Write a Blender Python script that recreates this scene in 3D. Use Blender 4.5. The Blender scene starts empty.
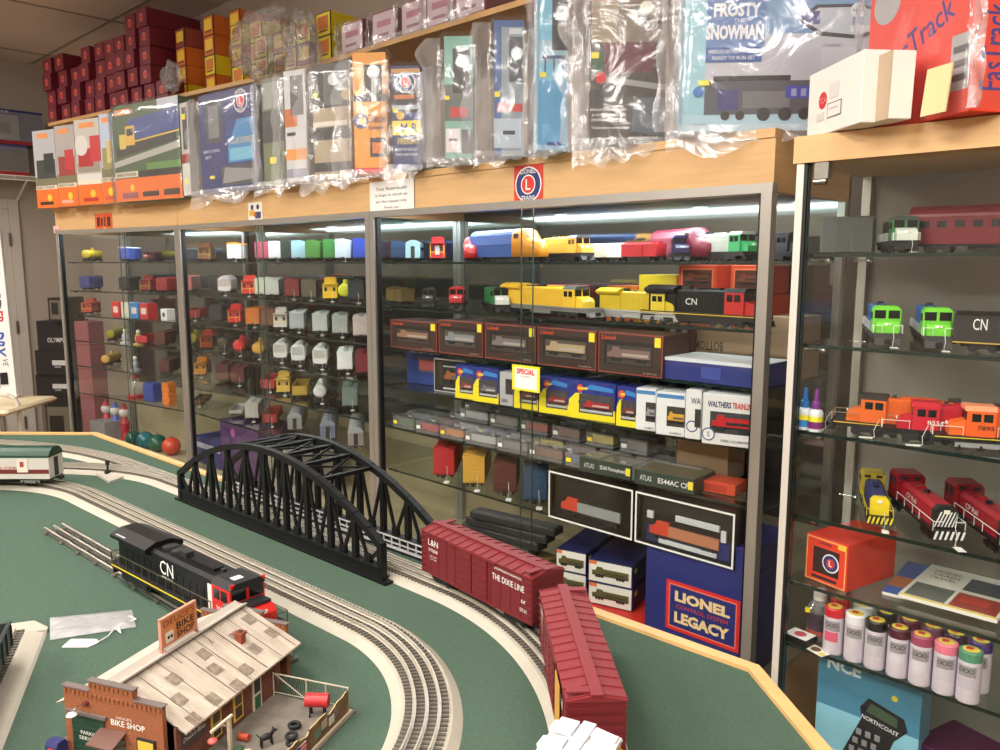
import bpy, math, random
from mathutils import Vector, Matrix, noise
S = bpy.context.scene
COL = S.collection
R = math.radians
EYE = 1.55
TT = EYE - .59          # top of the layout table
random.seed(7)

# ---------------------------------------------------------------- camera
PIT = math.atan(113 / 800.); HEAD = R(45.8)
cF = Vector((-math.cos(HEAD) * math.cos(PIT), math.sin(HEAD) * math.cos(PIT), -math.sin(PIT)))
cR = Vector((math.sin(HEAD), math.cos(HEAD), 0))
cU = cR.cross(cF)
cam = bpy.data.objects.new('camera', bpy.data.cameras.new('camera'))
COL.objects.link(cam)
cam.data.sensor_width = 36; cam.data.lens = 28.8; cam.data.clip_start = .02
cam.matrix_world = Matrix(((cR.x, cU.x, -cF.x, 0), (cR.y, cU.y, -cF.y, 0), (cR.z, cU.z, -cF.z, EYE), (0, 0, 0, 1)))
S.camera = cam

def ray(x, y): return cF * 800 + cR * (x - 500) + cU * (375 - y)
def aY(x, y, Y):
    r = ray(x, y); r = r * (Y / r.y); return Vector((r.x, r.y, r.z + EYE))
def aZ(x, y, z):
    r = ray(x, y); r = r * ((z - EYE) / r.z); return Vector((r.x, r.y, r.z + EYE))
def XatY(x, Y, y=300): return aY(x, y, Y).x

# ---------------------------------------------------------------- materials
def lin(c): return tuple((v / 255 / 12.92 if v <= 10 else ((v / 255 + .055) / 1.055) ** 2.4) for v in c)
_m = {}
def M(c, rough=.5, metal=0, noise_=0, scale=30, bump=0, name=None, spec=.5, stretch=None, c2=None, coat=0):
    key = (tuple(c), rough, metal, noise_, scale, bump, spec, stretch, c2, coat)
    if key in _m: return _m[key]
    m = bpy.data.materials.new(name or 'surface_%d_%d_%d' % tuple(c)); m.use_nodes = True
    nt = m.node_tree; b = nt.nodes['Principled BSDF']
    b.inputs['Base Color'].default_value = (*lin(c), 1); b.inputs['Roughness'].default_value = rough
    b.inputs['Metallic'].default_value = metal; b.inputs['Specular IOR Level'].default_value = spec
    b.inputs['Coat Weight'].default_value = coat
    if noise_ or bump:
        tc = nt.nodes.new('ShaderNodeTexCoord'); mp = nt.nodes.new('ShaderNodeMapping'); nz = nt.nodes.new('ShaderNodeTexNoise')
        nt.links.new(tc.outputs['Object'], mp.inputs[0]); nt.links.new(mp.outputs[0], nz.inputs['Vector'])
        if stretch: mp.inputs['Scale'].default_value = stretch
        nz.inputs['Scale'].default_value = scale; nz.inputs['Detail'].default_value = 5
        if noise_:
            rp = nt.nodes.new('ShaderNodeValToRGB'); a = lin(c); d = lin(c2) if c2 else tuple(v * (1 - noise_) for v in a)
            rp.color_ramp.elements[0].color = (*d, 1); rp.color_ramp.elements[1].color = (*a, 1)
            rp.color_ramp.elements[0].position = .32; rp.color_ramp.elements[1].position = .68
            nt.links.new(nz.outputs['Fac'], rp.inputs[0]); nt.links.new(rp.outputs[0], b.inputs['Base Color'])
        if bump:
            bp = nt.nodes.new('ShaderNodeBump'); bp.inputs['Strength'].default_value = bump; bp.inputs['Distance'].default_value = .002
            nt.links.new(nz.outputs['Fac'], bp.inputs['Height']); nt.links.new(bp.outputs[0], b.inputs['Normal'])
    _m[key] = m; return m

def glassy(name, tint, ior=1.45, rough=.0, base=.04, milk=0, bump=0, bscale=20, gl=1.0):
    m = bpy.data.materials.new(name); m.use_nodes = True; nt = m.node_tree; nt.nodes.clear(); N = nt.nodes.new
    out = N('ShaderNodeOutputMaterial'); tr = N('ShaderNodeBsdfTransparent'); gs = N('ShaderNodeBsdfGlossy'); mx = N('ShaderNodeMixShader')
    lw = N('ShaderNodeFresnel'); lw.inputs['IOR'].default_value = ior
    mu = N('ShaderNodeMath'); mu.operation = 'MULTIPLY_ADD'; mu.inputs[1].default_value = gl; mu.inputs[2].default_value = base; mu.use_clamp = True
    tr.inputs[0].default_value = (*tint, 1); gs.inputs['Roughness'].default_value = rough; gs.inputs[0].default_value = (1, 1, 1, 1)
    gm = N('ShaderNodeNewGeometry'); iv = N('ShaderNodeMath'); iv.operation = 'SUBTRACT'; iv.inputs[0].default_value = 1; mb = N('ShaderNodeMath'); mb.operation = 'MULTIPLY'
    nt.links.new(gm.outputs['Backfacing'], iv.inputs[1]); nt.links.new(lw.outputs[0], mu.inputs[0]); nt.links.new(mu.outputs[0], mb.inputs[0]); nt.links.new(iv.outputs[0], mb.inputs[1]); nt.links.new(mb.outputs[0], mx.inputs[0])
    nt.links.new(gs.outputs[0], mx.inputs[2])
    if milk:
        df = N('ShaderNodeBsdfDiffuse'); df.inputs[0].default_value = (.8, .8, .82, 1); m2 = N('ShaderNodeMixShader'); m2.inputs[0].default_value = milk
        nt.links.new(tr.outputs[0], m2.inputs[1]); nt.links.new(df.outputs[0], m2.inputs[2]); nt.links.new(m2.outputs[0], mx.inputs[1])
    else: nt.links.new(tr.outputs[0], mx.inputs[1])
    if bump:
        tc = N('ShaderNodeTexCoord'); nz = N('ShaderNodeTexNoise'); nz.inputs['Scale'].default_value = bscale; nz.inputs['Detail'].default_value = 3
        nz.inputs['Distortion'].default_value = 1.5
        bp = N('ShaderNodeBump'); bp.inputs['Strength'].default_value = bump; bp.inputs['Distance'].default_value = .02
        nt.links.new(tc.outputs['Object'], nz.inputs['Vector']); nt.links.new(nz.outputs['Fac'], bp.inputs['Height'])
        nt.links.new(bp.outputs[0], gs.inputs['Normal']); nt.links.new(bp.outputs[0], lw.inputs['Normal'])
    nt.links.new(mx.outputs[0], out.inputs[0]); return m
GLASS = glassy('window_glass', (.965, .98, .975), base=.0, gl=.8)
SHELFG = glassy('shelf_glass', (.93, .965, .955), base=.01, gl=.9)
CLEAR = glassy('clear_plastic', (.9, .92, .93), base=.06, rough=.12, milk=.12)
FILM = glassy('plastic_film', (.97, .972, .975), base=.025, rough=.15, milk=.04, bump=.25, bscale=7)
FILM4 = glassy('hanging_film', (.95, .95, .96), base=.04, rough=.2, milk=.2, bump=.4, bscale=9)
FILM3 = glassy('crumpled_film', (.93, .93, .94), base=.05, rough=.14, milk=.16, bump=.9, bscale=26)
FILM2 = glassy('loose_bag_film', (.88, .88, .9), base=.06, rough=.28, milk=.3, bump=.35, bscale=16)

def emit(c, s, name='lamp_glow'):
    m = bpy.data.materials.new(name); m.use_nodes = True; b = m.node_tree.nodes['Principled BSDF']
    b.inputs['Base Color'].default_value = (.9, .9, .9, 1)
    b.inputs['Emission Color'].default_value = (*c, 1); b.inputs['Emission Strength'].default_value = s; return m

BLK = M((16, 16, 18), .45); DK = M((40, 40, 42), .5); WHT = M((235, 234, 230), .5); ALU = M((178, 176, 170), .34, .75)
STEEL = M((150, 148, 142), .3, .8); RAIL = M((206, 200, 186), .35, .6); CHROME = M((215, 215, 215), .15, 1)
WOOD = M((216, 174, 120), .5, noise_=.12, scale=6, stretch=(1, 1, 12), name='maple_wood')
WOODE = M((222, 178, 116), .42, noise_=.14, scale=5, stretch=(1.5, 6, 6), name='maple_edge')
YEL = M((245, 222, 40), .5); RED = M((196, 30, 32), .45); CARD = M((176, 142, 104), .8, noise_=.05)
GEDGE = M((18, 36, 32), .2)

# ---------------------------------------------------------------- mesh builder
class MB:
    def __init__(s): s.v = []; s.f = []; s.m = []; s.mats = []; s.sm = []
    def mi(s, m):
        if m not in s.mats: s.mats.append(m)
        return s.mats.index(m)
    def add(s, vs, fs, m, smooth=False, T=None):
        o = len(s.v); s.v += [tuple(T @ Vector(v)) if T else tuple(v) for v in vs]
        k = s.mi(m); s.f += [tuple(o + i for i in f) for f in fs]; s.m += [k] * len(fs); s.sm += [smooth] * len(fs); return s
    def box(s, x0, x1, y0, y1, z0, z1, m, T=None):
        vs = [(x, y, z) for z in (z0, z1) for y in (y0, y1) for x in (x0, x1)]
        return s.add(vs, [(0, 2, 3, 1), (4, 5, 7, 6), (0, 1, 5, 4), (2, 6, 7, 3), (0, 4, 6, 2), (1, 3, 7, 5)], m, T=T)
    def bev(s, x0, x1, y0, y1, z0, z1, m, b=.002, T=None):     # box with chamfered long edges all round
        def ring(z, i): return [(x0 + i + b, y0 + i, z), (x1 - i - b, y0 + i, z), (x1 - i, y0 + i + b, z), (x1 - i, y1 - i - b, z), (x1 - i - b, y1 - i, z), (x0 + i + b, y1 - i, z), (x0 + i, y1 - i - b, z), (x0 + i, y0 + i + b, z)]
        vs = ring(z0, b) + ring(z0 + b, 0) + ring(z1 - b, 0) + ring(z1, b)
        fs = [tuple(range(7, -1, -1)), tuple(range(24, 32))]
        for r in range(3):
            for i in range(8): fs.append((r * 8 + i, r * 8 + (i + 1) % 8, r * 8 + 8 + (i + 1) % 8, r * 8 + 8 + i))
        return s.add(vs, fs, m, T=T)
    def bar(s, a, b, w, h, m, up=(0, 0, 1)):
        a = Vector(a); b = Vector(b); d = (b - a).normalized(); u = Vector(up)
        r = d.cross(u)
        if r.length < 1e-4: r = d.cross(Vector((1, 0, 0)))
        r.normalize(); u = r.cross(d)
        vs = [p + r * (w / 2 * i) + u * (h / 2 * j) for p in (a, b) for i, j in ((-1, -1), (1, -1), (1, 1), (-1, 1))]
        return s.add(vs, [(3, 2, 1, 0), (4, 5, 6, 7), (0, 1, 5, 4), (1, 2, 6, 5), (2, 3, 7, 6), (3, 0, 4, 7)], m)
    def cyl(s, a, b, r, m, n=12, r2=None, cap=True, smooth=True):
        a = Vector(a); b = Vector(b); d = (b - a).normalized(); r2 = r if r2 is None else r2
        u = d.orthogonal().normalized(); w = d.cross(u)
        vs = []
        for p, q in ((a, r), (b, r2)):
            for i in range(n): t = 2 * math.pi * i / n; vs.append(p + u * (q * math.cos(t)) + w * (q * math.sin(t)))
        s.add(vs, [(i, (i + 1) % n, n + (i + 1) % n, n + i) for i in range(n)], m, smooth)
        if cap: s.add(vs, [tuple(range(n - 1, -1, -1)), tuple(range(n, 2 * n))], m)
        return s
    def tube(s, pts, r, m, n=6):
        for i in range(len(pts) - 1): s.cyl(pts[i], pts[i + 1], r, m, n)
        return s
    def lathe(s, prof, m, n=18, c=(0, 0), mats=None):   # prof [(r,z)...]
        for k in range(len(prof) - 1):
            (r0, z0), (r1, z1) = prof[k], prof[k + 1]
            vs = [(c[0] + r * math.cos(2 * math.pi * i / n), c[1] + r * math.sin(2 * math.pi * i / n), z) for r, z in ((r0, z0), (r1, z1)) for i in range(n)]
            s.add(vs, [(i, (i + 1) % n, n + (i + 1) % n, n + i) for i in range(n)], mats[k] if mats else m, True)
        return s
    def prism(s, poly, a0, a1, m, axis='x', T=None, smooth=False):   # poly in the two other axes
        n = len(poly)
        f = {'x': lambda p, a: (a, p[0], p[1]), 'y': lambda p, a: (p[0], a, p[1]), 'z': lambda p, a: (p[0], p[1], a)}[axis]
        vs = [f(p, a0) for p in poly] + [f(p, a1) for p in poly]
        s.add(vs, [(i, (i + 1) % n, n + (i + 1) % n, n + i) for i in range(n)], m, smooth, T)
        return s.add(vs, [tuple(range(n - 1, -1, -1)), tuple(range(n, 2 * n))], m, False, T)
    def quad(s, pts, m): return s.add(pts, [tuple(range(len(pts)))], m)
    def ball(s, c, r, m, n=12, sc=(1, 1, 1)):
        h = n // 2; vs = []
        for j in range(h + 1):
            for i in range(n):
                t = math.pi * j / h; p = 2 * math.pi * i / n
                vs.append((c[0] + r * sc[0] * math.sin(t) * math.cos(p), c[1] + r * sc[1] * math.sin(t) * math.sin(p), c[2] + r * sc[2] * math.cos(t)))
        return s.add(vs, [(j * n + i, j * n + (i + 1) % n, (j + 1) * n + (i + 1) % n, (j + 1) * n + i) for j in range(h) for i in range(n)], m, True)
    def mesh(s, name):
        me = bpy.data.meshes.new(name); me.from_pydata(s.v, [], s.f)
        for m in s.mats: me.materials.append(m)
        me.polygons.foreach_set('material_index', s.m); me.polygons.foreach_set('use_smooth', s.sm)
        me.update(); 
        import bmesh
        bm = bmesh.new(); bm.from_mesh(me); bmesh.ops.recalc_face_normals(bm, faces=bm.faces); bm.to_mesh(me); bm.free()
        return me

def part(name, mb, parent=None, loc=None, rot=None, label=None):
    me = mb.mesh(name) if isinstance(mb, MB) else mb
    o = bpy.data.objects.new(name, me); COL.objects.link(o)
    if parent: o.parent = parent
    if loc is not None: o.location = loc
    if rot is not None: o.rotation_euler = rot
    if label: o['label'] = label
    return o
def tag(o, label, cat, group=None, kind=None):
    if len(label.split()) > 16: print('LONGLABEL', label)
    o['label'] = label; o['category'] = cat
    if group: o['group'] = group
    if kind: o['kind'] = kind
    return o
def thing(name, label, cat, loc=(0, 0, 0), rz=0, group=None, sc=1):
    o = bpy.data.objects.new(name, None); COL.objects.link(o); o.location = loc; o.rotation_euler = (0, 0, rz)
    o.empty_display_size = .02; o.scale = (sc, sc, sc)
    return tag(o, label, cat, group)
def solo(name, mb, label, cat, loc=(0, 0, 0), rz=0, group=None):
    return tag(part(name, mb, None, loc, (0, 0, rz)), label, cat, group)
def struct(name, mb):
    o = part(name, mb); o['kind'] = 'structure'; return o
def dup(o, loc, rz, label, group=None):
    r = o.copy(); COL.objects.link(r); r.location = loc; r.rotation_euler = (0, 0, rz); r['label'] = label
    if group: r['group'] = group
    for ch in o.children:
        c = ch.copy(); COL.objects.link(c); c.parent = r
        for g in ch.children:
            d = g.copy(); COL.objects.link(d); d.parent = c
    return r

# text: returns mesh lying in XZ plane facing -Y (reads along +X), centred, fitted to width w / height h
_tx = {}
def tmesh(t, w=None, h=None, mat=BLK, shear=0, bold=0, ext=.0002):
    key = (t, w, h, mat.name, shear, bold)
    if key in _tx: return _tx[key]
    cu = bpy.data.curves.new('t', 'FONT'); cu.body = t; cu.align_x = 'CENTER'; cu.align_y = 'CENTER'; cu.shear = shear; cu.offset = bold
    cu.resolution_u = 2; cu.space_line = .85
    ob = bpy.data.objects.new('t', cu); COL.objects.link(ob); bpy.context.view_layer.update()
    me = bpy.data.meshes.new_from_object(ob.evaluated_get(bpy.context.evaluated_depsgraph_get()))
    bpy.data.objects.remove(ob); bpy.data.curves.remove(cu)
    xs = [v.co.x for v in me.vertices]; ys = [v.co.y for v in me.vertices]
    bw = max(xs) - min(xs); bh = max(ys) - min(ys); cx = (max(xs) + min(xs)) / 2; cy = (max(ys) + min(ys)) / 2
    sx = (w / bw) if w else h / bh; sy = (h / bh) if h else sx
    for v in me.vertices: v.co = Vector(((v.co.x - cx) * sx, 0, (v.co.y - cy) * sy))
    me.materials.clear(); me.materials.append(mat); me.name = 'lettering'; _tx[key] = me; return me
def text(t, parent, loc, w=None, h=None, mat=BLK, rz=0, rot=None, shear=0, bold=0, name='lettering'):
    return part(name, tmesh(t, w, h, mat, shear, bold), parent, loc, rot if rot else (0, 0, rz))
def area(name, loc, rot, sx, sy, power, col=(1, .95, .88)):
    l = bpy.data.lights.new(name, 'AREA'); l.shape = 'RECTANGLE'; l.size = sx; l.size_y = sy; l.energy = power; l.color = col
    o = bpy.data.objects.new(name, l); COL.objects.link(o); o.location = loc; o.rotation_euler = rot; return o
# ================================================================ room shell
CEIL = EYE + 1.5; EXPO = 0.06
XL, XR, YB, YF = -7.0, 2.6, 2.42, -3.2
FL = M((150, 134, 112), .35, noise_=.12, scale=3, name='vinyl_floor'); WALLM = M((172, 160, 148), .8, name='warm_grey_wall_paint')
CE = M((226, 208, 196), .9, noise_=.06, scale=60, bump=.3, name='ceiling_tile')
w = MB(); w.box(XL - .1, XR + .1, YF - .1, YB + .1, -.1, 0, FL); struct('floor', w)
w = MB(); w.box(XL - .1, XR + .1, YF - .1, YB + .1, CEIL, CEIL + .1, CE); struct('ceiling', w)
g = MB(); GR = M((158, 147, 136), .6)
x = XL + .35
while x < XR: g.box(x - .012, x + .012, YF, YB, CEIL - .004, CEIL, GR); x += 1.22
y = YF + .4
while y < YB: g.box(XL, XR, y - .012, y + .012, CEIL - .004, CEIL, GR); y += .61
struct('trim_1', g)
w = MB(); w.box(XL - .1, XR + .1, YB, YB + .1, 0, CEIL, WALLM); struct('wall_back', w)
w = MB(); w.box(XL - .1, XL, YF, YB, 0, CEIL, WALLM); struct('wall_left', w)
w = MB(); w.box(XR, XR + .1, YF, YB, 0, CEIL, WALLM); struct('wall_right', w)
w = MB(); w.box(XL - .1, XR + .1, YF - .1, YF, 0, CEIL, WALLM); struct('wall_front', w)
TROFFERS = [(-5.6, -.2, 36), (-3.2, -.2, 26), (-3.2, -2., 62), (-1.2, -.2, 28), (-1.2, -2., 66), (.8, .2, 24), (.8, -1.6, 62)]
for x, y, p in TROFFERS:
    o = thing('ceiling_light', 'white fluorescent ceiling light panel hung below the tiles', 'ceiling light', (x, y, CEIL), 0, 'fluorescent ceiling lights')
    w = MB(); w.box(-.6, .6, -.18, -.15, -.025, -.004, WHT); w.box(-.6, .6, .15, .18, -.025, -.004, WHT); w.box(-.6, -.575, -.15, .15, -.025, -.004, WHT); w.box(.575, .6, -.15, .15, -.025, -.004, WHT); part('frame', w, o)
    w = MB(); w.box(-.575, .575, -.15, .15, -.075, -.006, emit((1, .93, .86), 13)); part('diffuser', w, o)  # glowing box deepened below the tiles so its sides brighten the ceiling
# door in left wall
w = MB(); DW = M((196, 188, 178), .6)
ly = 1.90; th = EYE + .40
w.box(XL + .001, XL + .02, ly - .068, ly, 0, th + .07, DW); w.box(XL + .001, XL + .02, .95, ly - .069, th + .002, th + .07, DW); w.box(XL, XL + .02, .95, 1.02, 0, th, DW)
struct('trim_2', w)
w = MB(); w.box(XL + .001, XL + .012, 1.02, ly - .07, .002, th, DW)
for z0, z1 in ((.2, .9), (1.1, 1.8)): w.box(XL + .012, XL + .016, 1.15, 1.7, z0, z1, DW)
d = struct('door_1', w)
for z in (.3, 1.05, EYE + .17):
    h = MB(); h.box(XL + .012, XL + .028, ly - .08, ly - .065, z - .05, z + .05, STEEL); part('hinge', h, d)
# ================================================================ layout table
FELT = M((76, 96, 82), .95, noise_=.16, scale=260, bump=.5, name='green_carpet', spec=.1)
poly = [(-2.89, .955), (-.502, 1.033), (-.356, .913), (-.16, .75), (-.16, -.5), (-3.5, -.5), (-3.5, .42), (-3.25, .62), (-2.92, .925)]
tab = thing('layout_table', 'large train layout table covered in green carpet with a pale maple edge', 'table', (0, 0, 0))
t = MB(); t.prism(poly, TT - .03, TT, FELT, 'z'); part('carpeted_top', t, tab)
def offs(pl, d):
    n = len(pl); r = []
    for i in range(n):
        a = Vector(pl[i - 1]); b = Vector(pl[i]); c = Vector(pl[(i + 1) % n])
        n1 = (b - a).normalized(); n2 = (c - b).normalized(); n1 = Vector((-n1.y, n1.x)); n2 = Vector((-n2.y, n2.x))
        k = (n1 + n2).normalized(); k = k / max(.3, k.dot(n1)); r.append(tuple(b + k * d))
    return r
out = offs(poly, .02)
e = MB(); n = len(poly)
for i in range(n):
    a, b, c, d = poly[i], poly[(i + 1) % n], out[(i + 1) % n], out[i]
    zs = (TT - .09, TT + .006)
    vs = [(*p, z) for z in zs for p in (a, b, c, d)]
    e.add(vs, [(0, 1, 2, 3), (7, 6, 5, 4), (0, 4, 5, 1), (2, 6, 7, 3)], WOODE)
part('edge_trim', e, tab)
for x, y in ((-3.3, .5), (-3.3, -.35), (-.4, .75), (-.4, -.35), (-1.9, .8), (-1.9, -.35)):
    g = MB(); g.box(x - .04, x + .04, y - .04, y + .04, 0, TT - .03, WOODE); part('leg', g, tab)

# ================================================================ tracks
BED = M((176, 170, 156), .7, noise_=.08, scale=40, name='pale_grey_roadbed')
TIE = M((96, 90, 82), .7)
def arc(cx, cy, r, a0, a1, n=24): return [Vector((cx + r * math.cos(R(a0 + (a1 - a0) * i / n)), cy + r * math.sin(R(a0 + (a1 - a0) * i / n)))) for i in range(n + 1)]
def resample(pts, st):
    out = [pts[0].copy()]; acc = 0
    for a, b in zip(pts, pts[1:]):
        L = (b - a).length; 
        if L < 1e-6: continue
        t = st - acc
        while t <= L: out.append(a + (b - a) * (t / L)); t += st
        acc = (acc + L) % st
    return out
def nrm(ps, i):
    a = ps[max(0, i - 1)]; b = ps[min(len(ps) - 1, i + 1)]; d = (b - a).normalized(); return Vector((-d.y, d.x))
def sweep(mb, pts, prof, m):
    k = len(prof); vs = []
    for i, p in enumerate(pts):
        q = nrm(pts, i)
        for o, z in prof: vs.append((p.x + q.x * o, p.y + q.y * o, z))
    fs = [(i * k + j, i * k + (j + 1) % k, (i + 1) * k + (j + 1) % k, (i + 1) * k + j) for i in range(len(pts) - 1) for j in range(k)]
    fs += [tuple(range(k)), tuple(range(len(pts) * k - 1, len(pts) * k - k - 1, -1))]
    mb.add(vs, fs, m)
def track(name, label, pts, z0=0, bed=BED, wb=.047, wt=.034):
    o = thing(name, label, 'toy train track', (0, 0, TT))
    ps = resample(pts, .02)
    b = MB(); sweep(b, ps, [(-wb, z0 + .0002), (-wb + .004, z0 + .003), (-wt, z0 + .009), (wt, z0 + .009), (wb - .004, z0 + .003), (wb, z0 + .0002)], bed); part('roadbed', b, o)
    ti = MB(); tp = resample(pts, .0095)
    for i, p in enumerate(tp):
        q = nrm(tp, i); ti.bar((p.x - q.x * .029, p.y - q.y * .029, z0 + .0105), (p.x + q.x * .029, p.y + q.y * .029, z0 + .0105), .0042, .003, TIE)
    part('ties', ti, o)
    for off in (-.0165, 0, .0165):
        r = MB(); sweep(r, ps, [(off - .0026, z0 + .012), (off - .0006, z0 + .0125), (off - .0013, z0 + .0175), (off + .0013, z0 + .0175), (off + .0006, z0 + .0125), (off + .0026, z0 + .012)], RAIL); part('rail', r, o)
    return o
A_PTS = arc(-2.3, .872 - 1.15, 1.15, 128, 90, 30) + [Vector((-1.9, .895)), Vector((-1.5, .918)), Vector((-1.02, .925))] + arc(-1.02, .278, .647, 88, -25, 40)
track('train_track', 'outer loop of three-rail track on grey roadbed running through the black bridge', A_PTS)
sl = .047
B_PTS = arc(-2.1, .679 - .447, .447, 200, 93, 30) + [Vector((-2.1, .679)), Vector((-1.0, .729))] + arc(-1.0, .352, .377, 86, -40, 36)
track('train_track', 'inner loop of three-rail track curving in front of the red boxcars', B_PTS)
C_PTS = arc(-2.05, .886 - .6, .6, 165, 96, 26)
track('train_track', 'branch track splitting off behind the green roofed passenger car', C_PTS, z0=.0004)
# lower left track
dv = Vector((.908, -.42)); nv = Vector((-.42, -.908)); c0 = Vector((-1.375, .345)) + nv * .040
track('train_track', 'short grey track end in the lower left corner under the dark gondola', [c0, c0 + dv * .3, c0 + dv * .75], wb=.060)
w = MB(); w.prism([(-.045, -.060), (-.045, .035), (-.01, .060), (0, .060), (0, -.060)], .0003, .0065, BED, 'z')
solo('track_end_ramp', w, 'pale grey chamfered end piece of the lower left track', 'track end', (c0.x, c0.y, TT), math.atan2(dv.y, dv.x))
# switch motor base and stand beside the branch
sb = thing('switch_stand', 'small black switch stand on a grey plate between the tracks at far left', 'switch stand', (-2.30, .795, TT))
w = MB(); w.prism([(-.07, -.02), (.09, -.03), (.06, .03), (-.03, .035)], 0, .006, BED, 'z'); part('base_plate', w, sb)
w = MB(); w.cyl((0, 0, .006), (0, 0, .03), .003, BLK); w.cyl((0, 0, .006), (0, 0, .014), .009, BLK); part('post', w, sb)
w = MB(); w.box(-.006, .006, -.004, .004, .03, .042, BLK); part('lantern', w, sb)

# loose tubular track under the loco
lt = thing('tubular_track', 'loose old silver tubular three-rail track with sparse metal ties under the black locomotive', 'toy train track', (-1.9, .536, TT), math.atan2(.03, .8))
for y in (-.018, 0, .018):
    w = MB(); w.cyl((0, y, .0105), (.9, y, .0105), .0032, M((176, 172, 158), .28, .85), 8); w.box(0, .9, y - .004, y + .004, .003, .005, STEEL); part('rail', w, lt)
for i in range(11):
    w = MB(); w.box(.01 + i * .088, .022 + i * .088, -.026, .026, 0, .004, STEEL)
    for y in (-.018, 0, .018): w.box(.008 + i * .088, .024 + i * .088, y - .006, y + .006, .004, .007, STEEL)
    part('tie', w, lt)

# ================================================================ bridge
BR = M((11, 11, 12), .5, spec=.35, name='black_bridge_plastic')
br = thing('arch_bridge', 'long black plastic arched truss bridge over the outer track', 'toy bridge', (-1.538, .918, TT), math.atan2(.03, .76))
LB, HB, WB = .775, .190, .067
def archz(x):    # x from -.39 .. .39
    u = abs(x) / (LB / 2)
    return .070 + (HB - .070) * (1 - u ** 2.1)
NP = 10
for sgn in (-1, 1):
    y = sgn * WB
    w = MB()
    xs = [-LB / 2 + LB * i / 20 for i in range(21)]
    for a, b in zip(xs, xs[1:]): w.bar((a, y, archz(a)), (b + .002, y, archz(b)), .014, .013, BR)
    for x in (-LB / 2, LB / 2): w.box(x - .007, x + .007, y - .0065, y + .0065, 0, archz(x) + .004, BR)
    part('arch_chord', w, br)
    w = MB(); w.box(-LB / 2, LB / 2, y - .005, y + .005, .002, .028, BR); w.box(-LB / 2 - .02, LB / 2 + .02, y - .010, y + .010, .0, .005, BR); w.box(-LB / 2, LB / 2, y - .009, y + .009, .026, .030, BR)
    part('bottom_girder', w, br)
    pts = [-LB / 2 + LB * i / NP for i in range(NP + 1)]
    for i in range(1, NP):
        w = MB(); w.box(pts[i] - .006, pts[i] + .006, y - .005, y + .005, .02, archz(pts[i]), BR); part('upright', w, br)
    for i in range(NP):
        a, b = pts[i], pts[i + 1]; m_ = (a + b) / 2
        w = MB(); w.bar((a + .003, y, archz(a) - .006), (m_, y, .03), .005, .006, BR); w.bar((m_, y, .03), (b - .003, y, archz(b) - .006), .005, .006, BR)
        w.box(m_ - .009, m_ + .009, y - .004, y + .004, .028, .045, BR); part('diagonal_brace', w, br)
w = MB()
pts = [-.20 + .4 * i / 6 for i in range(7)]
for x in pts: w.box(x - .005, x + .005, -WB, WB, archz(x) - .004, archz(x) + .004, BR)
for a, b in zip(pts, pts[1:]):
    w.bar((a, -WB, archz(a)), (b, WB, archz(b)), .004, .004, BR); w.bar((a, WB, archz(a)), (b, -WB, archz(b)), .004, .004, BR)
part('top_bracing', w, br)
w = MB(); w.box(-LB / 2, LB / 2, -WB, -.048, .004, .007, BR); w.box(-LB / 2, LB / 2, .048, WB, .004, .007, BR); part('side_ledges', w, br)
for sgn in (-1, 1):
    y = sgn * .052
    hr = MB(); g = M((176, 178, 178), .5)
    for x in [-.375 + .025 * i for i in range(31)]: hr.box(x - .0012, x + .0012, y - .0012, y + .0012, .007, .03, g)
    for z in (.018, .03): hr.box(-.38, .38, y - .0014, y + .0014, z - .0012, z + .0012, g)
    hr.box(-.38, .38, y - .004, y + .004, .007, .0095, g)
    part('walkway_railing', hr, br, label='silver grey walkway railing')
# ================================================================ rolling stock builders (local +x = front, z = 0 on rail top)
def truck(parent, x, W, m=BLK, r=.0085, n=2, wb=.034, wm=None, name='truck'):
    t = MB(); wm = wm or DK; hw = W * .36
    for y in (-hw - .004, hw + .001): t.box(x - wb / 2 - .008, x + wb / 2 + .008, y, y + .003, r * .8, r * 1.9, m)
    t.box(x - .006, x + .006, -hw, hw, r, r * 2.1, m)
    for i in range(n):
        xx = x - wb / 2 + wb * i / (n - 1)
        for y in (-hw + .002, hw - .002): t.cyl((xx, y - .002, r), (xx, y + .002, r), r, wm, 14)
        t.cyl((xx, -hw, r), (xx, hw, r), .002, m, 6, cap=False)
        for y in (-hw - .005, hw + .003): t.cyl((xx, y, r), (xx, y + .002, r), .003, wm, 8)
    return part(name, t, parent)
def coupler(parent, x, s):
    t = MB(); t.box(min(x, x + s * .012), max(x, x + s * .012), -.003, .003, .012, .017, BLK); t.box(x + s * .012 - .004, x + s * .012 + .004, -.006, .006, .010, .020, BLK); part('coupler', t, parent)

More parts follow.
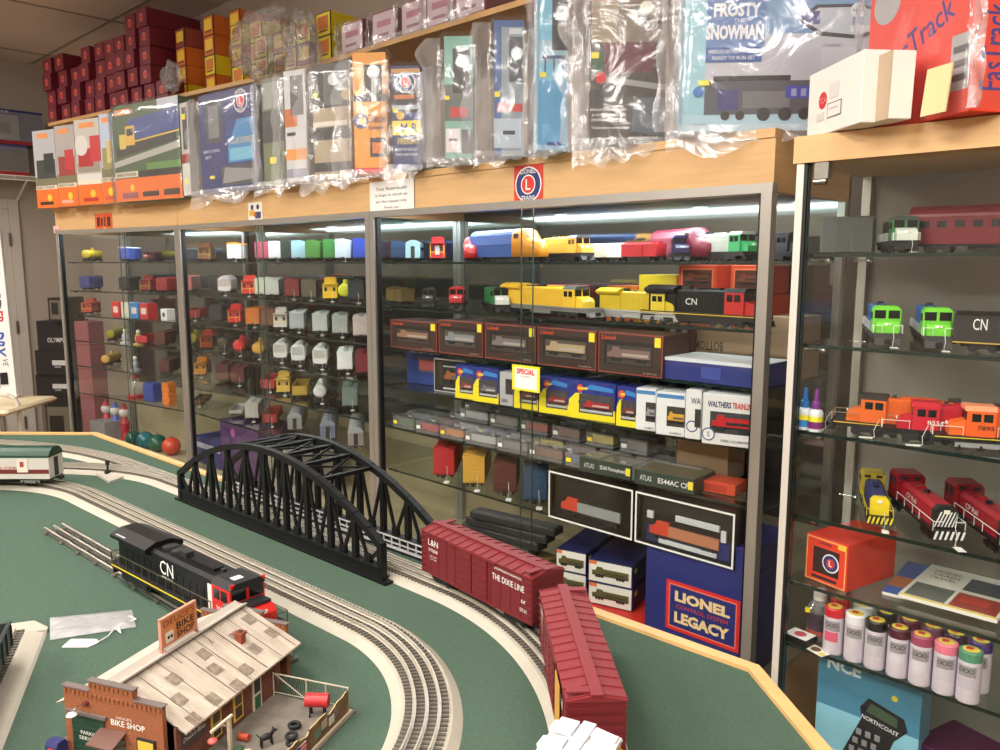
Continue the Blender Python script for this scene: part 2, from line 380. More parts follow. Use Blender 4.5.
def boxcar(name, label, cat, loc, rz, col, L=.30, W=.066, H=.083, roof=None, letters=(), door='double', door_col=None, group=None, sc=1, detail=True, walk=None, end=None, ribs=True):
    o = thing(name, label, cat, loc, rz, group, sc)
    b = M(col, .5) if isinstance(col, tuple) else col; rf = M(roof, .55) if roof else b; hl, hw = L / 2, W / 2; z0 = .017; dc = M(door_col, .5) if door_col else b
    em = M(end, .5) if end else b
    t = MB(); t.box(-hl, hl, -hw, hw, z0, z0 + H - .006, b)
    t.box(-hl, hl, -hw - .0006, hw + .0006, z0, z0 + .004, b)
    for s in (-1, 1):
        x = s * hl
        for k in range(6): t.box(x - .0012, x + .0012, -hw * .92, hw * .92, z0 + .006 + k * (H - .016) / 6, z0 + .006 + k * (H - .016) / 6 + (H - .016) / 11, em)
        if end: t.box(x - .0006, x + .0006, -hw, hw, z0, z0 + H - .006, em)
    if detail:
        for i in range(13):
            x = -hl + .004 + (L - .008) * i / 12
            if abs(x) > .045: 
                for y in (-hw, hw): t.box(x - .0006, x + .0006, y - .0007, y + .0007, z0 + .004, z0 + H - .007, b)
    part('body', t, o)
    t = MB(); pk = z0 + H; ed = z0 + H - .008
    t.prism([(-hw - .0015, ed), (-hw - .0015, ed + .002), (0, pk), (hw + .0015, ed + .002), (hw + .0015, ed)], -hl - .001, hl + .001, rf)
    if ribs:
        n = 14
        for i in range(n + 1):
            x = -hl + .003 + (L - .006) * i / n
            for s in (-1, 1): t.bar((x, s * (hw + .0012), ed + .0026), (x, s * .006, pk - .0004), .0016, .0016, rf, up=(0, 0, 1))
    part('roof', t, o)
    t = MB(); wk = M(walk, .5) if walk else rf
    t.box(-hl - .003, hl + .003, -.007, .007, pk + .0005, pk + .0022, wk)
    for s in (-1, 1): t.box(s * (hl - .012) - .006, s * (hl - .012) + .006, (-hw if s > 0 else 0), (0 if s > 0 else hw), pk - .0010, pk + .0012, wk)
    part('running_board', t, o)
    if door:
        for y, s in ((-hw, -1), (hw, 1)):
            for x in ((-.021, .021) if door == 'double' else (0,)):
                t = MB(); t.box(x - .0195, x + .0195, min(y, y + s * .0022), max(y, y + s * .0022), z0 + .004, ed - .002, dc)
                for k in range(5): zz = z0 + .010 + k * (H - .02) / 5; t.box(x - .017, x + .017, min(y, y + s * .0032), max(y, y + s * .0032), zz, zz + .0035, dc)
                d = part('door', t, o)
            if detail:
                t = MB(); t.box(-.062, .062, min(y, y + s * .003), max(y, y + s * .003), z0 + .001, z0 + .0035, b); t.box(-.062, .062, min(y, y + s * .003), max(y, y + s * .003), ed - .002, ed, b); part('door_track', t, o)
    if detail:
        for sx, sy in ((1, -1), (-1, 1), (-1, -1), (1, 1)):
            t = MB(); x = sx * (hl - .007)
            for k in range(7): zz = z0 + .004 + k * .0105; y = sy * (hw + .001); t.box(x - .006, x + .006, y - .0012, y + .0012, zz, zz + .0012, b)
            part('ladder', t, o)
    t = MB(); t.box(-hl + .01, hl - .01, -.010, .010, .010, z0, BLK); t.box(-.03, .03, -.02, .02, .006, z0, BLK); part('underframe', t, o)
    truck(o, -hl + .05, W); truck(o, hl - .05, W)
    coupler(o, -hl, -1); coupler(o, hl, 1)
    for s, x, z, w_, h_ in letters:
        for sd in (-1, 1): text(s, o, (x * (1 if sd < 0 else -1), sd * (hw + .0012), z), w_, h_, WHT, 0 if sd < 0 else math.pi)
    return o

BX = (106, 30, 36)
RT = TT + .0178
bc = boxcar('boxcar', 'dark red double-door boxcar with white lettering, just right of the black bridge', 'toy train car', (-.922, .918, RT), R(-6), BX, roof=(120, 38, 43),
    letters=[('L&N', -.112, .077, .030, .011), ('97808', -.112, .063, .027, .006), ('CAPY 100000', -.112, .052, .02, .0025), ('LT WT 52300', -.112, .047, .02, .0025), ('THE DIXIE LINE', .093, .070, .078, .010), ('LOUISVILLE & NASHVILLE', .093, .085, .066, .004), ('BLT 5-41', .02, .028, .012, .003), ('DF', .13, .05, .010, .005), ('EXW 10-2', .13, .036, .016, .006)])
bc2 = boxcar('boxcar', 'dark red boxcar rounding the curve directly behind the silver roofed car', 'toy train car', (-.6065, .7665, RT), R(-43), BX, roof=(126, 40, 46),
    letters=[('L&N', -.112, .077, .030, .011), ('97811', -.112, .063, .027, .006), ('CAPY 100000', -.112, .052, .02, .0025), ('L&N', .093, .07, .05, .012)])
d = part('open_door', MB().box(-.02, .02, -.0365, -.0355, .022, .085, M((196, 150, 70), .6)), bc2, (.085, 0, 0), label='tan plug door panel')
# silver roofed reefer at the bottom edge
dr = R(-73); L3 = .27; e0 = Vector((-.467, .612))
o = boxcar('refrigerator_car', 'yellow sided car with a ribbed silver white roof at the bottom edge of the picture', 'toy train car', (e0.x + math.cos(dr) * L3 / 2, e0.y + math.sin(dr) * L3 / 2, RT), dr, (214, 160, 40), L=L3, W=.068, H=.083, roof=(205, 205, 210), walk=(190, 190, 196), end=(214, 160, 40), ribs=False)
t = MB(); g = M((212, 212, 218), .4)
for i in range(9):
    x = -L3 / 2 + .012 + (L3 - .024) * i / 8
    for s in (-1, 1): t.bar((x, s * .036, .0965), (x, s * .009, .1010), .017, .004, g)
part('roof_panels', t, o)
for s in (-1, 1): t = MB(); t.box(s * .122 - .012, s * .122 + .012, -.030, -.010, .0985, .1025, g); part('ice_hatch', t, o)

def tankcar(name, label, cat, loc, rz, col, group=None, sc=1, L=.24, r=.029, frame=None):
    o = thing(name, label, cat, loc, rz, group, sc); m = M(col, .35)
    t = MB(); z = .052; hl = L / 2
    t.cyl((-hl + .012, 0, z), (hl - .012, 0, z), r, m, 20, cap=False)
    for s in (-1, 1):
        for a, b, q, w_ in ((.012, .006, 1, .9), (.006, .002, .9, .65), (.002, 0, .65, .01)): t.cyl((s * (hl - a), 0, z), (s * (hl - b), 0, z), r * q, m, 20, r2=r * w_, cap=False)
    part('tank', t, o)
    t = MB(); t.cyl((0, 0, z + r - .004), (0, 0, z + r + .012), .011, m, 14); t.ball((0, 0, z + r + .012), .011, m, 12, (1, 1, .35)); part('dome', t, o)
    t = MB(); t.box(-hl - .004, hl + .004, -.014, .014, .014, .021, M(frame, .5) if frame else BLK)
    for s in (-1, 1): t.box(s * (hl - .03) - .006, s * (hl - .03) + .006, -.022, .022, .018, .034, BLK)
    part('frame', t, o); truck(o, -hl + .04, .066); truck(o, hl - .04, .066); return o
def hopper(name, label, cat, loc, rz, col, group=None, sc=1, L=.26, covered=True, load=None):
    o = thing(name, label, cat, loc, rz, group, sc); m = M(col, .5); hl = L / 2
    t = MB(); t.prism([(-.031, .034), (-.031, .082), (-.018, .096), (.018, .096), (.031, .082), (.031, .034), (.02, .022), (-.02, .022)] if covered else [(-.031, .022), (-.031, .085), (.031, .085), (.031, .022)], -hl + .02, hl - .02, m)
    t.prism([(-hl + .001, .086), (-hl + .03, .024), (-hl + .06, .024), (-hl + .06, .086)], -.029, .029, m, 'y'); t.prism([(hl - .001, .086), (hl - .03, .024), (hl - .06, .024), (hl - .06, .086)], -.029, .029, m, 'y')
    part('body', t, o)
    t = MB()
    for i in range(7): x = -hl + .024 + (L - .048) * i / 6; t.box(x - .001, x + .001, -.0325, .0325, .034, .084, m)
    part('side_posts', t, o)
    if covered:
        t = MB(); t.box(-hl, hl, -.006, .006, .097, .099, m)
        for i in range(4): t.cyl((-hl + .05 + i * (L - .1) / 3, 0, .096), (-hl + .05 + i * (L - .1) / 3, 0, .101), .011, m, 12)
        part('hatches', t, o)
    else:
        t = MB(); t.box(-hl + .022, hl - .022, -.029, .029, .07, .087, M(load or (50, 46, 44), .9, bump=1, scale=200)); part('load', t, o)
    t = MB(); t.box(-hl, hl, -.008, .008, .012, .02, BLK); t.bar((-hl + .004, -.028, .02), (-hl + .004, -.028, .085), .002, .002, m); t.bar((hl - .004, -.028, .02), (hl - .004, -.028, .085), .002, .002, m)
    t.bar((-hl + .004, .028, .02), (-hl + .004, .028, .085), .002, .002, m); t.bar((hl - .004, .028, .02), (hl - .004, .028, .085), .002, .002, m); part('frame', t, o)
    truck(o, -hl + .035, .066); truck(o, hl - .035, .066); return o
def caboose(name, label, cat, loc, rz, col, group=None, sc=1, roof=None, L=.2):
    o = thing(name, label, cat, loc, rz, group, sc); m = M(col, .5); rf = M(roof, .6) if roof else m; hl = L / 2
    t = MB(); t.box(-hl + .02, hl - .02, -.031, .031, .018, .076, m); t.box(-hl, hl, -.031, .031, .016, .021, m); part('body', t, o)
    t = MB()
    for s in (-1, 1):
        for x in (-.045, .035): t.box(x - .008, x + .008, s * .0312 - .0006, s * .0312 + .0006, .045, .062, DK)
        for y in (-.018, .018): t.box(s * (hl - .02) - .0006, s * (hl - .02) + .0006, y - .006, y + .006, .045, .062, DK)
    part('windows', t, o)
    t = MB(); t.prism([(-.034, .075), (-.02, .083), (.02, .083), (.034, .075)], -hl - .002, hl + .002, rf); part('roof', t, o)
    t = MB(); t.box(-.03, .02, -.026, .026, .08, .1, m); t.prism([(-.029, .1), (-.015, .105), (.015, .105), (.029, .1)], -.034, .024, rf); part('cupola', t, o)
    t = MB()
    for s in (-1, 1):
        for y in (-.028, .028): t.bar((s * (hl - .002), y, .018), (s * (hl - .002), y, .076), .0014, .0014, YEL)
        t.bar((s * (hl - .002), -.028, .04), (s * (hl - .002), .028, .04), .0014, .0014, YEL)
    part('end_railing', t, o); truck(o, -hl + .04, .066); truck(o, hl - .04, .066); return o
def passenger(name, label, cat, loc, rz, col, roof, band=None, skirt=None, group=None, sc=1, L=.38, W=.066, wins=True, under=None):
    o = thing(name, label, cat, loc, rz, group, sc); m = M(col, .35, .2); rf = M(roof, .45); hl = L / 2; hw = W / 2
    t = MB(); t.box(-hl, hl, -hw, hw, .018, .076, m)
    for s in (-1, 1): t.box(s * hl - .0008, s * hl + .0008, -.009, .009, .02, .07, DK)
    if band:
        bm = M(band, .5)
        for s in (-1, 1): t.box(-hl + .001, hl - .001, s * (hw + .0003) - .0004, s * (hw + .0003) + .0004, .032, .043, bm)
    part('body', t, o)
    t = MB()
    for s in (-1, 1):
        for i in range(12): x = -hl + .03 + (L - .06) * i / 11; t.box(x - .009, x + .009, s * (hw + .0004) - .0003, s * (hw + .0004) + .0003, .052, .066, M((30, 34, 40), .15))
    if wins: part('windows', t, o)
    t = MB(); t.prism([(-hw - .001, .074), (-hw, .080), (-hw * .8, .089), (-hw * .45, .096), (0, .0985), (hw * .45, .096), (hw * .8, .089), (hw, .080), (hw + .001, .074)], -hl - .001, hl + .001, rf, smooth=False); part('roof', t, o)
    t = MB(); t.box(-.1, .1, -.02, .02, .006, .018, BLK); t.box(-hl, hl, -hw + .004, hw - .004, .014, .018, BLK); part('underframe', t, o)
    truck(o, -hl + .055, W, M(under, .4, .4) if under else BLK); truck(o, hl - .055, W, M(under, .4, .4) if under else BLK); coupler(o, -hl, -1); coupler(o, hl, 1); return o
def gondola(name, label, cat, loc, rz, col, L=.3, H=.045, group=None, sc=1):
    o = thing(name, label, cat, loc, rz, group, sc); m = M(col, .5); hl = L / 2
    t = MB(); t.box(-hl, hl, -.032, .032, .016, .021, m)
    for s in (-1, 1): t.box(-hl, hl, s * .0315 - .0015, s * .0315 + .0015, .016, .016 + H, m); t.box(s * (hl - .0015) - .0015, s * (hl - .0015) + .0015, -.032, .032, .016, .016 + H, m); t.box(-hl - .001, hl + .001, s * .0315 - .0025, s * .0315 + .0025, .014 + H, .0175 + H, m)
    for i in range(11):
        x = -hl + .006 + (L - .012) * i / 10
        for s in (-1, 1): t.box(x - .0015, x + .0015, s * .034 - .0012, s * .034 + .0012, .018, .014 + H, m)
    part('body', t, o); truck(o, -hl + .045, .066); truck(o, hl - .045, .066); coupler(o, -hl, -1); return o

def diesel(label, loc, rz, cat='toy locomotive', hood=(14, 14, 16), cab=None, nose=None, roof=None, frame=(22, 22, 24), stripe=None, rails=(200, 200, 200), L=.44, W=.064, group=None, sc=1, wing=True,
           letters=(), tags=False, name='toy_locomotive', trk=(22, 22, 24), yr=.028, lod=0, stripes=None, xc=.135, patches=None, nl=.030, wl=.115, hwd=.021):
    """road diesel: radiator at -x, cab and nose at +x"""
    o = thing(name, label, cat, loc, rz, group, sc); h = M(hood, .45, spec=.3); c = M(cab or hood, .42); nm = M(nose or cab or hood, .42); rf = M(roof or hood, .5, spec=.3); fm = M(frame, .5); hl = L / 2; hw = W / 2
    t = MB(); t.box(-hl + .008, hl - .008, -hw, hw, .026, .0315, fm); t.box(-hl + .01, hl - .01, -hw + .004, hw - .004, .018, .026, fm)
    if stripe:
        sm = M(stripe, .5)
        for s in (-1, 1): t.box(-hl + .01, hl - .01, s * hw - .0005, s * hw + .0005, .0268, .0287, sm)
    part('frame', t, o)
    t = MB(); t.bev(-.055, .045, -hw + .006, hw - .006, .006, .022, fm, .004); part('fuel_tank', t, o)
    # hood
    t = MB(); x1 = xc - .028; t.prism([(-hwd, .0315), (-hwd, .083), (-hwd + .005, .088), (hwd - .005, .088), (hwd, .083), (hwd, .0315)], -hl + .028, x1, h)
    for i in range(14):
        x = -hl + .04 + (x1 + hl - .05) * i / 14
        for s in (-1, 1): t.box(x, x + (x1 + hl - .05) / 14 - .002, s * (hwd + .0002) - .0006, s * (hwd + .0002) + .0006, .036, .066, h)
    part('hood', t, o)
    if wing:
        t = MB(); t.prism([(-.023, .074), (-.035, .082), (-.035, .088), (-.014, .097), (.014, .097), (.035, .088), (.035, .082), (.023, .074)], -hl + .020, -hl + wl, h); t.box(-hl + .028, -hl + wl, -.024, .024, .032, .08, h); part('radiator', t, o)
    for x in (-hl + wl + .020, -hl + wl + .050): part('roof_fan', MB().cyl((x, 0, .087), (x, 0, .0915), .012, DK, 14), o)
    part('roof_hatch', MB().box(x1 - .10, x1 - .03, -.009, .009, .087, .092, h), o); part('exhaust_stack', MB().box(x1 - .145, x1 - .12, -.007, .007, .087, .096, DK), o); part('horn', MB().box(x1 - .02, x1 - .012, -.003, .003, .088, .094, DK), o)
    # cab
    cx0, cx1 = xc - .03, xc + .022; t = MB()
    t.prism([(-hw + .002, .0315), (-hw + .002, .083), (-hw + .010, .092), (hw - .010, .092), (hw - .002, .083), (hw - .002, .0315)], cx0, cx1, c); part('cab', t, o)
    t = MB(); t.prism([(-hw + .0015, .0832), (-hw + .010, .0928), (hw - .010, .0928), (hw - .0015, .0832)], cx0 - .001, cx1 + .003, rf); part('cab_roof', t, o)
    gl = M((14, 18, 22), .12)
    t = MB()
    for s in (-1, 1):
        t.box(cx1 - .001, cx1 + .0012, min(s * .003, s * .027), max(s * .003, s * .027), .064, .085, gl)
        for a, b in ((cx0 + .006, cx0 + .022), (cx0 + .027, cx0 + .043)): t.box(a, b, s * (hw - .002) - .0008, s * (hw - .002) + .0008, .062, .078, gl)
    part('cab_windows', t, o)
    # nose
    t = MB(); nx = cx1 + nl
    t.prism([(cx1, .0315), (cx1, .0635), (nx - .008, .057), (nx, .048), (nx, .0315)], -.024, .024, nm, 'y'); part('nose', t, o)
    t = MB(); t.box(nx - .0005, nx + .0015, -.007, -.001, .05, .055, emit((1, .95, .8), .4, 'dim_lens')); t.box(nx - .0005, nx + .0015, .001, .007, .05, .055, M((230, 225, 205), .2)); part('headlight', t, o)
    t = MB(); t.box(hl - .010, hl - .004, -.028, .028, .008, .032, fm); t.prism([(hl - .004, .008), (hl + .006, .006), (hl - .004, .020)], -.027, .027, fm, 'y'); part('pilot', t, o)
    t = MB(); t.box(-hl + .004, -hl + .010, -.028, .028, .010, .032, fm); part('rear_pilot', t, o)
    if not lod:
        rm = M(rails, .4); t = MB()
        for s in (-1, 1):
            n = 12; a0, a1 = -hl + .012, cx0 - .004
            for i in range(n + 1): x = a0 + (a1 - a0) * i / n; t.cyl((x, s * (hw - .001), .0315), (x, s * (hw - .001), .052), .0007, rm, 4, cap=False)
            t.bar((a0, s * (hw - .001), .052), (a1, s * (hw - .001), .052), .0013, .0013, rm)
            t.bar((cx1 + .004, s * (hw - .001), .05), (hl - .006, s * (hw - .001), .05), .0013, .0013, rm)
            for x in (cx1 + .005, hl - .006): t.cyl((x, s * (hw - .001), .0315), (x, s * (hw - .001), .05), .0007, rm, 4, cap=False)
        for x in (hl - .005, -hl + .006):
            for y in (-.03, -.012, .012, .03): t.cyl((x, y, .0315), (x, y, .05), .0008, rm, 4, cap=False)
            for s in (-1, 1): t.bar((x, s * .012, .05), (x, s * .03, .05), .0013, .0013, rm)
        part('handrails', t, o)
    for x in (-hl + .085, hl - .095): truck(o, x, W, M(trk, .5), .0095, 3, .078)
    coupler(o, -hl + .004, -1); coupler(o, hl - .002, 1)
    for s, x, z, w_, h_, mt in letters:
        on = cx0 - .002 < x < cx1
        for sd in (-1, 1): text(s, o, (x, sd * ((hw - .0005) if on else hwd + .0012), z), w_, h_, mt, 0 if sd < 0 else math.pi)
    if patches:
        for nme, x0, x1_, y0, y1, z0, z1, pc in patches: t = MB(); t.box(x0, x1_, y0, y1, z0, z1, M(pc, .5)); part(nme, t, o)
    return o

RD = (196, 34, 30)
cnl = diesel('large black diesel locomotive with red cab and white side logo, behind the bike shop', (-1.266, .557, TT + .0145), math.atan2(.032, .46), cab=RD, nose=RD, roof=(34, 34, 36), stripe=(228, 200, 40), rails=(70, 66, 50), L=.47,
    letters=[('CN', -.030, .066, .044, .024, WHT), ('www.cn.ca', -.030, .049, .036, .004, WHT)], xc=.150, sc=1.0, nl=.040, wl=.15, hwd=.0245,
    patches=[('white_patch', .147, .160, -.014, .002, .0925, .0938, (225, 225, 222)), ('price_label', -.20, -.165, -.032, -.019, .0895, .0905, (178, 178, 182)), ('white_stripe', .100, .112, -.0258, .0258, .034, .076, (222, 216, 204)), ('red_brow', .1715, .1745, -.030, .030, .0855, .0925, RD), ('nose_top', .174, .200, -.0225, .0225, .0600, .0632, (30, 30, 32))])  # the first patch is a plain white mark on the cab roof
text('3004', cnl, (.146, -.0312, .048), .026, .008, WHT)
# passenger car at the far left
a1, a2 = R(110), R(158); cxx, cyy = -2.1, .232
p1 = Vector((cxx + .447 * math.cos(a1), cyy + .447 * math.sin(a1))); p2 = Vector((cxx + .447 * math.cos(a2), cyy + .447 * math.sin(a2))); mid = (p1 + p2) / 2
pc = passenger('passenger_car', 'white toy passenger car with dark green roof and red stripe at far left', 'toy train car', (mid.x, mid.y, RT), math.atan2(p1.y - p2.y, p1.x - p2.x), (206, 202, 194), (12, 58, 44), band=(104, 36, 34), L=(p1 - p2).length, under=(150, 148, 142), wins=False)
text('AMERICAN FLYER', pc, (.02, -.0342, .0475), .16, .006, M((170, 60, 60), .5))
t = MB(); t.box(.100, .128, -.0348, -.034, .036, .070, M((214, 206, 190), .5)); t.box(.108, .118, -.0352, -.0348, .05, .064, M((150, 60, 50), .5)); part('side_emblem', t, pc, label='cream and red side emblem')
# gondola on the lower left track
gc = c0 + dv * (.105 + .15); gondola('gondola_car', 'dark green black gondola on the short track in the lower left corner', 'toy train car', (gc.x, gc.y, RT), math.atan2(dv.y, dv.x) + math.pi, (38, 48, 46), L=.3, H=.036)

# bag and tag on the felt
b0 = aZ(50, 626, TT); pb = [aZ(50, 618, TT + .002), aZ(132, 610, TT + .002), aZ(136, 627, TT + .002), aZ(50, 640, TT + .002)]
w = MB(); n = 22; m_ = 10
def bl(u, v): return (pb[0] * (1 - u) + pb[1] * u) * (1 - v) + (pb[3] * (1 - u) + pb[2] * u) * v
for lay in (0, 1):
    vs_ = []
    for j in range(m_ + 1):
        for i in range(n + 1):
            u, v = i / n, j / m_; p = bl(u, v); ed = min(u, 1 - u, v, 1 - v) * 8
            z = .0015 + lay * (.001 + .006 * min(1, ed) * (.5 + .9 * abs(noise.noise(Vector((u * 5, v * 3, lay))))))
            vs_.append((p.x - b0.x, p.y - b0.y, z))
    w.add(vs_, [(j * (n + 1) + i, j * (n + 1) + i + 1, (j + 1) * (n + 1) + i + 1, (j + 1) * (n + 1) + i) for j in range(m_) for i in range(n)], FILM2, True)
solo('plastic_bag', w, 'small clear plastic bag lying flat on the green carpet', 'bag', (b0.x, b0.y, TT))
tp = [aZ(62, 648, TT), aZ(71, 640, TT), aZ(97, 640, TT), aZ(99, 643, TT), aZ(88, 648, TT)]
tg = thing('price_tag', 'white paper tag with a looped string on the carpet beside the clear bag', 'price tag', (tp[0].x, tp[0].y, TT))
w = MB(); w.prism([(p.x - tp[0].x, p.y - tp[0].y) for p in tp], .0008, .0018, M((240, 240, 236), .6), 'z'); part('card', w, tg)
sp = [aZ(*q, TT + .004) - Vector((tp[0].x, tp[0].y, TT)) for q in ((98, 642), (108, 636), (115, 628), (121, 633), (118, 626), (128, 622), (136, 619), (130, 616), (124, 621))]
w = MB(); w.tube(sp, .0009, M((235, 235, 230), .7)); part('string', w, tg)
# ================================================================ bike shop building
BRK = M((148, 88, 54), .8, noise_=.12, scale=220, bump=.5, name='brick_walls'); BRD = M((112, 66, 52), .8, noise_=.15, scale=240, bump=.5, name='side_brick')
CAPM = M((104, 92, 90), .6); BRN = M((92, 58, 46), .6); TINR = M((184, 173, 158), .55, noise_=.14, scale=26, stretch=(1, 4, 1), c2=(160, 148, 134), name='weathered_tin_roof')
sh = thing('toy_bike_shop', 'small brick toy bike shop with a pale tin roof, green garage door and rooftop sign', 'model building', (-.9365, .312, TT), math.atan2(.421, .907))
def facade(yc, name, rev=1):
    k_ = len(sh.children); dzr = -.009 if rev < 0 else 0
    w = MB(); w.box(-.0735, .0735, yc - .003, yc + .003, 0, .087, BRK); w.box(-.033, .033, yc - .003, yc + .003, .087, .100, BRK)
    for i in range(22): x = -.070 + i * .14 / 21; w.box(x - .0015, x + .0015, yc - .0045, yc + .0045, .080, .085, BRK)
    for i in range(10): x = -.031 + i * .062 / 9; w.box(x - .0015, x + .0015, yc - .0045, yc + .0045, .093, .098, BRK)
    p = part('front_wall' if rev > 0 else 'rear_wall', w, sh)
    w = MB(); w.box(-.0755, -.033, yc - .0045, yc + .0045, .087, .0885, CAPM); w.box(.033, .0755, yc - .0045, yc + .0045, .087, .0885, CAPM); w.box(-.035, .035, yc - .0045, yc + .0045, .100, .1015, CAPM); part('parapet_cap', w, p)
    if rev < 0: p.scale = (1, 1, .90)
facade(0, 'f'); facade(.243, 'r', -1)
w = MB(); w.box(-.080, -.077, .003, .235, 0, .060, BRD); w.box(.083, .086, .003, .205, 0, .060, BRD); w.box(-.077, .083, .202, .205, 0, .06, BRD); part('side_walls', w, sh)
# base slab with yard
w = MB(); w.box(-.10, .212, -.09, .190, .0, .003, M((122, 114, 104), .9, noise_=.3, scale=60)); part('base_slab', w, sh)
# roof: corrugated sheets
w = MB(); zr, ze, ue = .100, .055, .098
for s in (-1, 1):
    n = 150; vs_ = []
    for i in range(n + 1):
        y = .006 + .234 * i / n; dz = .0009 * (i % 2)
        vs_ += [(0, y, zr + dz), (s * ue, y, ze + dz), (0, y, zr - .002), (s * ue, y, ze - .002)]
    w.add(vs_, [(4 * i, 4 * i + 1, 4 * i + 5, 4 * i + 4) for i in range(n)] + [(4 * i + 2, 4 * i + 3, 4 * i + 7, 4 * i + 6) for i in range(n)] + [(4 * i + 1, 4 * i + 3, 4 * i + 7, 4 * i + 5) for i in range(n)], TINR)
part('roof', w, sh)
w = MB(); DS = M((112, 98, 86), .6)
sl_ = Vector((ue, 0, ze - zr)); 
def onroof(u, y, dz=.0016): return (u * ue, y, zr + (ze - zr) * u + dz)
for k in range(7): y = .03 + k * .033; w.bar(onroof(.02, y), onroof(.99, y), .0006, .0006, DS)
w2 = MB(); 
for u, y in ((.3, .05), (.55, .03), (.8, .06), (.25, .11), (.5, .10), (.75, .13), (.3, .17), (.6, .17), (.2, .21), (.55, .215), (.85, .10), (.85, .02)):
    w2.add([onroof(u, y, .0014), onroof(u + .16, y, .0014), onroof(u + .16, y + .016, .0014), onroof(u, y + .016, .0014)], [(0, 1, 2, 3)], M((116, 100, 88), .6, noise_=.25, scale=150, c2=(150, 138, 124)))
part('sheet_seams', w, sh); part('rust_patches', w2, sh, label='darker weathered roof patches')
w = MB()
for s in (-1, 1): w.bar((s * .005, .004, zr + .0005), (s * .005, .238, zr + .0005), .012, .002, M((166, 158, 148), .6), up=(-s * .4, 0, 1))
part('ridge_cap', w, sh)
w = MB()
for i in range(17): y = .018 + i * .0128; w.box(.084, .094, y - .0015, y + .0015, ze - .006, ze + .002, M((206, 198, 182), .6)); 
part('rafter_tails', w, sh)
ch = MB(); BC = M((150, 74, 50), .7); cx_, cy_ = .046, .175; cz = zr + (ze - zr) * (cx_ / ue)
ch.box(cx_ - .006, cx_ + .006, cy_ - .006, cy_ + .006, cz - .006, cz + .014, BC); ch.box(cx_ - .008, cx_ + .008, cy_ - .008, cy_ + .008, cz + .013, cz + .018, BC); ch.box(cx_ - .005, cx_ + .005, cy_ - .005, cy_ + .005, cz + .018, cz + .0185, DK); cp = part('chimney', ch, sh); cp.scale = (.8, .8, .8); cp.location = (cx_ * .2, cy_ * .2, cz * .2)
# rooftop sign (faces the +x side)
sg = MB(); SO = M((208, 134, 74), .6, noise_=.1, scale=40)
sg.box(-.0015, .0015, .022, .098, .108, .150, SO); sp_ = part('roof_sign', sg, sh); sp_.location = (0, .062, .017); sp_.scale = (1, .82, .84)
w = MB(); fr = M((196, 140, 120), .6)
for a in ((.020, .023), (.097, .100)): w.box(-.0022, .0022, a[0], a[1], .098, .152, fr)
for z in (.106, .150): w.box(-.0022, .0022, .020, .100, z, z + .0025, fr)
part('sign_frame', w, sp_)
q = (0, 0, math.pi / 2)
text("DEUCE'S", sp_, (.0024, .060, .1425), .068, .010, M((150, 50, 30), .6), rot=q); text('BIKE', sp_, (.0024, .073, .129), .040, .011, BLK, rot=q, bold=.01); text('SHOP', sp_, (.0024, .073, .1155), .040, .011, BLK, rot=q, bold=.01)
w = MB(); w.box(.0015, .0023, .030, .046, .111, .127, M((222, 214, 200), .6)); w.ball((.0025, .035, .119), .0028, BLK, 8, (.3, 1, 1)); w.ball((.0025, .0415, .119), .0028, BLK, 8, (.3, 1, 1)); part('sign_emblem', w, sp_)
w = MB()
for y in (.024, .095): w.bar((0, y, .105), (.03, y, .088), .0007, .0007, DK)
part('guy_wires', w, sp_)
# front wall details
YF_ = -.0035
text("DEUCE'S", sh, (.018, YF_ - .0004, .0625), .022, .003, WHT); text('BIKE SHOP', sh, (.023, YF_ - .0004, .0555), .050, .0075, WHT, bold=.012)
w = MB(); w.box(-.062, -.012, YF_ - .001, YF_, 0, .056, M((30, 62, 46), .5)); w.box(-.068, -.008, YF_ - .003, YF_, .056, .060, CAPM)
for k in range(8): w.box(-.062, -.012, YF_ - .0016, YF_ - .001, .006 + k * .0065, .0065 + k * .0065, M((24, 50, 38), .5))
gd = part('garage_door', w, sh); text('PARKING', gd, (-.033, YF_ - .002, .034), .030, .0045, WHT); text('SERVICE', gd, (-.036, YF_ - .002, .027), .030, .0045, WHT)
w = MB(); w.add([(-.018, YF_, .046), (.020, YF_, .046), (.020, YF_ - .024, .037), (-.018, YF_ - .024, .037), (-.018, YF_, .0445), (.020, YF_, .0445), (.020, YF_ - .024, .0355), (-.018, YF_ - .024, .0355)], [(0, 1, 2, 3), (4, 5, 6, 7), (3, 2, 6, 7), (0, 3, 7, 4), (1, 2, 6, 5)], BRN)
w.bar((.017, YF_, .030), (.017, YF_ - .022, .036), .0015, .0015, BRN); w.bar((-.015, YF_, .030), (-.015, YF_ - .022, .036), .0015, .0015, BRN); part('awning', w, sh)
w = MB(); w.box(.036, .062, YF_ - .002, YF_, .012, .044, DK); w.box(.038, .060, YF_ - .0026, YF_ - .002, .014, .041, M((214, 180, 66), .4)); part('shop_window', w, sh)
w = MB(); w.box(.0, .016, YF_ - .0015, YF_, 0, .036, M((80, 110, 90), .5)); part('front_door', w, sh)
lm = MB(); lm.cyl((-.038, YF_, .072), (-.038, YF_ - .004, .072), .0035, M((110, 50, 40), .5)); lm.tube([(-.038, YF_ - .003, .072), (-.040, YF_ - .013, .073), (-.042, YF_ - .018, .069)], .0008, CHROME); lm.cyl((-.042, YF_ - .018, .070), (-.042, YF_ - .018, .066), .002, WHT, 12, r2=.006, cap=False); lm.cyl((-.042, YF_ - .018, .066), (-.042, YF_ - .018, .0655), .006, M((250, 240, 215), .3), 12); part('wall_lamp', lm, sh)
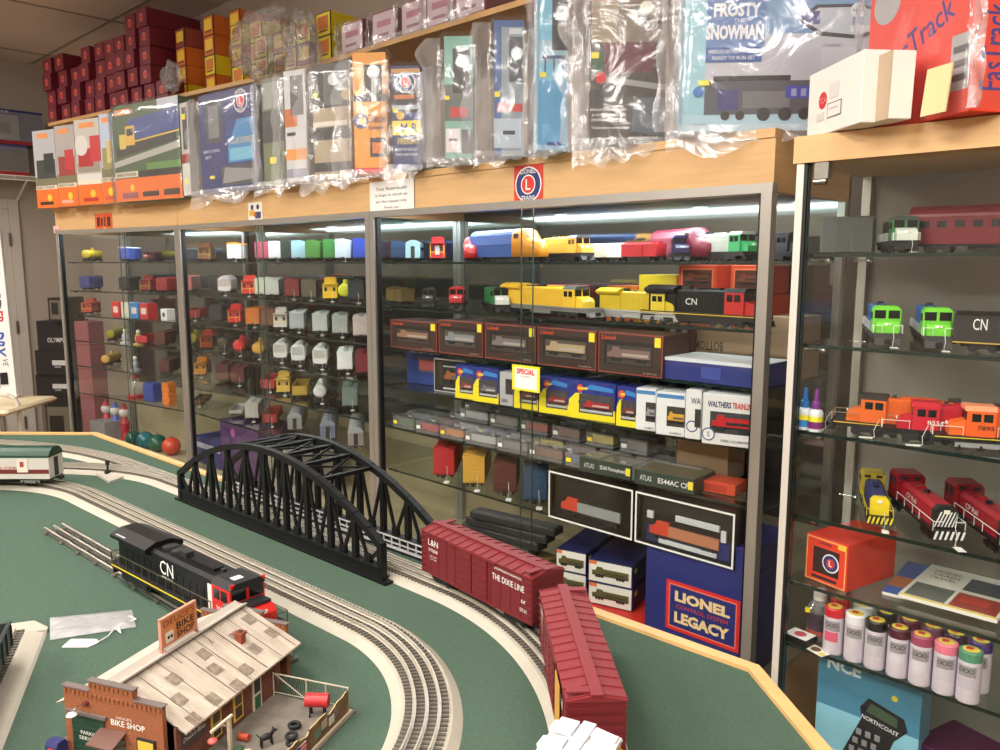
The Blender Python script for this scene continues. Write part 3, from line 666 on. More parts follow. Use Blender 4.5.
bm_ = thing('toy_mailbox', 'tiny dark blue mailbox in front of the bike shop garage door', 'toy mailbox', sh.matrix_basis @ Vector((0, 0, 0)), 0)
M_sh = Matrix.Translation(sh.location) @ Matrix.Rotation(sh.rotation_euler.z, 4, 'Z')
def shp(x, y, z=.003): return tuple(M_sh @ Vector((x, y, z)))
RZ = sh.rotation_euler.z
bm_.location = shp(-.074, -.018); bm_.rotation_euler = (0, 0, RZ)
BLU = M((44, 48, 96), .4)
w = MB(); w.prism([(-.008, .004), (.008, .004), (.008, .018), (.005, .023), (-.005, .023), (-.008, .018)], -.009, .009, BLU, 'x'); part('body', w, bm_)
for x in (-.007, .007):
    for y in (-.006, .006): w = MB(); w.box(x - .001, x + .001, y - .001, y + .001, 0, .005, BLU); part('leg', w, bm_)
w = MB(); w.box(-.004, .004, -.0088, -.008, .010, .016, M((190, 60, 50), .5)); part('slot', w, bm_)
# side wall (+x) windows, door, painted sign
XS = .0862
YW = M((214, 186, 76), .5)
for y in (.070, .112):
    w = MB(); w.box(XS - .001, XS + .0015, y - .009, y + .009, .010, .046, YW); w.box(XS + .001, XS + .0019, y - .0065, y + .0065, .013, .028, M((60, 50, 42), .3)); w.box(XS + .001, XS + .0019, y - .0065, y + .0065, .030, .043, M((70, 56, 46), .3)); part('side_window', w, sh)
w = MB(); w.box(XS - .001, XS + .0015, .142, .160, .0, .050, M((200, 192, 170), .5)); w.box(XS + .001, XS + .002, .145, .157, .026, .044, DK); w.box(XS + .001, XS + .002, .145, .157, .004, .022, M((50, 96, 70), .5)); part('side_door', w, sh)
w = MB(); w.box(XS - .001, XS + .0012, .010, .052, .028, .050, M((70, 62, 60), .6)); ps = part('painted_sign', w, sh); text("Deuce's Bikes", ps, (XS + .0017, .031, .040), .038, .006, WHT, rot=q, shear=.3)
# crane post with pink lantern
w = MB(); w.box(.112, .116, .058, .062, .003, .048, M((204, 192, 168), .6)); w.bar((.114, .066, .047), (.114, .028, .047), .003, .003, M((204, 192, 168), .6)); w.bar((.114, .06, .036), (.114, .046, .046), .002, .002, M((204, 192, 168), .6)); w.cyl((.114, .030, .046), (.114, .030, .038), .0005, DK, 5)
cr = part('hoist_post', w, sh); w = MB(); w.ball((.114, .030, .035), .006, M((206, 96, 92), .5), 12, (1, 1, .6)); part('hanging_lamp', w, cr, label='pink hanging lamp')
# fence around the yard
FN = M((122, 92, 62), .8, noise_=.3, scale=60, c2=(84, 66, 50), name='old_fence_wood')
f = MB(); FX = .205
n = 26
for i in range(n):
    y0 = -.085 + .268 * i / n; y1 = -.085 + .268 * (i + 1) / n; h = .030 + .003 * math.sin(i * 1.1) + .002 * math.sin(i * 2.3)
    f.box(FX - .001, FX + .001, y0, y1 - .0003, .003, h, FN)
f.box(FX - .0035, FX + .0035, -.088, .187, .003, .005, M((200, 188, 160), .7))
fp = part('board_fence', f, sh)
w = MB(); hs = [.030 + .003 * math.sin(i * 1.1) + .002 * math.sin(i * 2.3) for i in range(n)]
w.tube([(FX, -.085 + .268 * (i + .5) / n, hs[i] + .0006) for i in range(n)], .0009, M((196, 176, 130), .6)); part('top_rail', w, fp)
w = MB(); w.box(FX + .001, FX + .0018, .060, .082, .010, .024, M((190, 186, 190), .6)); w.box(FX + .0015, FX + .0023, .060, .069, .016, .024, M((60, 60, 140), .6))
for k in range(3): w.box(FX + .0015, FX + .0023, .0695 if k > 0 else .0695, .082, .011 + k * .0048, .0132 + k * .0048, M((190, 60, 60), .6))
part('flag', w, fp, label='small striped flag')
for y, z, c_ in ((.108, .012, (90, 120, 90)), (.123, .016, (160, 150, 130)), (.140, .012, (190, 190, 180)), (.152, .016, (120, 90, 80))):
    w = MB(); w.box(FX + .001, FX + .0018, y - .006, y + .006, z, z + .010, M(c_, .6)); part('poster', w, fp)
w = MB(); WM = M((186, 180, 160), .5)
for x in (.088, .14, .17, .2035): w.cyl((x, .186, .003), (x, .186, .036), .0010, WM, 6)
w.bar((.088, .186, .035), (.204, .186, .035), .0014, .0014, WM); w.bar((.088, .186, .008), (.204, .186, .008), .001, .001, WM); w.bar((.09, .186, .035), (.14, .186, .006), .0012, .0012, WM)
for k in range(36): x = .088 + k * .0033; w.bar((x, .186, .008), (x + .0033, .186, .0345), .00025, .00025, STEEL); w.bar((x + .0033, .186, .008), (x, .186, .0345), .00025, .00025, STEEL)
part('wire_fence', w, sh)
# things in the yard
tk = thing('toy_fuel_tank', 'small red fuel tank on black legs in the toy shop yard', 'toy fuel tank', shp(.172, .162), RZ + .3)
w = MB(); w.cyl((-.015, 0, .022), (.015, 0, .022), .009, M((184, 44, 48), .45), 16); part('tank', w, tk)
for x in (-.009, .009):
    for y in (-.005, .005): w = MB(); w.bar((x, y, 0), (x, y * .6, .016), .0018, .0018, BLK); part('leg', w, tk)
TIRE = M((30, 30, 32), .8)
def torus(mb, c, R_, r_, m, n=16, k=8):
    vs_ = []
    for i in range(n):
        a = 2 * math.pi * i / n
        for j in range(k): b = 2 * math.pi * j / k; q_ = R_ + r_ * math.cos(b); vs_.append((c[0] + q_ * math.cos(a), c[1] + q_ * math.sin(a), c[2] + r_ * math.sin(b)))
    mb.add(vs_, [(i * k + j, i * k + (j + 1) % k, ((i + 1) % n) * k + (j + 1) % k, ((i + 1) % n) * k + j) for i in range(n) for j in range(k)], m, True)
for i, (x, y, z) in enumerate(((.158, .130, .003), (.160, .126, .007), (.176, .098, .003), (.118, .018, .003), (.124, .020, .0065), (.112, .030, .003), (.170, .105, .007))):
    w = MB(); torus(w, (0, 0, .002), .0062, .0022, TIRE)
    solo('toy_tire', w, ['black toy tire at the foot of the tire pile beside the red tank', 'black toy tire on top of the pile beside the red tank', 'black toy tire lying against the board fence', 'black toy tire by the hoist post nearest the side wall', 'black toy tire resting on another by the hoist post', 'black toy tire nearest the hanging pink lamp', 'black toy tire leaning on the one at the board fence'][i], 'toy tire', shp(x, y, z), 0, 'toy tires in the shop yard')
dg = MB(); dm = M((24, 22, 22), .6)
dg.ball((0, 0, .0115), .005, dm, 10, (1.75, .75, .85)); dg.ball((.0095, 0, .0165), .0030, dm, 8, (1.1, .8, .9)); dg.ball((.0125, 0, .0158), .0016, dm, 8, (1.5, .8, .8)); dg.bar((.006, 0, .0125), (.0095, 0, .0165), .003, .003, dm)
for x, y in ((.006, .0022), (.006, -.0022), (-.006, .0022), (-.006, -.0022)): dg.cyl((x, y, .010), (x * 1.1, y, .0), .0012, dm, 6)
dg.bar((-.008, 0, .013), (-.0125, 0, .019), .0010, .0010, dm); dg.bar((.009, .0016, .0185), (.009, .0022, .021), .001, .001, dm); dg.bar((.009, -.0016, .0185), (.009, -.0022, .021), .001, .001, dm)
solo('toy_dog', dg, 'small black toy dog standing in the middle of the shop yard', 'toy dog', shp(.148, .085), RZ + 1.0)
for i, (x, y, c_, lb) in enumerate(((.115, .085, (176, 74, 44), 'tiny orange drum lying beside the shop wall'), (.125, .062, (60, 86, 62), 'tiny green sack beside the hoist post'), (.138, .060, (206, 190, 160), 'tiny cream crate beside the green sack'), (.150, .040, (180, 170, 140), 'tiny pale bucket near the board fence'))):
    w = MB()
    if i == 0: w.cyl((-.007, 0, .0045), (.007, 0, .0045), .0045, M(c_, .5), 12)
    elif i == 1: w.ball((0, 0, .0045), .0062, M(c_, .8), 10, (1.1, .9, .75))
    elif i == 2: w.bev(-.005, .005, -.004, .004, 0, .006, M(c_, .7), .0008); w.box(-.0055, .0055, -.0045, .0045, .0045, .0055, M((160, 140, 110), .7))
    else: w.lathe([(0, 0), (.0028, 0), (.0036, .006), (.0032, .006), (.0025, .001)], M(c_, .6), 12)
    solo('toy_' + ['drum', 'sack', 'crate', 'bucket'][i], w, lb, 'toy ' + ['drum', 'sack', 'crate', 'bucket'][i], shp(x, y), RZ + i)
# ================================================================ display cabinets
BACKP = M((128, 133, 130), .07, .9, name='cabinet_mirror_back'); BEIGE = M((176, 160, 130), .5, name='beige_laminate_and_floor_reflection')
COOL = (.86, .96, 1.0)
SH = [0.0, -.163, -.305, -.452, -.600, -.762]      # shelf tops relative to the eye
def pxl(x, z, P0, D):
    """point of the vertical plane through P0 along D that the camera sees at column x and height z (relative to the eye)"""
    k = (x - 500) / 800.; a = cR - cF * k
    t = -(a.x * P0[0] + a.y * P0[1] + a.z * z) / (a.x * D[0] + a.y * D[1]); return Vector((P0[0] + D[0] * t, P0[1] + D[1] * t, EYE + z))
def XZ(x, Y, z): return pxl(x, z, (0, Y), (1, 0))
def gbox(w, x0, x1, y0, y1, z0, z1):     # glass shelf with dark green front edge
    w.box(x0, x1, y0, y1, z0, z1, SHELFG); w.box(x0, x1, y0 - .0012, y0, z0, z1, GEDGE)
def cabinet(label, loc, rz, W, D=.45, zf=.1575, top=.2765, doors=True, mull=None, deck=-1.05, shelves=SH, right_glass=True, lamp=8):
    c = thing('display_cabinet', label, 'display cabinet', loc, rz)
    zf += EYE; top += EYE; dk = EYE + deck
    w = MB(); w.box(0, W, .02, D, 0, dk - .02, WOOD); w.box(.02, W - .02, .015, .02, .08, dk - .04, WOOD); part('base', w, c)
    w = MB(); w.box(0, W, 0, D, dk - .02, dk, BEIGE); part('deck', w, c)
    w = MB(); w.box(0, W, D - .012, D, dk, top - .01, BACKP); w.box(.01, W - .01, D - .0135, D - .012, dk, EYE - .74, BEIGE); part('back_panel', w, c)  # lower beige board stands in for the floor's reflection in the mirror
    w = MB(); w.box(0, W, 0, .018, zf + .02, top, WOOD); w.box(0, .018, .018, D, zf, top, WOOD); w.box(W - .018, W, .018, D, zf, top, WOOD); w.box(.018, W - .018, .018, D, zf + .03, zf + .045, M((206, 212, 212), .5)); part('fascia', w, c)
    w = MB(); w.box(0, W, -.004, D, top, top + .02, WOOD); part('top_board', w, c)
    w = MB(); w.box(0, W, -.004, .02, zf - .002, zf + .02, ALU); part('top_rail', w, c)
    w = MB(); w.box(0, W, -.004, .02, dk, dk + .025, ALU); part('bottom_rail', w, c)
    for x0, x1 in ((0, .026), (W - .026, W)):
        w = MB(); w.box(x0, x1, -.006, .022, dk, zf, ALU); w.box(x0 + (.026 if x0 == 0 else -.008), x0 + (.034 if x0 == 0 else 0), .002, .02, dk, zf, BLK); part('post', w, c)
    for x0 in (0, W - .02):
        w = MB(); w.box(x0, x0 + .02, D - .034, D - .013, dk, zf, ALU); part('rear_post', w, c)
    mull = mull or W / 2
    for a, b, y in ((.028, mull + .02, .009), (mull - .02, W - .028, .002)):
        w = MB(); w.box(a, b, y, y + .005, dk + .026, zf - .003, GLASS); e = b if y > .005 else a
        w.box(e - .0006, e + .0006, y, y + .005, dk + .026, zf - .003, M((58, 78, 72), .2)); part('glass_door', w, c)
    for x0 in (.004, W - .008):
        w = MB(); w.box(x0, x0 + .004, .024, D - .036, dk + .002, zf, GLASS); part('side_glass', w, c)
    for s in shelves:
        w = MB(); gbox(w, .012, W - .012, .05, D - .035, EYE + s - .007, EYE + s); g = part('glass_shelf', w, c)
        w = MB()
        for x in (.03, W - .036, W / 2): w.box(x, x + .006, .06, .075, EYE + s - .014, EYE + s - .0075, CHROME)
        part('shelf_clips', w, g)
    w = MB()
    w.cyl((.06, .06, zf + .018), (W - .06, .06, zf + .018), .008, emit(COOL, 9), 10); part('light_tube', w, c)
    for x in (W * .22, W * .62, W * .85):
        w = MB(); w.cyl((x, .22, zf + .03), (x, .22, zf + .022), .03, CHROME, 16); w.cyl((x, .22, zf + .0222), (x, .22, zf + .0215), .024, emit(COOL, 12), 16); part('puck_lamp', w, c)
    Mx = Matrix.Translation(loc) @ Matrix.Rotation(rz, 4, 'Z')
    l = area('cabinet_lamp', Mx @ Vector((W / 2, .16, zf + .016)), (0, 0, rz), W * .85, .12, lamp, COOL)
    return c
R9 = R(9.3); C1 = Vector((-3.898, 1.75)); W1 = 1.175; D1 = Vector((-math.cos(R9), -math.sin(R9)))
cabinet('leftmost glass display cabinet, angled, with silver frame and sparse toy trains', (C1.x + D1.x * W1, C1.y + D1.y * W1, 0), R9, W1, D=.42, mull=.66, lamp=3)
cabinet('middle glass display cabinet full of toy train cars behind the black bridge', (-3.895, 1.75, 0), 0, 1.55, mull=.76, lamp=7)
cabinet('glass display cabinet with boxed trains and a yellow sale sign on its door', (-2.343, 1.75, 0), 0, 1.50, mull=.745, lamp=8)
# right cabinet
RS = [.016, -.157, -.328, -.50, -.64, -.772]; RX0 = -.677; RW = 1.44; RD_ = .36
c = thing('display_cabinet', 'right-hand glass display cabinet with locomotives, spray cans and a chunky wood top', 'display cabinet', (RX0, 1.5, 0))
GBK = M((142, 136, 126), .35, .1, name='grey_back_board')
w = MB(); w.box(0, RW, .02, RD_, 0, EYE - 1.12, WOOD); part('base', w, c)
w = MB(); w.box(0, RW, 0, RD_, EYE - 1.12, EYE - 1.10, M((160, 152, 140), .5)); part('deck', w, c)
w = MB(); w.box(0, RW, RD_ - .01, RD_, EYE - 1.10, EYE + .19, GBK); part('back_panel', w, c)
w = MB(); w.box(-.006, RW, -.006, RD_, EYE + .183, EYE + .232, WOOD); part('top_board', w, c)
w = MB(); w.box(0, .014, -.002, .02, EYE - 1.10, EYE + .183, M((214, 210, 202), .4, .3)); w.box(.014, .02, .0, .02, EYE - 1.10, EYE + .183, BLK); part('post', w, c)
w = MB(); w.box(.0, .018, RD_ - .03, RD_ - .011, EYE - 1.10, EYE + .183, ALU); part('rear_post', w, c)
w = MB(); w.box(RW - .02, RW, 0, .02, EYE - 1.10, EYE + .183, ALU); part('post', w, c)
w = MB(); w.box(.024, RW * .6, -.001, .004, EYE - 1.09, EYE + .178, GLASS); w.box(.0232, .0246, -.0015, .0045, EYE - 1.09, EYE + .178, GEDGE); dr_ = part('glass_door', w, c)
w = MB(); w.box(RW * .6 + .003, RW - .022, -.001, .004, EYE - 1.09, EYE + .178, GLASS); part('glass_door', w, c)
w = MB(); w.box(.034, .060, -.003, .014, EYE + .152, EYE + .182, STEEL); w.cyl((.036, -.004, EYE + .147), (.058, -.004, EYE + .147), .006, CHROME, 10); part('hinge', w, c)
w = MB(); w.box(.003, .008, .022, RD_ - .032, EYE - 1.098, EYE + .18, GLASS); part('side_glass', w, c)
for i, s in enumerate(RS):
    w = MB(); gbox(w, .010, RW - .01, .022, RD_ - .034, EYE + s - .007, EYE + s); g = part('glass_shelf', w, c)
    for x, y in ((.014, .05), (.014, .27), (.42, RD_ - .04)):
        w = MB(); w.cyl((x, y, EYE + s - .013), (x + .03, y, EYE + s - .013), .0022, CHROME, 8); w.ball((x + .034, y, EYE + s - .014), .006, CHROME, 10); part('shelf_pin', w, g)
w = MB(); w.box(.44, .47, RD_ - .024, RD_ - .011, EYE - 1.10, EYE + .18, M((120, 118, 110), .4, .4)); part('shelf_standard', w, c)

# stickers and notices on the fascias
def flat(name, label, cat, px0, px1, py0, py1, P0, D, col, deco=(), rough=.5, th=.001, off=0.0):
    z0 = aPl(px0, py1, P0, D).z; z1 = aPl(px0, py0, P0, D).z; a = pxl(px0, z0 - EYE, P0, D); b = pxl(px1, z0 - EYE, P0, D)
    w_ = (b - a).length; h_ = z1 - z0; rz = math.atan2((b - a).y, (b - a).x)
    n_ = Vector((math.sin(rz), -math.cos(rz), 0)); mdl = (a + b) / 2 + n_ * (off + .0008)
    o = thing(name, label, cat, (mdl.x, mdl.y, z0), rz); t = MB(); t.box(-w_ / 2, w_ / 2, -th, 0, 0, h_, M(col, rough)); part('sheet', t, o)
    decorate(o, w_, h_, deco, -th); return o, w_, h_
def aPl(x, y, P0, D):
    r = ray(x, y); N_ = Vector((-D[1], D[0], 0)); r = r * ((N_.x * P0[0] + N_.y * P0[1]) / N_.dot(r)); return Vector((r.x, r.y, r.z + EYE))
def decorate(o, w, h, deco, y0=0.0, name='printing'):
    """printing on a front face at y = y0 looking to -y; u, v in 0..1"""
    t = MB(); any_ = False; k = 0
    for d in deco:
        k += 1; e = y0 - .0003 - .00012 * k
        if d[0] == 'r':
            _, u0, v0, u1, v1, c = d; t.box(-w / 2 + u0 * w, -w / 2 + u1 * w, e, y0, v0 * h, v1 * h, M(c, .45)); any_ = True
        elif d[0] == 'c':
            _, u, v, r_, c = d; t.cyl((-w / 2 + u * w, y0, v * h), (-w / 2 + u * w, e, v * h), r_ * h, M(c, .45), 24); any_ = True
        elif d[0] == 'p':
            _, pts, c = d; t.prism([(-w / 2 + u * w, v * h) for u, v in pts], e, y0, M(c, .45), 'y'); any_ = True
        elif d[0] == 't':
            _, s, u, v, ww, hh, c = d[:7]; rot = d[7] if len(d) > 7 else 0; bold = d[8] if len(d) > 8 else .01
            text(s, o, (-w / 2 + u * w, e - .0002, v * h), ww * w if ww else None, hh * h if hh else None, M(c, .5), rot=(0, -rot, 0), bold=bold)
        elif d[0] == 'train':      # small relief locomotive behind a window
            _, u0, v0, u1, v1, c, c2 = d; x0 = -w / 2 + u0 * w; x1 = -w / 2 + u1 * w; z0 = v0 * h; z1 = v1 * h; L = x1 - x0; H_ = z1 - z0; m1 = M(c, .4); m2 = M(c2, .4)
            t.prism([(x0, z0 + H_ * .3), (x0, z0 + H_ * .62), (x0 + L * .10, z0 + H_ * .66), (x0 + L * .13, z1), (x0 + L * .28, z1), (x0 + L * .30, z0 + H_ * .86), (x1, z0 + H_ * .86), (x1, z0 + H_ * .3)], y0 - .003, y0, m1, 'y')
            t.box(x0 + L * .35, x1 - L * .04, y0 - .0034, y0, z0 + H_ * .42, z0 + H_ * .60, m2); t.box(x0, x1, y0 - .0028, y0, z0 + H_ * .2, z0 + H_ * .32, BLK)
            for q in (.12, .2, .28, .7, .78, .86): t.cyl((x0 + L * q, y0, z0 + H_ * .13), (x0 + L * q, y0 - .003, z0 + H_ * .13), H_ * .13, DK, 10)
            any_ = True
    if any_: part(name, t, o)
def roundel(u, v, r_, w_h):   # circular railway emblem made of rings, in deco units (w_h = width / height)
    W_, B_, R_ = (238, 236, 230), (34, 44, 110), (206, 40, 36)
    return [('c', u, v, r_, W_), ('c', u, v, r_ * .92, B_), ('c', u, v, r_ * .55, W_), ('c', u, v, r_ * .48, R_), ('t', 'L', u, v, None, r_ * .6, W_), ('t', 'LIONEL', u, v + r_ * .73, r_ * 1.0 / w_h, r_ * .26, W_), ('t', 'TRAINS', u, v - r_ * .73, r_ * .9 / w_h, r_ * .24, W_)]
P3 = (0, 1.75); X1 = (1, 0); P1 = (C1.x, C1.y); DD1 = (-D1.x, -D1.y)
flat('sticker', 'square red sticker with a round blue and white emblem above the right cabinet door', 'sticker', 514.5, 543, 166, 205.5, P3, X1, (206, 52, 40), roundel(.5, .5, .45, .85))
flat('notice', 'white paper notice taped to the fascia left of the round emblem sticker', 'notice', 371, 415, 181, 214, P3, X1, (238, 236, 232), [('t', 'Your Reservation', .5, .72, .7, .11, (110, 110, 116)), ('t', 'is kept in stock as', .5, .52, .72, .11, (110, 110, 116)), ('t', 'per the request only', .5, .33, .7, .11, (110, 110, 116)), ('t', 'Thank you', .5, .15, .35, .09, (110, 110, 116))], off=.002)
flat('sticker', 'small orange and black square sticker on the leftmost cabinet fascia', 'sticker', 96, 113, 214, 231, P1, DD1, (214, 88, 40), [('r', .12, .25, .3, .8, (70, 34, 22)), ('r', .36, .3, .46, .75, (70, 34, 22)), ('r', .54, .25, .62, .8, (70, 34, 22)), ('r', .72, .25, .9, .8, (70, 34, 22)), ('r', .5, .1, .6, .2, (240, 210, 60))])
flat('sticker', 'tiny pinkish label at the far left corner of the cabinet fascia', 'sticker', 54, 60, 226, 233, P1, DD1, (226, 190, 180), [('r', .2, .3, .8, .5, (170, 110, 110))])
flat('sticker', 'small white sticker with dark and yellow shapes above the middle cabinet', 'sticker', 249, 263, 203, 222, P3, X1, (236, 232, 222), [('c', .3, .75, .14, (50, 60, 110)), ('c', .7, .75, .14, (40, 40, 50)), ('r', .1, .3, .45, .6, (220, 180, 50)), ('r', .5, .15, .9, .5, (60, 70, 110)), ('c', .5, .35, .14, (200, 90, 70))])
flat('sale_sign', 'yellow bordered sale sign taped on the glass door of the right-hand main cabinet', 'sign', 512.5, 540, 364, 389, P3, X1, (244, 226, 40), [('r', .1, .08, .9, .9, (240, 238, 232)), ('t', 'SPECIAL', .5, .76, .66, .22, (206, 36, 40), 0, .04), ('t', '$ 34.99', .5, .56, .3, .08, (120, 120, 140))])
# shipping box builder
def carton(name, label, cat, loc, rz, w, d, h, col, deco=(), group=None, side=(), rough=.45, topc=None, left=(), lid=None):
    o = thing(name, label, cat, loc, rz, group)
    t = MB(); t.bev(-w / 2, w / 2, 0, d, 0, h, M(col, rough), min(.0015, h * .1))
    if topc: t.box(-w / 2 + .002, w / 2 - .002, .002, d - .002, h, h + .0006, M(topc, rough))
    part('carton', t, o)
    if deco: decorate(o, w, h, deco)
    for s, dc in ((1, side), (-1, left)):
        if dc:
            e = bpy.data.objects.new('side_panel', None)
            t = MB(); x = s * (w / 2 + .0003); t.box(min(x, x - s * .0003), max(x, x - s * .0003), .002, d - .002, .002, h - .002, M(col, rough)); q_ = part('side_panel', t, o)
            # place decoration in its own frame: rotate so that local -y looks outwards
            q_.rotation_euler = (0, 0, 0)
            h_ = part('side_print', decomesh(d, h, dc), q_, (s * (w / 2 + .0005), d / 2, 0), (0, 0, s * math.pi / 2))
    return o
def decomesh(w, h, deco):
    t = MB(); k = 0
    for d in deco:
        k += 1; e = -.0003 - .00012 * k
        if d[0] == 'r': t.box(-w / 2 + d[1] * w, -w / 2 + d[3] * w, e, 0, d[2] * h, d[4] * h, M(d[5], .45))
        elif d[0] == 'c': t.cyl((-w / 2 + d[1] * w, 0, d[2] * h), (-w / 2 + d[1] * w, e, d[2] * h), d[3] * h, M(d[4], .45), 20)
        elif d[0] == 't':
            me = tmesh(d[1], d[4] * w if d[4] else None, d[5] * h if d[5] else None, M(d[6], .5), 0, .01)
            an = d[7] if len(d) > 7 else 0; ca, sa = math.cos(an), math.sin(an)
            t.add([((-w / 2 + d[2] * w) + v.co.x * ca - v.co.z * sa, e - .0002, d[3] * h + v.co.x * sa + v.co.z * ca) for v in me.vertices], [tuple(p.vertices) for p in me.polygons], M(d[6], .5))
    return t
def bag(label, loc, rz, w, d, h, seed=0, fin=.03, drop=.03, group=None, mat=None, finr=.0, cat='plastic bag'):
    """loose clear bag around a box whose front face is at y=0"""
    mat = mat or FILM
    random.seed(seed); mb = MB(); n, m_ = 56, 22; vs_ = []; e = .010
    for j in range(m_ + 1):
        v = j / m_; z = -.004 + v * (h + .02)
        pin = 1 if v < .93 else 1 - (v - .93) / .07 * .5
        for i in range(n):
            a = 4 * i / n; s_ = int(a); f = a - s_
            x, y = [(-.5 + f, 0), (.5, f), (.5 - f, 1), (-.5, 1 - f)][s_]
            px = x * (w + 2 * e); py = -e + y * (d + 2 * e)
            nz_ = noise.noise(Vector((px * 9 + seed * 3.1, py * 9, z * 7))) * .010 + noise.noise(Vector((px * 30, py * 30 + seed, z * 22))) * .003
            cx = px; cy = py - d / 2; l = math.hypot(cx, cy) or 1
            cm = max(0, 1 - min(abs(x + .5) + y, abs(x - .5) + y, abs(x + .5) + 1 - y, abs(x - .5) + 1 - y) * 6) * .006
            q_ = nz_ + .004 + cm
            vs_.append((px * (.5 + pin * .5) + cx / l * q_, d / 2 + cy * pin + cy / l * q_, z))
    mb.add(vs_, [(j * n + i, j * n + (i + 1) % n, (j + 1) * n + (i + 1) % n, (j + 1) * n + i) for j in range(m_) for i in range(n)], mat, True)
    # side fins and bottom skirt
    def sheet(f, nu, nv):
        vv = [f(i / nu, j / nv) for j in range(nv + 1) for i in range(nu + 1)]
        mb.add(vv, [(j * (nu + 1) + i, j * (nu + 1) + i + 1, (j + 1) * (nu + 1) + i + 1, (j + 1) * (nu + 1) + i) for j in range(nv) for i in range(nu)], FILM4, True)
    N_ = lambda *a: noise.noise(Vector(a))
    if fin: sheet(lambda u, v: (-w / 2 - e - u * fin * (.6 + .9 * abs(N_(v * 4, seed, 0)) + .5 * (1 - v)), -.012 + .02 * N_(u * 3, v * 6, seed), -.002 + v * h * .98), 6, 24)
    if finr: sheet(lambda u, v: (w / 2 + e + u * finr * (.6 + .9 * abs(N_(v * 4, seed, 7))), -.012 + .02 * N_(u * 3, v * 6, seed + 3), -.002 + v * h * .98), 6, 24)
    if drop: sheet(lambda u, v: (-w / 2 - e - fin * .6 + u * (w + fin * .6 + 2 * e), -.016 - .008 * abs(N_(u * 6, v * 2, seed)) - .01 * v, .012 - v * drop * (.3 + 1.1 * abs(N_(u * 3.3, seed * 1.7, 0)) + (1 - u) * .7)), 24, 6)
    return solo('plastic_bag', mb, label, cat, loc, rz, group)
def fit(px0, px1, rz, z, P0=P3, D=X1, Y=None):
    """front-left corner at column px0 on line P0/D, front going off at rz until column px1 -> (centre of front bottom edge, width)"""
    a = pxl(px0, z, P0, D); b = pxl(px1, z, (a.x, a.y), (math.cos(rz), math.sin(rz))); return (a + b) / 2, (b - a).length, a, b
def hgt(px, py, P, z):     # height of pixel above point P
    r = ray(px, py); k = math.hypot(P.x, P.y) / math.hypot(r.x, r.y); return r.z * k - z
# ================================================================ on top of the cabinets
ZT = .2975; F3 = (0, 1.66); F1 = (C1.x + .0135, C1.y - .089)
ORG = (226, 112, 40)
def setbox(x0, x1, y0, rz, label, col, deco, P0=F3, D=X1, d=.08, z=ZT, bagged=None, seed=1, fin=.05, drop=.04, topy=None, name='train_set_box', group=None, h=None, finr=0, left=(), side=()):
    c, w, a, b = fit(x0, x1, rz, z, P0, D); h = h or hgt(x0, y0, a, z)
    o = carton(name, label, 'boxed train set', c, rz, w, d, h, col, deco, group, left=left, side=side)
    if bagged: bag(bagged, c, rz, w, d, h, seed, fin, drop, finr=finr)
    return o, w, h
orange = lambda c1, c2, c3, sky=(150, 160, 176), logo=.4: [('r', 0, 0, 1, .24, ORG), ('r', 0, .24, .95, .29, (226, 220, 200)), ('r', 0, .29, 1, 1, sky), ('r', 0, .29, 1, .40, (120, 116, 90)), ('r', .1, .38, .95, .62, c1), ('r', .45, .45, .9, .70, c2), ('c', .6, .13, .045, (250, 200, 60)), ('r', .2, .9, .7, .96, (226, 140, 70)), ('r', .15, .04, .75, .08, c3), ('t', 'READY-TO-RUN', .45, .265, .8, .035, (90, 60, 40))]
Z1 = ZT
w1 = math.atan2(DD1[1], DD1[0])
F1p = F1
setbox(38, 59.6, 132, w1 + .12, 'orange and grey train set box at the far left end on the angled cabinet', (214, 150, 100), orange((60, 62, 60), (44, 46, 44), (60, 40, 30), (176, 178, 186)), F1p, DD1)
setbox(60, 79, 127, w1 + .12, 'train set box with a red engine picture, second from the left end of the cabinets', (200, 150, 120), orange((150, 60, 56), (186, 50, 56), (220, 170, 150), (170, 164, 160)), F1p, DD1)
setbox(79.5, 104, 121, w1 + .12, 'train set box with red and white picture, third from the left end', (210, 200, 190), [('r', 0, 0, 1, .24, ORG), ('r', 0, .24, .95, .29, (226, 220, 200)), ('r', 0, .29, 1, 1, (190, 186, 180)), ('r', 0, .29, 1, .36, (216, 214, 208)), ('r', .05, .38, .95, .50, (150, 140, 130)), ('r', .1, .45, .7, .66, (170, 40, 44)), ('r', .6, .5, 1, .8, (190, 50, 50)), ('c', .25, .7, .12, (210, 208, 204)), ('r', .2, .9, .8, .96, (226, 140, 70)), ('c', .6, .13, .045, (250, 200, 60)), ('r', .2, .04, .8, .08, (186, 50, 40))], F1p, DD1)
setbox(104.5, 117, 115, w1 + .12, 'narrow train set box with pale blue sky, left of the wide blue engine box', (190, 196, 210), orange((150, 140, 90), (200, 180, 120), (200, 90, 70), (178, 190, 214)), F1p, DD1)
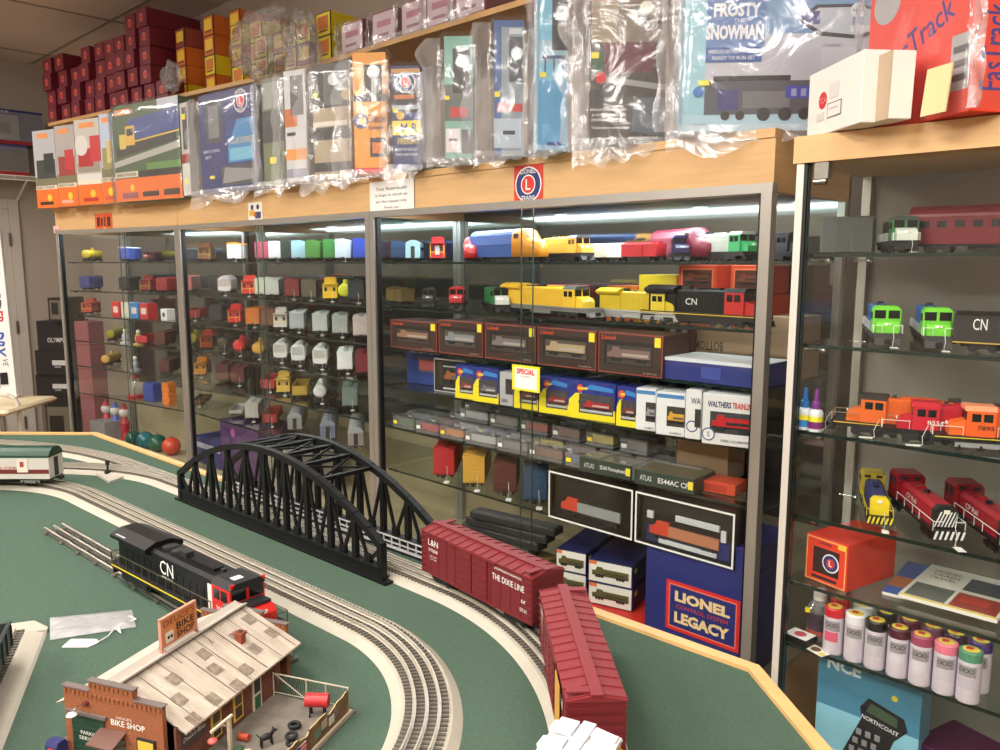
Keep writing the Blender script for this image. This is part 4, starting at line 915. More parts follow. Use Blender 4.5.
setbox(117.5, 183, 108, w1 + .02, 'wide train set box picturing a blue engine on grey track with an orange band', (90, 110, 90), [('r', 0, 0, 1, .24, (232, 112, 30)), ('r', 0, .24, 1, .31, (34, 34, 36)), ('r', 0, .25, .36, .31, (226, 220, 200)), ('r', 0, .31, 1, 1, (70, 92, 62)), ('r', .5, .31, 1, .38, (96, 140, 70)),
    ('r', .7, .9, 1, 1, (190, 200, 214)), ('p', [(0, .36), (1, .50), (1, .57), (0, .42)], (176, 176, 170)), ('p', [(.05, .46), (.95, .58), (.95, .66), (.05, .58)], (40, 42, 44)), ('p', [(.24, .62), (1, .68), (1, .90), (.24, .84)], (50, 72, 140)), ('p', [(.24, .60), (1, .66), (1, .675), (.24, .615)], (220, 190, 60)), ('r', .2, .58, .34, .78, (222, 180, 70)), ('r', .22, .68, .32, .75, (40, 44, 50)), ('r', .1, .55, .2, .70, (214, 190, 90)),
    ('r', .05, .9, .3, .96, (226, 140, 70)), ('c', .26, .14, .035, (250, 200, 60)), ('t', 'READY-TO-RUN', .18, .28, .3, .035, (60, 50, 40)), ('r', .1, .03, .34, .09, (150, 80, 90)), ('r', .42, .04, .66, .09, (60, 40, 30)), ('r', .74, .04, .96, .10, (70, 46, 36))], F1p, DD1,
    bagged='clear shrink film over the wide blue engine train set box', seed=4, fin=0, drop=0)
setbox(184, 191.5, 104, .05, 'thin pale box end with yellow price stickers left of the dark blue set box', (176, 176, 170), [('r', 0, 0, 1, .35, (196, 196, 190)), ('r', 0, .35, 1, .45, (140, 50, 50)), ('r', .3, .5, .9, .95, (80, 80, 84)), ('r', .3, .82, .7, .88, (240, 220, 50)), ('r', .2, .12, .7, .18, (240, 220, 50))], d=.25)
G1 = [('r', 0, 0, 1, 1, (36, 48, 110)), ('r', .12, .50, .42, .93, (60, 64, 72)), ('r', .17, .55, .37, .88, (110, 112, 116)), ('r', .52, .28, 1, .70, (60, 130, 186)), ('p', [(.52, .70), (.7, .70), (.56, .5), (.52, .5)], (36, 60, 130)), ('t', 'POLAR EXPRESS', .76, .49, .42, .06, (200, 190, 150)), ('r', .55, .30, .97, .42, (110, 180, 210)), ('r', .38, .06, 1, .26, (70, 74, 80)), ('p', [(.4, .08), (.95, .1), (.95, .2), (.45, .24)], (140, 142, 146))] + roundel(.78, .87, .115, .7) + [('r', .16, .14, .25, .17, (240, 220, 50)), ('t', 'REMOTE CONTROL', .22, .42, .32, .03, (200, 204, 220)), ('t', 'SET', .15, .36, .12, .03, (200, 204, 220)), ('t', 'WWW.LIONEL.COM', .6, .03, .7, .02, (200, 204, 220))]
setbox(203, 257, 97, .10, 'dark blue and light blue train set box with a round emblem, in a clear bag', (38, 50, 112), G1, bagged='clear bag hanging off the dark blue set box left of centre', seed=5, fin=.09, drop=.06, finr=.05, d=.1)
setbox(265, 286, 80, .15, 'grey green train set box nearly hidden in plastic, right of the dark blue one', (120, 126, 116), [('r', 0, 0, 1, .4, (110, 120, 90)), ('r', 0, .4, 1, .7, (60, 62, 60)), ('r', .1, .72, .9, .96, (150, 156, 150)), ('r', .3, .2, .6, .26, (240, 220, 50))], bagged='crumpled clear bag around the grey green set box', seed=6, fin=.05, drop=.06)
setbox(287, 308, 72, .25, 'white and orange train set box left of the tan and black one', (206, 206, 206), [('r', 0, .2, 1, .3, (226, 150, 70)), ('r', 0, .5, .6, .66, (200, 110, 50)), ('r', .3, .6, .9, .95, (80, 80, 84)), ('r', .1, .42, .5, .45, (50, 50, 54)), ('r', 0, .04, 1, .12, (150, 150, 170))], bagged='cloudy clear bag around the white and orange set box', seed=7, fin=.05, drop=.05)
setbox(315, 352, 66, .3, 'tan and black train set box in clear plastic, left of the orange set box', (168, 152, 128), [('r', 0, .62, 1, 1, (50, 48, 46)), ('r', .3, .64, .8, .93, (92, 94, 98)), ('c', .55, .86, .05, (200, 200, 200)), ('r', 0, .46, .9, .50, (220, 214, 200)), ('r', 0, .34, 1, .45, (40, 42, 42)), ('r', 0, .06, 1, .14, (60, 58, 56)), ('c', .9, .72, .05, (180, 160, 110)), ('r', .02, .72, .14, .76, (240, 220, 50))], bagged='clear bag around the tan and black set box', seed=8, fin=.07, drop=.06)
setbox(355, 388, 53, .65, 'bright orange train set box with dark blue emblem in clear plastic', (232, 156, 50), [('r', 0, 0, 1, .05, (220, 50, 40)), ('r', .02, .6, .98, .66, (60, 56, 80)), ('r', .34, .62, .88, .90, (34, 34, 36)), ('c', .62, .84, .055, (220, 222, 224)), ('r', .55, .6, .7, .8, (200, 204, 206)), ('c', .22, .44, .065, (44, 50, 110)), ('c', .27, .44, .035, (232, 156, 50)), ('t', 'Chessie', .68, .46, .56, .07, (44, 50, 110)), ('t', 'System', .66, .38, .44, .045, (44, 50, 110)), ('r', .48, .14, .98, .30, (60, 40, 40)), ('r', .55, .17, .9, .26, (220, 120, 50)), ('r', .06, .65, .2, .69, (246, 226, 50))], bagged='clear bag around the bright orange set box', seed=9, fin=.06, drop=.05)
setbox(393, 421, 66, .65, 'dark blue train set box lettered Freight right of the bright orange one', (44, 56, 112), [('r', 0, .55, 1, .78, (34, 34, 40)), ('r', 0, .58, 1, .62, (170, 180, 190)), ('r', .0, .33, 1, .47, (240, 206, 60)), ('t', 'M R', .6, .40, .6, .09, (44, 60, 120)), ('t', 'FREIGHT', .58, .27, .78, .06, (236, 214, 110)), ('t', 'READY TO RUN SET', .5, .19, .8, .03, (220, 224, 230)), ('t', 'TRACK AND POWER', .5, .14, .8, .03, (220, 224, 230)), ('c', .3, .52, .04, (220, 170, 50)), ('r', .1, .68, .8, .72, (200, 110, 50)), ('r', 0, .93, 1, .97, (200, 150, 90))] + roundel(.5, .84, .10, .55) + [('r', .04, .55, .2, .59, (246, 226, 50))], bagged='clear bag around the dark blue Freight set box', seed=10, fin=.03, drop=.05, finr=.05)
setbox(445, 473, 36, .72, 'pale teal train set box with a red caboose picture in a clear bag', (126, 176, 164), [('r', 0, .33, 1, .62, (96, 104, 100)), ('r', .2, .36, .8, .44, (196, 34, 40)), ('r', .3, .55, .9, .90, (50, 52, 56)), ('c', .6, .8, .045, (210, 214, 214)), ('r', .05, .08, .55, .27, (226, 216, 216)), ('r', .15, .17, .45, .19, (40, 40, 44)), ('r', .6, .07, .98, .26, (60, 64, 66)), ('r', 0, .5, .18, .53, (246, 226, 50)), ('r', 0, 0, 1, .03, (60, 60, 60))], bagged='clear bag around the pale teal set box', seed=11, fin=.07, drop=.03, d=.09)
setbox(494, 524, 20, .78, 'blue and grey train set box with a red stripe right of the teal one', (64, 96, 150), [('r', .25, 0, 1, .95, (140, 150, 160)), ('r', .5, .55, .95, .88, (60, 66, 78)), ('c', .75, .76, .045, (220, 224, 226)), ('r', .1, .33, .95, .39, (196, 60, 60)), ('r', .0, .06, .9, .28, (176, 190, 204)), ('r', .3, .16, .7, .19, (50, 50, 54)), ('r', .02, .44, .2, .48, (246, 226, 50)), ('r', .5, .9, .9, .94, (200, 206, 214))], bagged='clear bag around the blue and grey set box', seed=12, fin=.08, drop=.04, d=.09)
setbox(538, 567, 0, .84, 'sky blue train set box picturing a trestle, right of the blue and grey set', (120, 190, 222), [('r', 0, .52, 1, .66, (150, 186, 206)), ('r', .1, .55, .9, .57, (60, 80, 130)), ('r', .2, .46, .25, .57, (60, 80, 130)), ('r', .5, .46, .55, .57, (60, 80, 130)), ('r', .8, .46, .85, .57, (60, 80, 130)), ('r', 0, 0, 1, .42, (86, 160, 206)), ('r', .45, .6, 1, .9, (48, 48, 54)), ('c', .8, .82, .04, (220, 222, 224)), ('r', .05, .44, .25, .47, (246, 226, 50)), ('r', .3, .03, .8, .05, (40, 70, 140))], bagged='clear bag around the sky blue trestle set box', seed=13, fin=.03, drop=.04, d=.10, finr=.08, h=.43,
       left=[('r', 0, 0, 1, 1, (170, 205, 224))])
setbox(590, 664, 0, .70, 'dark grey train set box with a maroon boxcar picture, left of the largest box', (66, 60, 58), [('r', .0, .52, 1, 1, (150, 136, 116)), ('p', [(.3, .42), (1, .54), (1, .9), (.4, .9)], (120, 106, 92)), ('r', .18, .365, .84, .52, (96, 36, 50)), ('r', .84, .345, .98, .50, (40, 36, 38)), ('r', .02, .35, .16, .47, (40, 84, 52)), ('p', [(0, .33), (1, .27), (1, .30), (0, .36)], (150, 150, 150)), ('r', .04, .20, .22, .34, (54, 54, 56)), ('c', .13, .34, .03, (200, 40, 40)), ('t', 'Union Pacific', .8, .63, .36, .045, (60, 40, 40)), ('c', .72, .69, .035, (220, 214, 200)), ('t', 'Everything you need', .25, .175, .46, .018, (220, 220, 220)), ('t', 'is included with this', .25, .15, .46, .018, (220, 220, 220)), ('t', 'train set', .14, .125, .26, .018, (220, 220, 220)), ('t', 'Track power and remote', .27, .08, .5, .018, (220, 220, 220)), ('t', 'www.lionel.com', .72, .03, .4, .022, (226, 226, 226)), ('r', .0, .44, .1, .47, (246, 226, 50)), ('p', [(.55, .06), (1, .03), (1, .24), (.6, .23)], (84, 94, 104))], bagged='clear bag around the dark grey set box', seed=14, fin=.06, drop=.07, d=.12, finr=.02, h=.47)
DK_ = (34, 36, 42)
o_, w_, h_ = setbox(682, 896, 0, .70, 'large pale blue train set box with frosty white lettering beside the white cartons', (160, 196, 220), [('r', 0, 0, 1, .08, (170, 206, 224)), ('r', 0, .08, .10, 1, (150, 200, 216)), ('r', .10, .08, 1, .46, (186, 190, 204)), ('r', .10, .46, 1, 1, (120, 158, 200)), ('r', .10, .08, .62, .24, (76, 82, 92)), ('r', .14, .24, .50, .265, DK_), ('r', .16, .10, .26, .20, (60, 60, 120)), ('r', .28, .11, .50, .19, (110, 112, 118)), ('r', .48, .155, .60, .215, (60, 70, 170)), ('r', .505, .165, .53, .20, (150, 160, 210)), ('r', .55, .165, .575, .20, (150, 160, 210)),
    ('c', .2, .075, .022, DK_), ('c', .27, .075, .022, DK_), ('c', .38, .08, .032, DK_), ('c', .48, .08, .032, DK_), ('c', .57, .08, .028, DK_), ('r', .10, .33, .36, .40, (50, 90, 160)), ('t', 'WIRELESS BATTERY POWERED', .23, .38, .24, .018, (220, 226, 236)), ('t', 'READY TO RUN SET', .23, .35, .2, .018, (220, 226, 236)),
    ('r', .10, .40, .37, .62, (96, 130, 186)), ('t', 'FROSTY', .24, .575, .22, .065, (230, 236, 242), 0, .05), ('t', 'THE', .25, .525, .05, .018, (226, 234, 240)), ('t', 'SNOWMAN', .23, .47, .27, .07, (230, 236, 242), 0, .05),
    ('p', [(.52, .52), (.60, .59), (.80, .59), (.93, .55), (.93, .47), (.80, .43), (.62, .45)], (60, 62, 70)), ('p', [(.54, .52), (.61, .575), (.80, .575), (.91, .545), (.91, .48), (.80, .445), (.63, .465)], (186, 196, 212)), ('r', .54, .50, .62, .56, (90, 90, 150)), ('r', .76, .46, .88, .49, (216, 218, 226)), ('r', .77, .49, .82, .53, (100, 120, 170)), ('c', .79, .56, .035, (220, 226, 230)), ('t', 'REMOTE', .79, .56, .05, .012, (90, 110, 150)),
    ('c', .07, .19, .025, (60, 120, 190)), ('t', 'IT WORKS', .68, .40, .08, .012, (110, 120, 150)), ('r', .64, .28, .84, .39, (196, 200, 214)), ('t', '7-11539', .08, .03, .06, .014, (90, 110, 150)), ('r', .07, .22, .12, .245, (246, 226, 50))],
    d=.10, h=.46, bagged='clear bag around the large pale blue set box', seed=15, fin=.05, drop=.05)
decorate(o_, w_, h_, roundel(.955, .56, .075, w_ / h_), -.003, 'round_emblem')

# right cabinet top
ZR = .2335
c_, w_, a_, b_ = fit(806, 860, R(-41), ZR, (0, 1.55), X1)
# white carton: long face to the left, narrow face to the right
fc = pxl(860, ZR, (0, 1.43), X1)
def corner_box(name, label, cat, pxc, Yc, ang, L, Wd, H, col, face=(), narrow=(), z=ZR, tilt=0):
    """box with its nearest vertical edge at column pxc; the long face runs back-left, the narrow one back-right"""
    p = pxl(pxc, z, (0, Yc), X1); o = thing(name, label, cat, (p.x, p.y, EYE + z + .0005), -ang)
    t = MB(); t.bev(-L, 0, 0, Wd, 0, H, M(col, .6), .0012); part('carton', t, o)
    if face: part('label_print', decomesh(L, H, face), o, (-L / 2, -.0002, 0))
    if narrow: part('end_print', decomesh(Wd, H, narrow), o, (.0002, Wd / 2, 0), (0, 0, math.pi / 2))
    if tilt: o.rotation_euler = (0, tilt, -ang)
    return o
corner_box('white_carton', 'white carton with a round red label standing on the right cabinet', 'carton', 860, 1.43, R(41), .196, .047, .119, (232, 226, 220), [('c', .30, .52, .13, (206, 44, 44)), ('t', 'TCA', .30, .52, .14, .09, (230, 150, 150)), ('r', .42, .50, .60, .72, (214, 210, 206)), ('r', .40, .22, .66, .44, (90, 90, 92)), ('r', .41, .235, .65, .425, (228, 224, 220)), ('r', .44, .34, .6, .36, (170, 170, 170)), ('r', .2, .22, .34, .34, (212, 206, 202))])
corner_box('white_carton', 'smaller plain white carton leaning right of the one with the red label', 'carton', 888, 1.425, R(41), .15, .040, .108, (236, 230, 224), [('r', 0, 0, 1, 1, (186, 164, 138))], tilt=R(2))
corner_box('track_pack_box', 'large orange red track pack box with slanted blue lettering at the top right corner', 'boxed train track', 969, 1.44, R(35), .262, .10, .36, (222, 60, 46),
    [('r', 0, 0, 1, 1, (222, 74, 62)), ('t', 'FasTrack', .52, .40, .62, .11, (60, 50, 130), .38), ('r', .82, .10, .98, .34, (170, 170, 172)), ('r', .84, .14, .96, .17, (90, 90, 92)), ('r', .84, .20, .96, .23, (90, 90, 92)), ('r', .84, .26, .96, .29, (90, 90, 92)), ('c', .18, .62, .10, (170, 170, 172)), ('r', .38, .80, .50, .98, (160, 160, 162))],
    [('r', 0, 0, 1, 1, (232, 62, 30)), ('t', 'FasTrack', .35, .27, 1.3, .12, (46, 44, 140), math.pi / 2)])
bp_ = pxl(969, ZR, (0, 1.44), X1); bag('clear bag draped around the orange red track pack box', (bp_.x - .107, bp_.y + .075, EYE + ZR + .004), R(-35), .262, .10, .35, 21, .012, 0, finr=.03)
w = MB(); w.box(-.026, .026, 0, .003, 0, .075, M((222, 200, 150), .6)); cb = part('card', w); tag(cb, 'cream paper card in the bag against the orange red track pack', 'card'); q_ = pxl(932, ZR, (0, 1.435), X1); cb.location = (q_.x, q_.y, EYE + ZR + .001); cb.rotation_euler = (R(-6), 0, R(-32))

# ---------------- long wall shelf above
SB = M((214, 170, 112), .5, noise_=.12, scale=8, stretch=(1, 8, 8), name='shelf_board')
w = MB(); w.box(-3.62, -.9, 2.06, 2.41, EYE + .845, EYE + .865, SB); o = solo('wall_shelf', w, 'long wooden wall shelf above the cabinets carrying yellow boxes and bagged boxes', 'shelf')
LA = Vector((-3.63, 2.045)); LD = Vector((-5.75, 1.775)) - LA; LL = LD.length; lang = math.atan2(-LD.y, -LD.x)
w = MB(); w.box(0, LL, 0, .36, -.02, 0, SB); solo('wall_shelf', w, 'wooden shelf stacked with dark red boxes at the upper left', 'shelf', (LA.x + LD.x, LA.y + LD.y, EYE + .878), lang)
def endbox(label, loc, rz, col, w=.105, h=.097, L=.33, patch=(200, 120, 110), group=None, edge=None, kind='red'):
    dc = [('c', .5, .5, .22, patch), ('r', .3, .35, .7, .62, (190, 70, 60))] if kind == 'red' else [('r', .12, .3, .85, .85, (206, 120, 40) if kind == 'y' else (236, 200, 60)), ('r', .18, .18, .8, .26, (120, 60, 30))]
    o = carton('train_box', label, 'boxed train car', loc, rz, w, L, h, col, dc, group)
    if edge:
        t = MB()
        for x in (-w / 2, w / 2): t.box(x - .002, x + .002, -.001, .003, 0, h, M(edge, .5))
        for z in (.001, h - .001): t.box(-w / 2, w / 2, -.001, .003, z - .0015, z + .0015, M(edge, .5))
        part('edge_lines', t, o)
    return o
heights = [4, 4, 3, 4, 4, 4, 4, 5, 5, 1]; cols_ = ['leftmost', 'second', 'third', 'fourth', 'fifth', 'sixth', 'seventh', 'eighth', 'ninth', 'tenth']
rows_ = ['bottom', 'second', 'third', 'fourth', 'fifth', 'top']
random.seed(3); ux = -LD.normalized()
proto = None
for ci, hn in enumerate(heights):
    px = [50, 62, 74, 86, 98, 109, 120, 131, 144, 158][ci]; p = pxl(px, .9, tuple(LA), tuple(LD))
    for r_ in range(hn):
        js = random.uniform(-.012, .012); back = random.uniform(.0, .03)
        loc = (p.x + ux.x * js - math.sin(lang) * back, p.y + ux.y * js + math.cos(lang) * back, EYE + .8785 + r_ * .0985)
        lb = 'dark red box, %s in the %s stack from the left' % (rows_[r_] + (' up' if 0 < r_ < 5 else ''), cols_[ci])
        if proto is None: proto = endbox(lb, loc, lang, (112, 30, 46), group='dark red train boxes on the upper shelf')
        else: dup(proto, loc, lang + random.uniform(-.03, .03), lb)
pr = {}
YC = {'y': (226, 204, 40), 'o': (206, 110, 44), 'm': (150, 70, 60)}
stacks = [(183, 'yoom', .0), (196, 'yyyy', .09), (211, 'oyoo', .0), (228, 'yoyo', .05), (238, 'yoy', .0), (250, 'yyy', .04), (262, 'yy', .0), (304, 'my', 0), (324, 'yy', 0), (276, 'yo', .02), (290, 'yy', .0)]
for ci, (px, seq, back) in enumerate(stacks):
    base = pxl(px, .9, (0, 2.065), X1)
    for r_, k in enumerate(seq):
        lb = '%s end box, %s in the stack %s' % ({'y': 'yellow', 'o': 'orange', 'm': 'dull red'}[k], rows_[r_] + (' up' if r_ else ''), ['nearest the dark red boxes', 'set back beside the first one', 'third from the red boxes', 'fourth from the red boxes', 'just left of the crumpled bag', 'at the edge of the crumpled bag', 'under the left of the crumpled bag', 'right of the hanging bag', 'left of the white ended boxes', 'under the middle of the crumpled bag', 'under the right of the crumpled bag'][ci])
        loc = (base.x, base.y + back, EYE + .8655 + r_ * .0985)
        if k not in pr: pr[k] = endbox(lb, loc, .02, YC[k], kind=k, edge=(40, 30, 30), group='yellow and orange train boxes on the upper shelf')
        else: dup(pr[k], loc, .02, lb)
pk = None
for i, px in enumerate((352, 384, 414, 440, 470)):
    base = pxl(px, .9, (0, 2.07), X1); lb = 'white ended maroon box in plastic film, %s along the upper shelf' % ['first', 'second', 'third', 'fourth', 'fifth'][i]
    if pk is None: pk = carton('train_box', lb, 'boxed train car', (base.x, base.y, EYE + .8655), .0, .15, .33, .12, (130, 60, 76), [('r', .03, .05, .97, .95, (206, 186, 196)), ('r', .2, .5, .8, .7, (180, 120, 140)), ('r', .2, .2, .7, .3, (150, 110, 130))], 'white ended boxes on the upper shelf')
    else: dup(pk, (base.x, base.y, EYE + .8655), .0, lb)
    bag('clear film bag over the white ended maroon box %s along the upper shelf' % ['first', 'second', 'third', 'fourth', 'fifth'][i], (base.x, base.y, EYE + .868), 0, .15, .32, .12, 30 + i, .02, .03)
# big crumpled bags hanging over the shelf edge
def lump(label, c, r_, sc, seed, n=64):
    mb = MB(); vs_ = []; m_ = n // 2
    for j in range(m_ + 1):
        for i in range(n):
            t = math.pi * j / m_; p = 2 * math.pi * i / n; d = Vector((math.sin(t) * math.cos(p), math.sin(t) * math.sin(p), math.cos(t)))
            k = .95 + .35 * noise.noise(d * 2.2 + Vector((seed, 0, 0))) + .3 * (.3 - abs(noise.noise(d * 4 + Vector((0, seed, 0))))) + .22 * (.3 - abs(noise.noise(d * 9 + Vector((0, seed, 3)))))
            vs_.append((d.x * r_ * sc[0] * k, d.y * r_ * sc[1] * k, d.z * r_ * sc[2] * k))
    mb.add(vs_, [(j * n + i, j * n + (i + 1) % n, (j + 1) * n + (i + 1) % n, (j + 1) * n + i) for j in range(m_) for i in range(n)], FILM3, True)
    return solo('crumpled_bag', mb, label, 'plastic bag', c)
q_ = pxl(262, .98, (0, 1.97), X1); lump('large crumpled clear bag bulging over the yellow boxes on the upper shelf', q_, .14, (1.5, .6, 1.0), 2.5)
q_ = pxl(303, .86, (0, 1.97), X1); lump('twisted clear bag hanging down from the upper shelf left of the white ended boxes', q_, .12, (.75, .5, 1.5), 6.1)
q_ = pxl(172, .96, (0, 1.93), X1); lump('small cloudy bag between the dark red and the yellow boxes', q_, .07, (1.3, .6, 1.0), 9.4)
# ================================================================ contents of the main cabinets
WOODB = (120, 84, 60)
def on(px, si, Y, dz=.0006):
    p = XZ(px, Y, SH[si] if si < 6 else -1.05); p.z += dz; return p
def price(o, x, side=1, flat_=True):
    """small white tag on a string tied to the front of a car"""
    t = MB(); t.box(x + .012, x + .040, side * .004, side * .004 + .016, .0012, .0020, M((236, 236, 230), .6)); part('price_tag', t, o, label='white price tag')
    t = MB(); t.tube([(x, side * .01, .045), (x + .010, side * .012, .02), (x + .008, side * .010, .004), (x + .018, side * .011, .0018)], .0007, M((230, 230, 225), .7), 5); part('tag_string', t, o)
ROW = ['top shelf', 'second shelf', 'third shelf', 'fourth shelf', 'fifth shelf', 'sixth shelf']
GR1 = 'toy train cars in the middle cabinet'
def place(kind, si, px, col, desc, Y=1.885, a=-37, sc=.95, tg=False, **kw):
    if kind in ('passenger', 'box', 'loco'): pass
    L = {'box': .24, 'tank': .24, 'hop': .24, 'cab': .18, 'pass': .34, 'gon': .24, 'flat': .22}[kind] * sc
    p = on(px, si, Y); A = R(a); c = (p.x - math.cos(A) * L / 2, p.y - math.sin(A) * L / 2, p.z)
    lb = '%s on the %s of the middle cabinet' % (desc, ROW[si])
    f = dict(box=lambda: boxcar('toy_boxcar', lb, 'toy train car', c, A, col, L=.24, W=.064, H=.078, group=GR1, sc=sc, detail=False, door='single', **kw),
             tank=lambda: tankcar('toy_tank_car', lb, 'toy train car', c, A, col, GR1, sc, **kw),
             hop=lambda: hopper('toy_hopper_car', lb, 'toy train car', c, A, col, GR1, sc, L=.24, **kw),
             cab=lambda: caboose('toy_caboose', lb, 'toy train car', c, A, col, GR1, sc, L=.18, **kw),
             gon=lambda: gondola('toy_gondola', lb, 'toy train car', c, A, col, L=.24, group=GR1, sc=sc, **kw),
             flat=lambda: gondola('toy_flatcar', lb, 'toy train car', c, A, col, L=.22, H=.02, group=GR1, sc=sc, **kw))
    f['pass'] = lambda: passenger('toy_passenger_car', lb, 'toy train car', c, A, col, kw.pop('rf', (150, 150, 152)), group=GR1, sc=sc, L=.34, **kw)
    o = f[kind]()
    if tg: price(o, L / 2 / sc)
    return o
for a_ in [
 ('cab', 0, 204, (150, 92, 60), 'brown caboose'), ('box', 0, 234, (216, 216, 214), 'white boxcar with orange roof', dict(roof=(232, 150, 40), tg=1)), ('box', 0, 262, (168, 70, 92), 'dusty pink boxcar'), ('box', 0, 276, (226, 228, 228), 'plain white boxcar', dict(tg=1)), ('box', 0, 288, (32, 52, 44), 'dark green boxcar'),
 ('box', 0, 299, (150, 184, 200), 'pale blue boxcar'), ('box', 0, 313, (66, 120, 50), 'leaf green boxcar'), ('box', 0, 331, (60, 130, 60), 'green narrow showing boxcar'), ('box', 0, 343, (196, 208, 214), 'pale grey boxcar', dict(tg=1)), ('box', 0, 361, (50, 80, 190), 'bright blue boxcar'),
 ('box', 1, 186, (200, 120, 120), 'red and white ended boxcar'), ('hop', 1, 224, (226, 222, 222), 'white hopper with red panels', dict(tg=1)), ('cab', 1, 248, (206, 56, 38), 'red orange caboose', dict(tg=1)), ('box', 1, 262, (206, 206, 184), 'cream boxcar with green stripe'), ('box', 1, 272, (196, 204, 200), 'pale grey green boxcar'),
 ('box', 1, 292, (122, 34, 34), 'dark red boxcar', dict(tg=1)), ('box', 1, 309, (88, 82, 64), 'olive brown boxcar', dict(tg=1)), ('cab', 1, 330, (232, 190, 34), 'bright yellow caboose', dict(tg=1)), ('tank', 1, 345, (204, 210, 50), 'yellow green tank car'), ('box', 1, 356, (40, 42, 46), 'black boxcar', dict(tg=1)),
 ('gon', 2, 194, (164, 44, 50), 'low red gondola', dict(tg=1)), ('box', 2, 216, (36, 38, 42), 'black ended boxcar'), ('cab', 2, 234, (206, 40, 38), 'bright red caboose', dict(tg=1)), ('box', 2, 253, (216, 122, 36), 'orange boxcar', dict(tg=1)), ('box', 2, 268, (122, 76, 54), 'brown boxcar'),
 ('cab', 2, 280, (214, 206, 200), 'white caboose on red frame', dict(tg=1)), ('box', 2, 297, (180, 184, 190), 'blue grey boxcar', dict(tg=1, roof=(210, 214, 216))), ('box', 2, 320, (190, 196, 196), 'silver boxcar with dark doors', dict(tg=1)), ('box', 2, 340, (168, 176, 172), 'silver grey boxcar', dict(tg=1)), ('box', 2, 361, (206, 190, 186), 'white boxcar with red ends'),
 ('tank', 3, 192, (150, 150, 50), 'yellow green tank car at left end'), ('cab', 3, 206, (206, 74, 44), 'orange red caboose'), ('tank', 3, 223, (60, 62, 44), 'black and yellow tank car', dict(tg=1)), ('tank', 3, 239, (212, 46, 48), 'red tank car', dict(tg=1)), ('tank', 3, 258, (216, 160, 60), 'orange yellow tank car', dict(tg=1)),
 ('hop', 3, 280, (232, 234, 232), 'white covered hopper nearest the orange tank', dict(tg=1)), ('hop', 3, 298, (230, 232, 232), 'second white covered hopper from the orange tank', dict(tg=1)), ('hop', 3, 320, (234, 236, 234), 'third white covered hopper from the orange tank', dict(tg=1)), ('box', 3, 345, (236, 240, 240), 'bright white boxcar', dict(tg=1)), ('box', 3, 364, (130, 36, 50), 'dark maroon boxcar'),
 ('cab', 4, 200, (224, 144, 36), 'orange yellow caboose', dict(tg=1)), ('box', 4, 222, (84, 34, 40), 'maroon boxcar beside the orange caboose'), ('box', 4, 238, (96, 38, 44), 'maroon boxcar with a price tag', dict(tg=1)), ('gon', 4, 268, (170, 50, 50), 'red gondola', dict(tg=1)), ('cab', 4, 283, (214, 182, 84), 'yellow caboose', dict(tg=1)),
 ('gon', 4, 300, (180, 150, 60), 'yellow gondola'), ('tank', 4, 320, (214, 216, 212), 'white tank car over black frame', dict(tg=1)), ('box', 4, 350, (120, 138, 134), 'grey green boxcar', dict(tg=1)),
 ('flat', 5, 198, (120, 76, 50), 'brown log car', dict(tg=1)), ('flat', 5, 236, (170, 170, 166), 'white work car'), ('box', 5, 252, (188, 188, 182), 'off white boxcar', dict(tg=1)), ('gon', 5, 270, (164, 44, 44), 'dark red gondola', dict(tg=1)),
 ('pass', 5, 295, (150, 152, 156), 'silver passenger car', dict(rf=(160, 162, 168))), ('pass', 5, 328, (112, 124, 150), 'blue striped passenger car', dict(band=(50, 70, 140), rf=(140, 146, 160), tg=1)), ('pass', 5, 356, (160, 150, 150), 'silver and maroon passenger car', dict(band=(130, 60, 66), rf=(176, 178, 184)))]:
    place(*a_[:5], **(a_[5] if len(a_) > 5 else {}))
# small hut load on the log car, deck boxes below
def solidbox(name, label, cat, px0, px1, si, Y, h, d, col, rz=0, deco=(), group=None, z=None, dz=0, **k):
    zz = (SH[si] if si < 6 else -1.05) if z is None else z
    c, w, a, b = fit(px0, px1, rz, zz + dz, (0, Y), X1)
    if b.x > -.874: b = a + (b - a) * ((-.874 - a.x) / (b.x - a.x)); c = (a + b) / 2; w = (b - a).length
    c.z += .0008; return carton(name, label, cat, c, rz, w, d, h, col, deco, group, **k)
solidbox('train_box', 'purple box at the bottom of the middle cabinet seen through the bridge', 'boxed train car', 222, 260, 6, 1.85, .27, .2, (84, 56, 100), 0, [('c', .35, .8, .08, (170, 90, 150))])
solidbox('train_box', 'blue and white box on the floor of the middle cabinet behind the bridge', 'boxed train car', 195, 221, 6, 1.85, .14, .2, (46, 56, 120), 0, [('r', 0, .6, 1, .8, (190, 196, 214))])
solidbox('train_box', 'low white and tan box right of the purple box behind the bridge', 'boxed train car', 262, 300, 6, 1.85, .2, .2, (150, 146, 130), 0, [('r', .1, .3, .9, .5, (90, 90, 90))])

